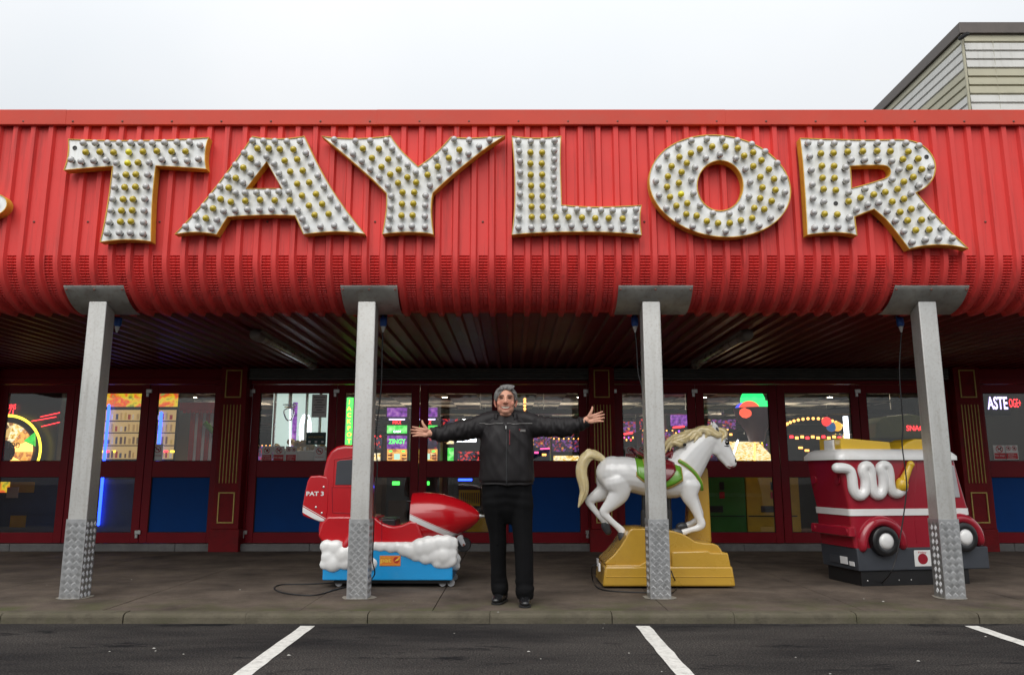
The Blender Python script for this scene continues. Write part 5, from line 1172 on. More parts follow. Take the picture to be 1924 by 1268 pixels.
def man():
    D0 = 6.50
    Q = lambda u, v, d=D0: P(u, v, d)
    root = thing('person', 'smiling man in black jacket and trousers standing with both arms spread wide', 'person', (Q(952, 1130).x, D0, 0))
    k = pxs(D0, 1.4)
    hx = Q(950, 760).x
    zc = lambda v, d=6.44: Q(950, v, d).z
    # ---------------- body, one continuous surface
    mb = MB()
    ztop, zchin = zc(728), zc(779)
    mb.ell((hx-0.002, 6.535, ztop-0.085), (0.080, 0.100, 0.085), n=20, m=14)
    mb.ell((hx, 6.495, (ztop+zchin)/2-0.002), (0.0745, 0.082, 0.120), n=20, m=14)
    mb.ell((hx, 6.485, zchin+0.055), (0.069, 0.072, 0.060), n=20, m=12)
    mb.ell((hx, 6.455, zchin+0.030), (0.040, 0.050, 0.034), n=16, m=10)
    mb.ell((hx, 6.480, zchin+0.006), (0.050, 0.055, 0.026), n=16, m=10)       # soft under-chin
    ze, zn, zm = zc(748.5), zc(758.0), zc(766)
    for s_ in (-1, 1):
        mb.ell((hx+s_*0.040, 6.450, zc(758)), (0.034, 0.020, 0.028), n=12, m=8)      # cheek
        mb.ell((hx+s_*0.014, 6.412, zn+0.004), (0.010, 0.013, 0.009), n=10, m=7)     # nostril wing
        mb.tube([(hx+s_*0.014, 6.422, zc(744)), (hx+s_*0.036, 6.420, zc(742.8)), (hx+s_*0.058, 6.436, zc(745))], [0.006, 0.008, 0.005], n=8, k=3)
        mb.tube([(hx+s_*0.082, 6.525, zc(748)), (hx+s_*0.090, 6.528, zc(752)), (hx+s_*0.088, 6.520, zc(759)), (hx+s_*0.080, 6.512, zc(763))], [(0.009, 0.014), (0.011, 0.018), (0.009, 0.014), (0.007, 0.009)], n=10, k=3, ref=(0, 1, 0))
    mb.tube([(hx, 6.420, zc(746)), (hx, 6.402, zc(751)), (hx, 6.390, zn+0.009), (hx, 6.398, zn+0.002)], [0.010, 0.012, 0.014, 0.010], n=12, k=4)
    mb.tube([(hx, 6.545, zchin+0.04), (hx, 6.55, zchin-0.02), (hx, 6.55, zchin-0.12)], [0.070, 0.074, 0.080], n=16, k=3)
    # torso, arms, legs inside the clothes
    mb.tube([(hx+0.005, 6.55, Q(0, 930).z), (hx+0.005, 6.55, Q(0, 870).z), (hx+0.005, 6.55, Q(0, 820).z), (hx+0.003, 6.55, Q(0, 800).z), (hx, 6.55, Q(0, 792).z)], [(0.15, 0.08), (0.17, 0.11), (0.17, 0.10), (0.13, 0.09), (0.06, 0.06)], n=20, k=4)
    armL = [(912, 803, 6.55), (880, 806, 6.53), (846, 812, 6.50), (822, 815, 6.47), (806, 814, 6.45)]
    armR = [(992, 800, 6.55), (1024, 803, 6.53), (1058, 802, 6.50), (1086, 796, 6.47), (1103, 789, 6.45)]
    for arm in (armL, armR): mb.tube([Q(*a) for a in arm], [0.050, 0.050, 0.044, 0.036, 0.030], n=14, k=4)
    for legs in ([(930, 930, 6.57, .085), (933, 1000, 6.61, .068), (936, 1060, 6.66, .055), (938, 1106, 6.71, .040), (937, 1119, 6.71, .034)], [(976, 930, 6.56, .085), (980, 1000, 6.56, .068), (984, 1060, 6.56, .055), (986, 1112, 6.56, .040), (986, 1124, 6.56, .034)]):
        mb.tube([Q(a[0], a[1], a[2]) for a in legs], [a[3]*0.8 for a in legs], n=14, k=3)
    # hands: palm, four fingers, thumb from the side of the palm
    def hand(wr, dirv, upv, spread, curl, S=0.90):
        wr = Vector(wr); d_ = Vector(dirv).normalized(); u_ = Vector(upv); u_ = (u_ - d_*u_.dot(d_)).normalized(); nrm = Vector((0, -1, 0)); nrm = (nrm - d_*nrm.dot(d_) - u_*nrm.dot(u_)).normalized()
        pc = lambda a, b, c=0.0: wr + (d_*a + u_*b + nrm*c)*S
        for b in (-0.030, -0.011, 0.011, 0.030):
            mb.tube([pc(-0.012, b*0.62), pc(0.035, b*0.9), pc(0.082, b*1.0)], [(0.013, 0.013)]*3, n=10, k=3)
        mb.ell(pc(0.030, 0.026, 0.010), (0.026, 0.014, 0.020)); mb.ell(pc(0.028, -0.024, 0.008), (0.028, 0.013, 0.018))
        for b, ln, an in ((0.032, 0.070, spread[0]), (0.0115, 0.078, spread[1]), (-0.010, 0.073, spread[2]), (-0.030, 0.058, spread[3])):
            dd = (d_*math.cos(an) + u_*math.sin(an)); p0 = pc(0.082, b*1.02); pts = [p0]; c_ = 0.0
            for f in (0.45, 0.30, 0.25):
                c_ += curl; pts.append(pts[-1] + (dd*math.cos(c_) + nrm*math.sin(c_))*ln*f*S)
            mb.tube(pts, [0.0098, 0.0090, 0.0082, 0.0070], n=10, k=3)
        ta = pc(0.022, 0.034, 0.008); tb = pc(0.045, 0.060, 0.014); tcc = pc(0.060, 0.082, 0.012); td = pc(0.068, 0.104, 0.008)
        mb.tube([ta, tb, tcc, td], [0.015, 0.0125, 0.0105, 0.0080], n=10, k=3)
    wl, wr_ = Q(805, 813, 6.44), Q(1104, 788.5, 6.44)
    hand(wl, (-1, -0.10, 0.08), (-0.25, 0, 1), (0.12, 0.02, -0.08, -0.20), 0.12)
    hand(wr_, (1, -0.10, 0.20), (-0.05, 0, 1), (0.16, 0.05, -0.06, -0.22), 0.12)
    me = organic(mb, 'body', [MATS['skin']], voxel=0.0033, it=4, fac=0.5)
    # face modelling on the finished surface
    a = coords(me); nr = normals(me); front = (a[:, 1] < 6.50) & (a[:, 2] > zchin-0.03)
    def g2(cx, cz, sx, sz): return np.exp(-(((a[:, 0]-cx)/sx)**2 + ((a[:, 2]-cz)/sz)**2))
    disp = np.zeros(len(a))
    for s_ in (-1, 1):
        disp -= 0.0085*g2(hx+s_*0.034, ze, 0.016, 0.0085)
        for i in range(9):                                        # smile lines
            f = i/8; x = 0.022 + 0.026*math.sin(f*1.6); z = zn + 0.004 - f*0.050
            disp -= 0.0012*g2(hx+s_*x, z, 0.0045, 0.0065)
        disp += 0.0020*g2(hx+s_*0.040, ze-0.011, 0.016, 0.004) - 0.002*g2(hx+s_*0.064, ze, 0.008, 0.002)
    disp -= 0.0065*g2(hx, zm-0.001, 0.030, 0.0065)
    disp += 0.0035*g2(hx, zm-0.013, 0.024, 0.0045) + 0.0030*g2(hx, zm+0.011, 0.024, 0.0035) - 0.0025*g2(hx, zm-0.022, 0.022, 0.004)
    a2 = a + nr*(disp*front)[:, None]; set_coords(me, a2)
    # pigment of the skin, lips, teeth and brows, with crease and mouth shade painted in, as a colour attribute
    col = np.tile(np.array([0.56, 0.285, 0.195]), (len(a2), 1)); A = a2; fr = (A[:, 1] < 6.48) & (A[:, 2] > zchin-0.02)
    def blend(wt, c_): col[:] = col*(1-wt[:, None]) + np.array(c_)*wt[:, None]
    def gg(cx, cz, sx, sz, amt=1.0, pw=1.0): return amt*fr*np.exp(-((((A[:, 0]-cx)/sx)**2 + ((A[:, 2]-cz)/sz)**2)**pw))
    for s_ in (-1, 1):
        blend(gg(hx+s_*0.045, zc(757), 0.026, 0.020, 0.6), (0.55, 0.19, 0.135))
        blend((np.abs(A[:, 0]-(hx+s_*0.088)) < 0.02)*(A[:, 2] > zchin+0.02)*0.6, (0.46, 0.15, 0.11))
    blend(gg(hx, zn-0.002, 0.018, 0.012, 0.5), (0.54, 0.20, 0.14))
    blend(0.25*fr*(A[:, 2] < zm+0.004), (0.46, 0.24, 0.18))
    zz = A[:, 2] - 0.0075*(np.abs(A[:, 0]-hx)/0.036)**2
    m_ = fr*np.exp(-((((A[:, 0]-hx)/0.047)**2 + ((zz-zm+0.003)/0.0180)**2)**3)); blend(m_*0.95, (0.27, 0.060, 0.050))
    m_ = fr*np.exp(-((((A[:, 0]-hx)/0.041)**2 + ((zz-zm+0.0005)/0.0120)**2)**4)); blend(m_*0.9, (0.05, 0.015, 0.014))  # shade inside the lips, put into the colour
    m_ = fr*np.exp(-((((A[:, 0]-hx)/0.034)**2 + ((zz-zm-0.0008)/0.0068)**2)**4)); blend(m_, (0.74, 0.66, 0.54))
    for s_ in (-1, 1):
        blend(gg(hx+s_*0.034, ze-0.001, 0.0180, 0.0068, 1.0, 3.0), (0.016, 0.011, 0.010))
        xx = (A[:, 0]-hx)*s_; zb_ = zc(743.2) + 0.004 - ((xx-0.036)/0.02)**2*0.0035
        blend(fr*0.9*np.exp(-((A[:, 2]-zb_)/0.0055)**4)*(xx > 0.011)*(xx < 0.060), (0.085, 0.068, 0.06))
        blend(gg(hx+s_*0.036, ze+0.0105, 0.017, 0.0035, 0.55, 1.0), (0.27, 0.11, 0.08)); blend(gg(hx+s_*0.036, ze-0.0105, 0.016, 0.003, 0.4, 1.0), (0.30, 0.12, 0.09))  # lid creases shaded by darker colour
        for q_ in range(9): f_ = q_/8; blend(gg(hx+s_*(0.020 + 0.027*math.sin(f_*1.6)), zn+0.004-f_*0.05, 0.0035, 0.006, 0.30), (0.30, 0.11, 0.08))  # smile lines shaded by darker colour
    ca = me.color_attributes.new('pigment_shade', 'FLOAT_COLOR', 'POINT')
    ca.data.foreach_set('color', np.concatenate([col, np.ones((len(col), 1))], 1).ravel())
    m_ = MATS['skin'].copy(); m_.name = 'skin_pigment_shade'; nn = m_.node_tree.nodes; ll = m_.node_tree.links; at = nn.new('ShaderNodeAttribute'); at.attribute_name = 'pigment_shade'
    no_ = [q for q in nn if q.type == 'TEX_NOISE'][0]; mrg = nn.new('ShaderNodeMapRange'); mrg.inputs['To Min'].default_value = 0.86; mrg.inputs['To Max'].default_value = 1.12; ll.new(no_.outputs['Fac'], mrg.inputs['Value'])
    vm_ = nn.new('ShaderNodeVectorMath'); vm_.operation = 'SCALE'; ll.new(at.outputs['Color'], vm_.inputs[0]); ll.new(mrg.outputs[0], vm_.inputs['Scale']); ll.new(vm_.outputs[0], nn['Principled BSDF'].inputs['Base Color'])
    me.materials.clear(); me.materials.append(m_)
    body = link('body', me, root)
    # ---------------- hair: tufts combed from the crown, short at the sides
    mb = MB(); rh = random.Random(8); cx, cy, cz = hx-0.002, 6.538, ztop-0.082
    def sph(az, el, r=1.0): return (cx + 0.086*r*math.sin(az)*math.cos(el), cy - 0.106*r*math.cos(az)*math.cos(el), cz + 0.094*r*math.sin(el))
    for i in range(46):
        az = -math.pi + 2*math.pi*i/46 + rh.uniform(-.05, .05); fa = abs(math.atan2(math.sin(az), math.cos(az)))
        lo = 0.86 if fa < 0.45 else (0.70 - (fa-0.45)*1.3 if fa < 1.0 else (-0.28 if fa < 1.45 else (-0.05 if fa < 1.75 else -0.55)))
        pts = []
        for q in range(6):
            f = q/5; el = 1.50 + (lo-1.50)*f; pts.append(sph(az + 0.35*math.sin(f*2.2)*(0.6 if fa < 1.2 else 0.25), el, 1.0 + 0.035*math.sin(f*3.1) + rh.uniform(-.012, .02)))
        mb.tube(pts, [0.010, 0.013, 0.014, 0.013, 0.011, 0.005], n=7, k=3)
    for i in range(150):
        az = rh.uniform(-math.pi, math.pi); fa = abs(az); lo = 0.84 if fa < 0.45 else (0.70 - (fa-0.45)*1.3 if fa < 1.0 else (-0.30 if fa < 1.45 else (-0.05 if fa < 1.75 else -0.55)))
        e0 = rh.uniform(lo+0.2, 1.5); e1 = max(lo, e0-0.75); pts = [sph(az + 0.3*f, e0+(e1-e0)*f, 1.07 + 0.03*math.sin(3.1*f) + rh.uniform(-.01, .025)) for f in (0, .33, .66, 1)]
        mb.tube(pts, [0.003, 0.0055, 0.005, 0.002], n=5, k=3)
    for j in range(9):                                             # brushed fringe
        u0 = 938 + j*2.9; pts = [Q(u0+4, 724 + 0.12*(j-4)**2, 6.47), Q(u0+1, 727.5 + 0.12*(j-4)**2, 6.445), Q(u0-2.5, 732.0 + 0.10*(j-5)**2 + rh.uniform(-.6, .8), 6.442)]
        mb.tube(pts, [0.010, 0.008, 0.003], n=7, k=4)
    for s_ in (-1, 1):                                             # sideburns
        mb.tube([(hx+s_*0.080, 6.485, zc(738)), (hx+s_*0.085, 6.490, zc(744)), (hx+s_*0.083, 6.488, zc(750))], [0.015, 0.013, 0.007], n=8, k=3)
    mh = organic(mb, 'hair', MATS['hair_grey'], voxel=0.0032, it=1); link('hair', mh, root)
    # ---------------- jacket
    mb = MB(); jx = hx + 0.008
    mb.tube([(jx, 6.54, Q(0, 911).z), (jx, 6.54, Q(0, 903).z), (jx, 6.54, Q(0, 870).z), (jx, 6.54, Q(0, 835).z), (jx-0.002, 6.545, Q(0, 808).z), (jx-0.003, 6.55, Q(0, 794).z), (jx-0.003, 6.55, Q(0, 786).z), (jx-0.004, 6.55, Q(0, 780).z)],
            [(0.228, 0.150), (0.236, 0.158), (0.226, 0.168), (0.224, 0.162), (0.212, 0.140), (0.170, 0.118), (0.125, 0.102), (0.098, 0.094)], n=28, k=4, round_cap=False)
    sl_ = [(926, 806, 6.55, .080), (910, 803, 6.55, .096), (893, 804, 6.54, .092), (868, 808, 6.52, .085), (846, 812, 6.50, .078), (828, 816, 6.48, .068), (815, 815, 6.465, .052), (807, 813, 6.455, .043)]
    sr_ = [(977, 805, 6.55, .080), (993, 802, 6.55, .096), (1010, 801, 6.54, .090), (1034, 802, 6.52, .083), (1056, 803, 6.50, .078), (1076, 801, 6.485, .072), (1092, 796, 6.465, .056), (1102, 790.5, 6.455, .045)]
    for S_ in (sl_, sr_): mb.tube([Q(*q[:3]) for q in S_], [(q[3], q[3]*0.86) for q in S_], n=18, k=4, round_cap=False)
    for uu in ((936, 787, 918, 791, 900, 797), (965, 786, 984, 789, 1002, 795)): mb.tube([Q(uu[0], uu[1], 6.55), Q(uu[2], uu[3], 6.55), Q(uu[4], uu[5], 6.545)], [0.070, 0.074, 0.078], n=14, k=3)
    me = organic(mb, 'jacket', MATS['jacket_black'], voxel=0.0075, it=5)
    a = coords(me); nr = normals(me); d_ = np.zeros(len(a))
    zs = Q(0, 803).z
    for i in range(len(a)):
        x, y, z = a[i]; dx = x - jx; onarm = max(0.0, min(1.0, (abs(dx)-0.21)/0.06))
        n1 = mnoise.noise((x*9, y*9, z*4)); n2 = mnoise.noise((x*20+5, y*20, z*9)); n3 = mnoise.noise((x*5, y*12, z*22+3))
        tor = 0.012*n1 + 0.006*n2 + 0.007*(1-abs(mnoise.noise((dx*7 + z*5, y*3, z*2))*3) if abs(mnoise.noise((dx*7 + z*5, y*3, z*2)))*3 < 1 else 0)*math.exp(-((z-zs)/0.35)**2)
        # pull lines from the armpits, gathers along the sleeves
        sgn = 1 if dx > 0 else -1
        tor += 0.006*math.sin((abs(dx)*34 + (z-zs)*26))*math.exp(-((abs(dx)-0.18)/0.10)**2)*math.exp(-((z-zs+0.10)/0.13)**2)
        arm = 0.010*mnoise.noise((x*26+sgn*3, y*8, z*9+x*8)) + 0.008*mnoise.noise((x*48, y*15, z*20)) + 0.005*math.sin(abs(dx)*120+z*40)*math.exp(-((abs(dx)-0.62)/0.05)**2)
        rg = max(0.0, 1-abs(mnoise.noise((dx*11 + z*7 + 9, y*5, z*5)))*4)*0.005*(0.5+mnoise.noise((dx*4, y, z*4)))
        d_[i] = tor*(1-onarm) + arm*onarm + rg*(0.5+0.5*mnoise.noise((x*3, y*3, z*3)))
    hem = Q(0, 911).z
    d_ -= 0.012*np.exp(-((a[:, 2]-(hem+0.018))/0.012)**2)
    set_coords(me, a + nr*d_[:, None]); jk = link('jacket', me, root)
    # collar, zip, piping, pocket and badge follow the jacket surface
    A2 = coords(me)
    def surf(u, v, lift=0.002):
        q = Q(u, v, 6.42); m_ = (np.abs(A2[:, 0]-q.x) < 0.012) & (np.abs(A2[:, 2]-q.z) < 0.012) & (A2[:, 1] < 6.56)
        y = A2[m_, 1].min() if m_.any() else 6.42
        p_ = Q(u, v, y - lift); return p_
    mb = MB(); nn_ = 26
    zcol = Q(0, 789).z
    rs = []
    for (dz, rx, ry, op) in ((-0.035, 0.118, 0.100, 0.30), (0.000, 0.108, 0.098, 0.42), (0.030, 0.104, 0.098, 0.55), (0.050, 0.106, 0.100, 0.66), (0.052, 0.112, 0.106, 0.66), (0.030, 0.122, 0.112, 0.62), (-0.005, 0.132, 0.112, 0.50)):
        ring = []
        for j in range(nn_+1):
            an = op + (2*math.pi-2*op)*j/nn_; ring.append((hx + rx*math.sin(an), 6.545 - ry*math.cos(an), zcol + dz + 0.014*math.cos(an)*-1))
        rs.append(ring)
    mb.rings(rs, cap=False, closed=False); co = mb.build('collar', MATS['jacket_black'], jk, sm=70); so = co.modifiers.new('t', 'SOLIDIFY'); so.thickness = 0.006
    mb = MB(); mb.tube([(hx, 6.545, zcol-0.05), (hx, 6.54, zcol+0.03)], [0.090, 0.084], n=20, k=3); mb.build('shirt', MATS['shirt_black'], root, sm=60)
    mb = MB(); zp = [surf(951.5 + (0.6 if i % 2 else 0), 800 + i*8.5, 0.003) for i in range(14)]; mb.tube(zp, [(0.006, 0.003)]*14, n=6, k=2); mb.build('zip', MATS['rubber'], jk, sm=60)
    q = surf(950.5, 803, 0.009); mb = MB(); mb.obox(q, (0.005, 0, 0), (0, 0.003, 0), (0, 0, 0.012)); mb.build('zip_pull', MATS['bright_metal'], jk, bevel=0.002)
    for us in ((901.5, 910, 914, 922, 930, 938, 945), (953, 959, 964, 970, 978, 988, 1000)):
        mb = MB(); mb.tube([surf(u, 795.3 + (1.2 if i in (2, 3) else 0), 0.003) for i, u in enumerate(us)], 0.0026, n=6, k=3); mb.build('piping', MATS['piping_grey'], jk, sm=60)
    mb = MB(); mb.tube([surf(957.6, 808 + i*4.5, 0.003) for i in range(7)], 0.0035, n=6, k=2); mb.build('pocket_zip', MATS['saddle_maroon'], jk, sm=60)
    q = surf(981.5, 808.5, 0.004); [MB().box(q.x-0.024+s_, q.x+0.026, q.y-0.001, q.y+0.004, q.z+z_, q.z+z_+0.006).build('badge_line', MATS['piping_grey'], jk) for s_, z_ in ((0.006, 0.002), (0.0, -0.009))]
    q = surf(976.3, 806.8, 0.006); mb = MB(); mb.ell(q, (0.004, 0.002, 0.004), n=8, m=5); mb.build('badge_mark', MATS['notice_red'], jk)
    for wq, di in (((805.8, 812.8), -1), ((1103.2, 789.8), 1)):
        pass
    # ---------------- trousers
    mb = MB()
    mb.tube([Q(955, 984, 6.57), Q(954, 966, 6.565), Q(953, 945, 6.555), Q(953, 915, 6.545), Q(953, 900, 6.545)], [(0.03, 0.04), (0.12, 0.085), (0.196, 0.112), (0.210, 0.130), (0.205, 0.13)], n=22, k=4, round_cap=False)
    for L_ in ([(934, 915, 6.56, .10, .12), (928, 940, 6.57, .114, .128), (931, 965, 6.59, .100, .115), (934.5, 1000, 6.62, .082, .098), (935.5, 1035, 6.65, .074, .090), (936, 1068, 6.68, .069, .085), (937, 1090, 6.70, .070, .088), (939, 1104, 6.70, .080, .096), (939, 1112, 6.71, .072, .088), (939, 1119, 6.71, .064, .082)],
               [(972, 915, 6.56, .10, .12), (978, 940, 6.56, .114, .128), (980, 965, 6.56, .102, .115), (981.5, 1000, 6.56, .092, .10), (984, 1035, 6.56, .086, .094), (985, 1068, 6.56, .082, .090), (986, 1095, 6.56, .082, .092), (986, 1108, 6.56, .086, .098), (986.5, 1118, 6.56, .076, .090), (986.5, 1125, 6.56, .066, .082)]):
        mb.tube([Q(*q[:3]) for q in L_], [(q[3]*0.92, q[4]*0.95) for q in L_], n=20, k=4, round_cap=False)
    me = organic(mb, 'trousers', MATS['trouser_black'], voxel=0.0075, it=14)
    a = coords(me); nr = normals(me); d_ = np.zeros(len(a)); za = Q(0, 1105).z; zk = Q(0, 935).z
    for i in range(len(a)):
        x, y, z = a[i]
        d_[i] = 0.007*mnoise.noise((x*8, y*8, z*5)) + 0.010*math.exp(-((z-za)/0.07)**2)*mnoise.noise((x*9, y*9, z*24)) + 0.0025*math.exp(-((z-zk)/0.09)**2)*math.sin(z*85 + abs(x-hx)*16 + 2*mnoise.noise((x*6, y*6, z*6)))
        d_[i] += 0.004*math.exp(-(((x - Q(934, 1000).x)/0.012)**2)) if y < 6.55 and x < hx else (0.004*math.exp(-(((x - Q(983, 1000).x)/0.012)**2)) if y < 6.53 else 0)
    set_coords(me, a + nr*d_[:, None]); link('trousers', me, root)
    # ---------------- shoes
    for toe, heel, lab in ((G(929, 1137), Vector((-.33, -1, 0)), 0), (G(987.5, 1143), Vector((.04, -1, 0)), 1)):
        toe = Vector(toe); v = heel.normalized(); heel = toe - v*0.265
        sd = Vector((-v.y, v.x, 0)); mb = MB()
        pp = [heel+v*0.02, heel+v*0.07, heel+v*0.14, heel+v*0.19, heel+v*0.235]; hh = [0.052, 0.056, 0.045, 0.036, 0.026]; ww = [0.034, 0.038, 0.045, 0.048, 0.036]
        mb.tube([(p_.x, p_.y, 0.016+h*0.72) for p_, h in zip(pp, hh)], [(w_, h*0.85) for w_, h in zip(ww, hh)], n=16, k=4, ref=(0, 0, 1))
        mb.tube([(heel.x+v.x*0.05, heel.y+v.y*0.05, 0.05), (heel.x+v.x*0.05, heel.y+v.y*0.05, 0.115)], [0.042, 0.044], n=14, k=2)
        me = organic(mb, 'shoe', MATS['shoe_black'], voxel=0.005, it=3); a = coords(me); a[:, 2] = np.maximum(a[:, 2], 0.014); set_coords(me, a); sh = link('shoe', me, root)
        mb = MB(); ol = []
        for f, w_ in ((0, .02), (.02, .034), (.08, .038), (.13, .043), (.19, .049), (.225, .042), (.25, .018)): ol.append((f, w_))
        ring = [heel + v*f + sd*w_ for f, w_ in ol] + [heel + v*f - sd*w_ for f, w_ in ol[::-1]]
        mb.rings([[(p_.x, p_.y, 0.002) for p_ in ring][::-1], [(p_.x, p_.y, 0.018) for p_ in ring][::-1]]); mb.build('sole', MATS['rubber'], sh, bevel=0.004)
        for f in (0.115, 0.14, 0.162):
            c_ = heel + v*f; mb = MB(); mb.tube([(c_.x+sd.x*.026, c_.y+sd.y*.026, 0.078-f*0.12), (c_.x, c_.y, 0.098-f*0.16), (c_.x-sd.x*.026, c_.y-sd.y*.026, 0.078-f*0.12)], 0.003, n=6, k=3); mb.build('lace', MATS['shoe_black'], sh)
man()
# ================================================================ the lit hall behind the glass
mat('carpet', (0.12, 0.08, 0.08), 0.95, var=0.5, vscale=14)
mat('hall_wall', (0.05, 0.035, 0.04), 0.8)
def checker_mat():
    m = bpy.data.materials.new('checker_ceiling'); m.use_nodes = True; n = m.node_tree.nodes; l = m.node_tree.links; b = n['Principled BSDF']
    g = n.new('ShaderNodeNewGeometry'); ck = n.new('ShaderNodeTexChecker'); ck.inputs['Scale'].default_value = 1.66
    ck.inputs['Color1'].default_value = (0.62, 0.57, 0.50, 1); ck.inputs['Color2'].default_value = (0.03, 0.03, 0.033, 1)
    ad = n.new('ShaderNodeVectorMath'); ad.operation = 'ADD'; ad.inputs[1].default_value = (0.11, 0.2, 0.17)
    l.new(g.outputs['Position'], ad.inputs[0]); l.new(ad.outputs[0], ck.inputs['Vector']); l.new(ck.outputs[0], b.inputs['Base Color']); b.inputs['Roughness'].default_value = 0.6
    MATS['checker'] = m
checker_mat()
CEIL = 2.62
mb = MB(); mb.box(XL+0.05, XR-0.05, WALL+0.31, 30.9, CEIL, CEIL+0.05); tag(mb.build('hall_ceiling', MATS['checker']), kind='structure')
mb = MB(); mb.box(XL+0.05, XR-0.05, 11.365, 30.9, 0.04, 0.1); tag(mb.build('hall_floor', MATS['carpet']), kind='structure')
glow('downlight_glow', (1.0, 0.86, 0.66), 80.0)
for i, (x, y) in enumerate([(x, y) for y in (11.75, 13.2, 16.0, 19.0, 22.5) for x in (-6.6, -4.0, -1.4, 1.4, 4.0, 6.6)]):  # nearest row is added, out of view, to light the front machines
    mb = MB(); mb.lathe([(0.085, -0.001), (0.085, -0.012), (0.065, -0.012), (0.06, -0.004)], c=(x, y, CEIL), axis='z', n=16); mb.f = mb.f
    t = thing('downlight', 'round recessed downlight glowing in the chequered arcade ceiling', 'light', (x, y, CEIL-0.01), group='downlights in the arcade ceiling')
    mb.build('bezel', MATS['bright_metal'], t, sm=40); mb = MB(); mb.lathe([(0.058, -0.006), (0.058, -0.003)], c=(x, y, CEIL), axis='z', n=16); mb.build('lens', MATS['downlight_glow'], t)

NEON = {'blue': glow('neon_blue', (0.02, 0.07, 1.0), 4.0), 'red': glow('neon_red', (1.0, 0.03, 0.04), 3.0), 'green': glow('neon_green', (0.08, 1.0, 0.10), 1.6), 'yellow': glow('neon_yellow', (1.0, 0.72, 0.05), 2.0),
        'purple': glow('neon_purple', (0.40, 0.08, 1.0), 1.2), 'pink': glow('neon_pink', (1.0, 0.12, 0.4), 1.2), 'white': glow('neon_white', (0.85, 0.9, 1.0), 3.0), 'warm': glow('neon_warm', (1.0, 0.42, 0.10), 2.2), 'violet': glow('neon_violet', (0.62, 0.5, 1.0), 2.2)}
def screen_mat(name, cols, scale=9.0, strength=1.3, kind='noise'):
    m = bpy.data.materials.new(name); m.use_nodes = True; n = m.node_tree.nodes; l = m.node_tree.links; b = n['Principled BSDF']
    g = n.new('ShaderNodeNewGeometry')
    if kind == 'noise': tx = n.new('ShaderNodeTexNoise'); tx.inputs['Scale'].default_value = scale; tx.inputs['Detail'].default_value = 3; out = tx.outputs['Fac']
    else: tx = n.new('ShaderNodeTexVoronoi'); tx.inputs['Scale'].default_value = scale; out = tx.outputs['Color']
    l.new(g.outputs['Position'], tx.inputs['Vector'])
    r = n.new('ShaderNodeValToRGB'); r.color_ramp.interpolation = 'CONSTANT' if kind != 'noise' else 'LINEAR'
    e = r.color_ramp.elements; k = len(cols)
    for i, c in enumerate(cols):
        pos = 0.28 + 0.46*i/max(1, k-1) if kind == 'noise' else i/k
        if i < 2: e[i].position = pos; e[i].color = (*c, 1)
        else: q = e.new(pos); q.color = (*c, 1)
    l.new(out, r.inputs['Fac']); l.new(r.outputs[0], b.inputs['Emission Color']); b.inputs['Emission Strength'].default_value = strength
    b.inputs['Base Color'].default_value = (0.02, 0.02, 0.02, 1); b.inputs['Roughness'].default_value = 0.2
    return m
SCR = {'jungle': screen_mat('screen_jungle', [(0.02, 0.10, 0.02), (0.55, 0.40, 0.02), (0.6, 0.05, 0.02), (0.05, 0.35, 0.08)], 7, 1.0),
       'prize': screen_mat('screen_prize', [(0.10, 0.05, 0.02), (0.65, 0.42, 0.14), (0.30, 0.12, 0.04), (0.8, 0.62, 0.3)], 11, 0.9, 'vor'),
       'purple': screen_mat('screen_purple', [(0.03, 0.005, 0.07), (0.24, 0.04, 0.42), (0.5, 0.2, 0.55)], 16, 0.7), 'orange': screen_mat('screen_orange', [(0.8, 0.25, 0.03), (0.9, 0.45, 0.1), (0.4, 0.1, 0.03), (0.9, 0.7, 0.3)], 12, 1.0),
       'green': screen_mat('screen_green', [(0.02, 0.35, 0.03), (0.08, 0.75, 0.10), (0.5, 0.9, 0.4)], 10, 0.9), 'red': screen_mat('screen_red', [(0.02, 0.0, 0.0), (0.02, 0.0, 0.01), (0.5, 0.03, 0.03), (0.02, 0.02, 0.05), (0.01, 0.01, 0.01)], 30, 1.0, 'vor'),
       'gold': screen_mat('screen_gold', [(0.25, 0.12, 0.02), (0.9, 0.55, 0.12), (0.95, 0.85, 0.6), (0.3, 0.15, 0.03)], 22, 1.0), 'party': screen_mat('screen_party', [(0.01, 0.008, 0.015), (0.30, 0.02, 0.03), (0.02, 0.01, 0.03), (0.03, 0.02, 0.05), (0.14, 0.04, 0.2), (0.02, 0.01, 0.02), (0.55, 0.22, 0.04)], 26, 0.9, 'vor')}
mat('cab_black', (0.02, 0.02, 0.022), 0.35); mat('cab_navy', (0.02, 0.06, 0.20), 0.35); mat('cab_brown', (0.09, 0.05, 0.03), 0.5); mat('cab_green', (0.05, 0.22, 0.04), 0.35); mat('cab_yellow', (0.66, 0.40, 0.02), 0.35)
mat('cab_white', (0.62, 0.66, 0.64), 0.4); mat('cab_purple', (0.07, 0.03, 0.05), 0.4); mat('booth_red', (0.55, 0.02, 0.03), 0.5); mat('booth_white', (0.85, 0.85, 0.88), 0.5); mat('awning_olive', (0.10, 0.12, 0.03), 0.6)
mat('plush', (0.42, 0.28, 0.12), 0.9, var=0.6, vscale=14)
CASE = glass_mat('case_glass', (0.95, 0.96, 0.96))
def pb(mb, u0, u1, v0, v1, d, dep, dy=0.0): a, b = P(u0, v1, d), P(u1, v0, d); mb.box(a.x, b.x, d+dy, d+dy+dep, a.z, b.z); return mb
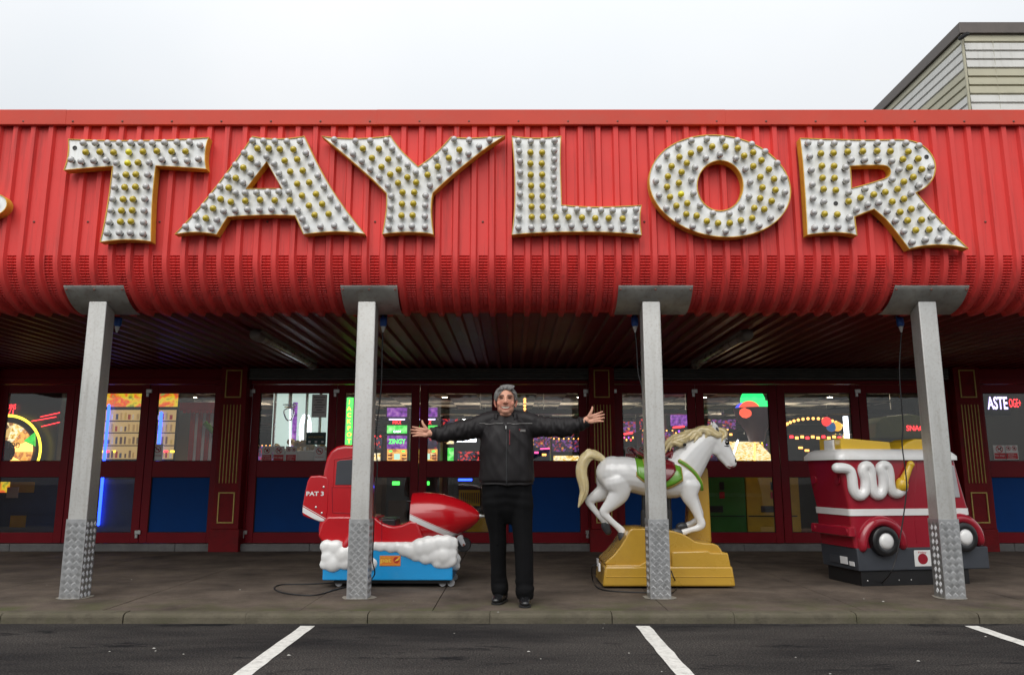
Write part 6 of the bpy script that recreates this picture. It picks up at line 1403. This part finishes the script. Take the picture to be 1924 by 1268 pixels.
def cab(t, name, m, u0, u1, v0, v1, d, dep=0.6, bevel=0.015): mb = MB(); a, b = P(u0, v1, d), P(u1, v0, d); mb.box(a.x, b.x, d, d+dep, max(0.1, a.z), b.z); return mb.build(name, m, t, bevel=bevel)
def face(t, name, m, u0, u1, v0, v1, d): mb = MB(); pb(mb, u0, u1, v0, v1, d, 0.006, -0.008); return mb.build(name, m, t)

PRIZEGLOW = glow('prize_backlight', (0.75, 0.5, 0.2), 0.38)
PRIZES = [mat('prize_%d' % i, c, 0.5, emit=c, estr=0.35) for i, c in enumerate(((0.45, 0.28, 0.1), (0.12, 0.07, 0.05), (0.6, 0.5, 0.35), (0.35, 0.05, 0.03), (0.08, 0.08, 0.1), (0.5, 0.33, 0.08), (0.2, 0.12, 0.06)))]  # prizes carry a low glow of their own in place of shelf light
# prize wheel
d = 12.3; t = thing('wheel_game', 'lit prize wheel game with yellow rim and red COINS display', 'arcade game', (P(10, 900, d).x, d+.3, .1))
cab(t, 'cabinet', MATS['cab_navy'], -80, 118, 870, 1030, d, 0.8); cab(t, 'backboard', MATS['cab_black'], -80, 118, 725, 872, d+0.35, 0.4)
wc = P(-8, 848, d); k = pxs(d)
def wring(r0, r1, m, nm, y, a0=0, a1=360, n=48):
    mb = MB(); rs = []
    for r in (r0, r1): rs.append([(wc.x + r*math.cos(R(a0 + (a1-a0)*j/n)), y, wc.z + r*math.sin(R(a0 + (a1-a0)*j/n))) for j in range(n+1)])
    mb.rings(rs, cap=False, closed=False); return mb.build(nm, m, t)
wring(67*k, 72*k, NEON['yellow'], 'rim_light', d+0.20); wring(30*k, 66*k, MATS['cab_black'], 'wheel_back', d+0.22)
for i in range(14):
    wring(22*k, 56*k, [SCR['gold'], SCR['orange'], SCR['green'], SCR['prize']][i % 4] if i % 2 else NEON['yellow' if i % 4 else 'warm'] if i % 6 == 0 else SCR['gold'], 'wheel_segment', d+0.19, i*360/14, (i+1)*360/14, 6)
wring(0.0, 22*k, MATS['cab_brown'], 'hub', d+0.18); q = P(26, 836, d+0.17); text('segment_text', '100', (q.x, q.y, q.z), 0.09, MATS['cab_white'], t, width=.19); q = P(23, 852+0, d+0.17)
q = P(22, 853, d+0.17); text('segment_text', '5', (q.x, q.y, q.z-0.05), 0.08, MATS['cab_white'], t)
mb = MB(); pq = [P(45, 828, d+.15), P(66, 812, d+.15), P(66, 838, d+.15)]; mb.prism([(p.x, p.z) for p in pq], d+.14, d+.16); mb.build('pointer', SCR['green'], t)
q = P(19, 764, d+.3); text('display_text', 'COINS', (q.x, q.y, q.z), .085, NEON['red'], t, width=.19); q = P(17, 774, d+.3); text('display_text', '0/1', (q.x, q.y, q.z), .075, NEON['red'], t, width=.14)
for v0, u0, u1 in ((778, 76, 112), (786, 60, 105), (796, 78, 112)):
    a, b = P(u0, v0+5, d+.3), P(u1, v0-3, d+.3); mb = MB(); mb.tube([a, b], .006, n=6, k=2); mb.build('neon_strip', NEON['red'], t)
face(t, 'lower_art', SCR['jungle'], -20, 20, 905, 925, d); face(t, 'coin_panel', MATS['cab_yellow'], 14, 66, 905, 925, d); face(t, 'coin_tray', MATS['cab_yellow'], 18, 50, 968, 990, d); face(t, 'payout_plate', MATS['notice_white'], 12, 36, 915, 935, d-.01)
# prize vending machines with blue neon
for (u0, u1, tu, dd, lab) in ((176, 272, 205, 12.35, 'tall prize machine with golden lit shelves and blue neon tube'), (286, 338, 303, 12.6, 'narrow prize machine with blue neon tube next to striped booth')):
    t = thing('prize_machine', lab, 'arcade game', (P((u0+u1)/2, 900, dd).x, dd+.3, .1), group='prize machines')
    cab(t, 'cabinet', MATS['cab_black'], u0, u1, 730, 1030, dd, .6); face(t, 'marquee', SCR['jungle'], u0+4, u1-2, 734, 764, dd); face(t, 'prize_shelves', PRIZEGLOW, u0+6, u1-6, 770, 862, dd)
    rz_ = random.Random(u0)
    for v in (788, 810, 834, 860):
        n_ = int((u1-u0-14)/8)
        for i in range(n_):
            ua = u0+8+i*8+rz_.uniform(0, 2); face(t, 'prize', PRIZES[rz_.randrange(len(PRIZES))], ua, ua+rz_.uniform(3.5, 6), v-rz_.uniform(8, 14), v, dd-.01)
    for v in (790, 812, 836): face(t, 'shelf', MATS['cab_brown'], u0+6, u1-6, v, v+2, dd-.004)
    face(t, 'lower_door', MATS['cab_navy'], u0+6, u1-6, 900, 1000, dd)
    a, b = P(tu, 762 if tu < 250 else 776, dd-.06), P(tu-4, 985, dd-.06); mb = MB(); mb.tube([(a.x, a.y, a.z), (a.x, a.y, max(b.z, .15))], 0.022 if tu < 250 else .026, n=10, k=2); mb.build('neon_tube', NEON['blue'], t, sm=50)
    for q_ in range(3): face(t, 'chase_light', NEON['red' if q_ % 2 else 'yellow'], u0+10+q_*12, u0+18+q_*12, 846, 850, dd-.004)
# striped booth
d = 12.5; t = thing('striped_booth', 'red and white striped booth with scalloped red awning and giant green pencil', 'booth', (P(382, 900, d).x, d, .1))
cab(t, 'backing', MATS['booth_white'], 345, 424, 775, 1030, d, .7)
for i in range(5): face(t, 'stripe', MATS['booth_red'], 352+i*14.5, 359+i*14.5, 776, 1000, d)
mb = MB(); pb(mb, 343, 426, 757, 772, d, .12, -.13); aw = mb.build('awning', MATS['booth_red'], t, bevel=.01)
for i in range(12): q = P(347+i*7, 773, d-.13); mb = MB(); mb.lathe([(.028, -.004), (.028, .004)], c=(q.x, d-.125, q.z), axis='y', n=12); mb.build('scallop', MATS['booth_red'], aw)
a, b = P(385, 794, d-.05), P(405, 816, d-.05); mb = MB(); mb.tube([a, a+(b-a)*.8, b], [.045, .045, .006], n=8, k=2, round_cap=False); mb.build('pencil', MATS['ride_green'], t)
# claw machine
d = 11.95; t = thing('claw_machine', 'white lit claw machine with steel claw and heap of golden prizes', 'arcade game', (P(560, 900, d).x, d+.4, .1))
cab(t, 'lower_cabinet', MATS['cab_white'], 505, 622, 846, 1040, d, .8); cab(t, 'back_panel', glow('claw_backlight', (0.62, 0.78, 0.72), .55), 508, 620, 725, 850, d+.75, .03)
for u in (512, 572, 598): mb = MB(); a, b = P(u, 850, d+.1), P(u, 728, d+.1); mb.box(a.x-.018, a.x+.018, d+.1, d+.14, a.z, b.z); mb.build('corner_post', MATS['bright_metal'], t, bevel=.004)
mb = MB(); a, b = P(545, 845, d+.3), P(545, 770, d+.3); mb.tube([a, b], .012, n=8, k=2); mb.build('light_tube', NEON['white'], t)
mb = MB(); a = P(548, 815, d+.35); mb.box(a.x-.0, a.x+.07, d+.35, d+.37, a.z-.25, a.z+.5); mb.build('side_art', SCR['purple'], t)
cq = P(545, 765, d+.25); mb = MB(); mb.tube([cq+Vector((0, 0, .25)), cq], .030, n=10, k=2); mb.lathe([(.11, 0), (.11, .012)], c=cq+Vector((0, 0, .03)), axis='z', n=18)
for i in range(3):
    an = R(90+120*i); mb.tube([cq, cq+Vector((.09*math.cos(an), .09*math.sin(an), -.06)), cq+Vector((.06*math.cos(an), .06*math.sin(an), -.17)), cq+Vector((.02*math.cos(an), .02*math.sin(an), -.21))], .011, n=7, k=4)
mb.build('claw', MATS['bright_metal'], t, sm=50); mb = MB(); mb.lathe([(.085, .0), (.085, .014)], c=cq+Vector((0, 0, -.005)), axis='z', n=18); mb.build('claw_collar', MATS['ride_yellow'], t)
for u, r in ((571, .0), (576, .0)):
    rq = P(u, 808, d+.3); mb = MB(); mb.tube([rq+Vector((.085*math.cos(R(20*j))*.75, 0, .24*math.sin(R(20*j)))) for j in range(19)], .010, n=7, k=2); mb.build('ring_light', NEON['white'], t)
mb = MB(); rp = random.Random(2)
for i in range(34): q = P(rp.uniform(516, 612), rp.uniform(826, 856), d+rp.uniform(.1, .6)); mb.ell(q, (.07, .07, .06), n=9, m=6)
o = mb.build('prize_heap', MATS['plush'], t, sm=60); o['kind'] = 'stuff'
# jackpot strip and fruit machines
d = 12.4; t = thing('jackpot_strip', 'vertical green lit strip reading JACKPOT', 'sign', (P(655, 840, d).x, d, P(655, 838, d).z))
cab(t, 'frame', MATS['bright_metal'], 645, 667, 744, 838, d, .08); face(t, 'panel', NEON['green'], 649, 664, 747, 836, d)
for i, ch in enumerate('JACKPOT'): q = P(656, 755+i*12.2, d-.012); text('strip_letter', ch, (q.x, q.y, q.z), .070, NEON['yellow'], t, bold=.02)
def fruit(u0, u1, d, lab, scr, grp='fruit machines', name_txt=None, top='purple'):
    t = thing('fruit_machine', lab, 'fruit machine', (P((u0+u1)/2, 900, d).x, d+.3, .1), group=grp)
    cab(t, 'cabinet', MATS['cab_black'], u0-5, u1+5, 786, 1030, d, .55); w_ = u1-u0; m = (u0+u1)/2
    cab(t, 'topper', MATS['cab_purple'], u0-3, u1+3, 764, 786, d+.1, .3); face(t, 'topper_art', SCR[top], u0, u1, 766, 783, d+.1)
    face(t, 'title_bar', NEON['violet'], u0+4, u1-4, 786.5, 789, d); q = P(m, 793.5, d-.012); text('title_text', 'MAX', (q.x, q.y, q.z), .05, NEON['red'], t, width=w_*.42*pxs(d))
    face(t, 'upper_screen', SCR['green'], u0, u1, 799, 814, d); q = P(m, 810.5, d-.013); text('screen_text', 'CASH', (q.x, q.y, q.z), .035, NEON['white'], t, width=w_*.36*pxs(d))
    face(t, 'main_screen', SCR[scr], u0, u1, 818, 843, d); face(t, 'lower_screen', SCR['orange'], u0, u1, 843.5, 870, d)
    if name_txt: q = P(m, 829, d-.014); text('title_text', name_txt, (q.x, q.y, q.z), .075, NEON['green'], t, width=w_*.84*pxs(d), bold=.02)
    face(t, 'reel_window', glow('reel_glow', (.55, .85, .7), .8), m-5.5, m+5.5, 852, 863, d-.006)
    for s_ in (-1, 1):
        for v in (854, 860): face(t, 'feature_label', MATS['booth_red'], m+s_*13-4, m+s_*13+4, v, v+2.5, d-.006)
        face(t, 'button', NEON['green'], m+s_*12-3, m+s_*12+3, 846, 849, d-.006)
    face(t, 'belly_display', NEON['green'], u0+10, u0+24, 904, 911, d); face(t, 'cash_tray', MATS['cab_brown'], u0+2, u1-2, 940, 985, d)
    return t
fruit(727, 765, 12.3, 'fruit machine titled ZINGY with purple and orange screens', 'purple', name_txt='ZINGY')
fruit(783, 822, 12.3, 'fruit machine with pink speckled screen beside the ZINGY machine', 'party', top='purple')
# skill machine with yellow front behind the man
d = 12.2; t = thing('skill_machine', 'arcade cabinet with blue lit shelf and yellow slatted front behind the man', 'arcade game', (P(880, 900, d).x, d+.3, .1))
cab(t, 'cabinet', MATS['cab_black'], 850, 905, 800, 1030, d, .6); face(t, 'title', NEON['white'], 858, 895, 822, 830, d); face(t, 'screen', SCR['red'], 860, 900, 848, 868, d); face(t, 'shelf_light', NEON['blue'], 861, 887, 899, 903, d)
face(t, 'yellow_front', MATS['ride_yellow'], 862, 902, 920, 950, d); face(t, 'yellow_front', MATS['cab_yellow'], 862, 925, 966, 1000, d)
for i in range(9): face(t, 'slat', MATS['cab_brown'], 866+i*4, 868+i*4, 925, 945, d-.004)
# column of round bulbs
d = 13.0; t = thing('bulb_column', 'slim column of round warm bulbs behind the man', 'light', (P(986, 800, d).x, d, .1))
a, b = P(986, 770, d), P(986, 745, d); mb = MB(); mb.tube([(a.x, d, .1), (a.x, d, b.z)], .02, n=8, k=2); mb.build('pole', MATS['cab_brown'], t)
for v in (750, 755, 762, 768, 774): q = P(986, v, d-.03); mb = MB(); mb.ell(q, (.024, .024, .024), n=10, m=7); mb.build('bulb', NEON['warm'], t, sm=60)
# added light troughs, open at the top, put in to brighten the ceiling
glow('added_trough_glow', (1.0, 0.86, 0.68), 9.0)
for yy in (14.6, 17.6, 20.6, 24.0):
    for xa, xb in ((-7.6, -3.9), (-3.6, -0.2), (0.2, 3.7), (4.0, 7.6)):
        t = thing('added_light_trough', 'added slim dark light trough brightening the arcade ceiling from below', 'light', ((xa+xb)/2, yy, 2.2), group='added light troughs in the arcade hall')
        mb = MB(); mb.box(xa, xb, yy, yy+.16, 2.16, 2.20); mb.box(xa, xb, yy-.02, yy-.001, 2.16, 2.25); mb.box(xa, xb, yy+.161, yy+.18, 2.16, 2.25); mb.build('housing', MATS['cab_black'], t)
        mb = MB(); mb.box(xa+.05, xb-.05, yy+.03, yy+.13, 2.203, 2.215); mb.build('lamp', MATS['added_trough_glow'], t)
        for xs_ in (xa+.4, xb-.4): mb = MB(); mb.tube([(xs_, yy+.08, 2.2), (xs_, yy+.08, CEIL)], .006, n=5, k=2); mb.build('hanger', MATS['bright_metal'], t)
# machines deeper in the hall
def deep(u0, u1, v0, v1, d, lab, scr, strip, body='cab_black'):
    t = thing('arcade_cabinet', lab, 'arcade game', (P((u0+u1)/2, 900, d).x, d+.4, .1), group='arcade cabinets deep in the hall')
    cab(t, 'cabinet', MATS[body], u0, u1, v0, 960, d, .8); face(t, 'marquee', SCR[scr], u0+2, u1-2, v0+2, v1, d); mb = MB(); a, b = P(u0+(u1-u0)*.2, v1+3, d-.03), P(u0+(u1-u0)*.7, v1+1, d-.03); mb.tube([a, b], .018, n=6, k=2); mb.build('neon_strip', NEON[strip], t)
    for i in range(5): face(t, 'lamp_row', NEON[('pink', 'warm', 'purple', 'red', 'warm')[i]], u0+4+i*(u1-u0-8)/5, u0+4+(i+.55)*(u1-u0-8)/5, v1+8+(i % 2)*4, v1+12+(i % 2)*4, d)
    return t
deep(1168, 1196, 790, 812, 15.0, 'arcade cabinet with orange and red marquee beyond door behind the horse', 'party', 'red'); deep(1200, 1250, 785, 806, 17.0, 'arcade cabinet with pink lamp rows far behind the white horse', 'red', 'pink', 'cab_purple')
deep(1258, 1296, 770, 800, 16.0, 'arcade cabinet with purple marquee far behind the horse mane', 'purple', 'red'); deep(1328, 1384, 786, 806, 17.5, 'arcade cabinet with warm lamp rows beside the ice cream pusher', 'party', 'warm')
deep(1000, 1080, 800, 840, 18.0, 'wide arcade cabinet with pink and red lights right of the man', 'party', 'pink', 'cab_navy'); deep(826, 862, 785, 815, 17.0, 'arcade cabinet with red neon strip left of the man', 'red', 'red')
deep(1690, 1745, 780, 800, 17.0, 'arcade cabinet with red strip above the fire engine', 'party', 'red'); deep(1880, 1940, 790, 812, 15.0, 'arcade cabinet with orange lamps behind the ASTE sign', 'party', 'warm')
deep(84, 116, 790, 815, 14.5, 'arcade cabinet with red neon beside the prize wheel', 'red', 'red')
for v_, c_ in ((0, 'a'),):
    pass
# rows of cabinets filling the hall
rq = random.Random(12)
kinds = [('party', 'warm', 'cab_black', 'warm amber'), ('jungle', 'yellow', 'cab_navy', 'green and yellow'), ('red', 'red', 'cab_brown', 'red'), ('gold', 'warm', 'cab_black', 'golden'), ('party', 'purple', 'cab_purple', 'mixed')]
for row, (dd, n_) in enumerate(((15.8, 15), (19.2, 17))):
    for i in range(n_):
        x = -6.9 + 13.8*i/(n_-1) + rq.uniform(-.12, .12); kd = kinds[rq.randrange(5)]; h = rq.uniform(1.55, 1.95); hw = rq.uniform(.26, .36)
        t = thing('slot_cabinet', 'slot cabinet with %s lit top in the %s row inside the hall' % (kd[3], ('front', 'rear')[row]), 'arcade game', (x, dd+.3, .1), group='slot cabinets with %s lit tops in the %s row' % (kd[3], ('front', 'rear')[row]))
        mb = MB(); mb.box(x-hw, x+hw, dd, dd+.55, .1, h); mb.build('cabinet', MATS[kd[2]], t, bevel=.02)
        mb = MB(); mb.box(x-hw+.03, x+hw-.03, dd-.006, dd-.001, h-.28, h-.04); mb.build('top_glass', SCR[kd[0]], t)
        mb = MB(); mb.box(x-hw+.05, x+hw-.05, dd-.006, dd-.001, h-.72, h-.36); mb.build('reel_glass', SCR[('gold', 'orange', 'party', 'green')[rq.randrange(4)]], t)
        for k_ in range(6):
            mb = MB(); bxx = x-hw+.06+k_*(2*hw-.12)/5; mb.ell((bxx, dd-.01, h-.02), (.016, .016, .016), n=7, m=5); mb.build('top_bulb', NEON[kd[1]], t)
# ice cream coin pusher
d = 12.4; t = thing('coin_pusher', 'ice cream bowl coin pusher with green and red lit scoops and gold playfield', 'arcade game', (P(1415, 900, d).x, d+.5, .1))
k = pxs(d)
for nm, m_, u0, u1 in (('green_cabinet', 'cab_green', 1310, 1402), ('yellow_cabinet', 'cab_yellow', 1404, 1500)):
    b_ = cab(t, nm, MATS[m_], u0, u1, 895, 1040, d, .7); face(t, 'coin_slot', MATS['cab_black'], (u0+u1)/2-4, (u0+u1)/2+4, 905, 920, d); face(t, 'cup_emblem', MATS['booth_red'], (u0+u1)/2-4, (u0+u1)/2+5, 924, 936, d); face(t, 'seam_line', MATS['cab_black'], u0+2, u1-2, 968, 970, d)
    face(t, 'tray', MATS['cab_black'], (u0+u1)/2-22, (u0+u1)/2+2, 950, 962, d)
mb = MB(); a = [P(u, v, d+.0) for u, v in ((1372, 870), (1462, 870), (1450, 826), (1385, 826))]; mb.add([(p.x, d-.05 if i < 2 else d+.7, p.z) for i, p in enumerate(a)], [(0, 1, 2, 3)]); mb.build('playfield', SCR['gold'], t)
for u in (1374, 1418, 1460): a, b = P(u, 868, d-.06), P(1418+(u-1418)*.72, 828, d+.7); mb = MB(); mb.tube([(a.x, a.y, a.z+.02), (b.x, d+.7, P(1418, 826, d+.0).z+.02)], .014, n=7, k=2); mb.build('rail_light', NEON['warm' if u == 1418 else 'white'], t)
bc = P(1420, 800, d+.35); mb = MB(); mb.lathe([(.12, P(0, 830, d+.35).z), (.16, P(0, 812, d+.35).z), (.30, P(0, 786, d+.35).z), (.345, P(0, 770, d+.35).z), (.345, P(0, 767, d+.35).z), (.30, P(0, 769, d+.35).z)], c=(bc.x, bc.y, 0), axis='z', n=28); mb.build('bowl', MATS['cab_purple'], t, sm=50)
for nm, u, v, r, dy, col in (('scoop', 1408, 772, .175, -.12, (1.0, .10, .05)), ('scoop', 1434, 772, .19, .0, (.03, 1.0, .22)), ('scoop', 1414, 752, .20, .12, (.03, .95, .22)), ('scoop', 1398, 772, .15, .12, (.08, .10, 1.0))):
    q = P(u, v, d+.35+dy); mb = MB(); mb.ell(q, (r, r, r*.95), n=22, m=14); mb.build(nm, glow('scoop_%d_%d' % (u, v), col, 1.0), t, sm=70)
# carousel arch
d = 14.0; t = thing('carousel_game', 'carousel game with arch of warm bulbs and coloured balls', 'arcade game', (P(1540, 900, d).x, d+.5, .1))
cab(t, 'cabinet', MATS['cab_black'], 1478, 1620, 815, 1000, d, .8)
for i in range(15): an = R(20+10*i); q = P(1528+56*math.cos(an)*1.0, 806-20*math.sin(an), d); mb = MB(); mb.ell(q, (.028, .028, .028), n=9, m=6); mb.build('bulb', NEON['warm'], t, sm=60)
for i in range(11): face(t, 'lamp_row', NEON['warm' if i % 3 else 'red'], 1484+i*10, 1490+i*10, 818+(i % 2)*2, 823+(i % 2)*2, d)
for u, v, r, c_ in ((1553, 792, .085, 'red'), (1573, 801, .085, 'warm'), (1562, 802, .085, 'blue')): q = P(u, v, d-.1); mb = MB(); mb.ell(q, (r, r, r), n=16, m=10); mb.build('ball', glow('ball_'+c_, {'red': (1, .05, .05), 'warm': (1, .45, .05), 'blue': (.02, .08, .2)}[c_], .9), t, sm=60)
for i, v in enumerate((845, 850, 856)): face(t, 'side_lamp', NEON['warm'], 1500+i*12, 1508+i*12, v-6, v-2, d)
mb = MB(); a, b = P(1593, 830, d-.1), P(1593, 782, d-.1); mb.box(a.x-.035, a.x+.035, d-.1, d-.05, a.z, b.z); mb.build('light_box', NEON['white'], t)
# snack kiosk
d = 13.0; t = thing('snack_kiosk', 'snack kiosk with olive green awning and red lettering SNACK', 'kiosk', (P(1690, 900, d).x, d+.5, .1))
cab(t, 'counter', MATS['cab_brown'], 1632, 1780, 830, 1000, d, .8); mb = MB(); pp = [P(u, v, d) for u, v in ((1630, 826), (1632, 796), (1650, 784), (1690, 780), (1730, 786), (1756, 800), (1760, 826))]; mb.prism([(p.x, p.z) for p in pp], d-.3, d+.5); mb.build('awning', MATS['awning_olive'], t, bevel=.03)
q = P(1724, 804, d-.31); text('kiosk_text', 'SNACK', (q.x, q.y, q.z), .085, NEON['red'], t, width=.36)
# lit letters far right
d = 12.6; t = thing('lit_sign', 'white and violet lit sign reading ASTE next to red OGE letters', 'sign', (P(1880, 780, d).x, d, P(1880, 780, d).z))
cab(t, 'box', MATS['cab_black'], 1846, 1896, 738, 780, d, .2); q = P(1874, 757, d-.01); text('sign_text', 'ASTE', (q.x, q.y, q.z), .21, NEON['violet'], t, width=.33, bold=.02); q = P(1907, 757, d-.01); text('sign_text', 'OGE+', (q.x, q.y, q.z), .14, NEON['red'], t, width=.19)
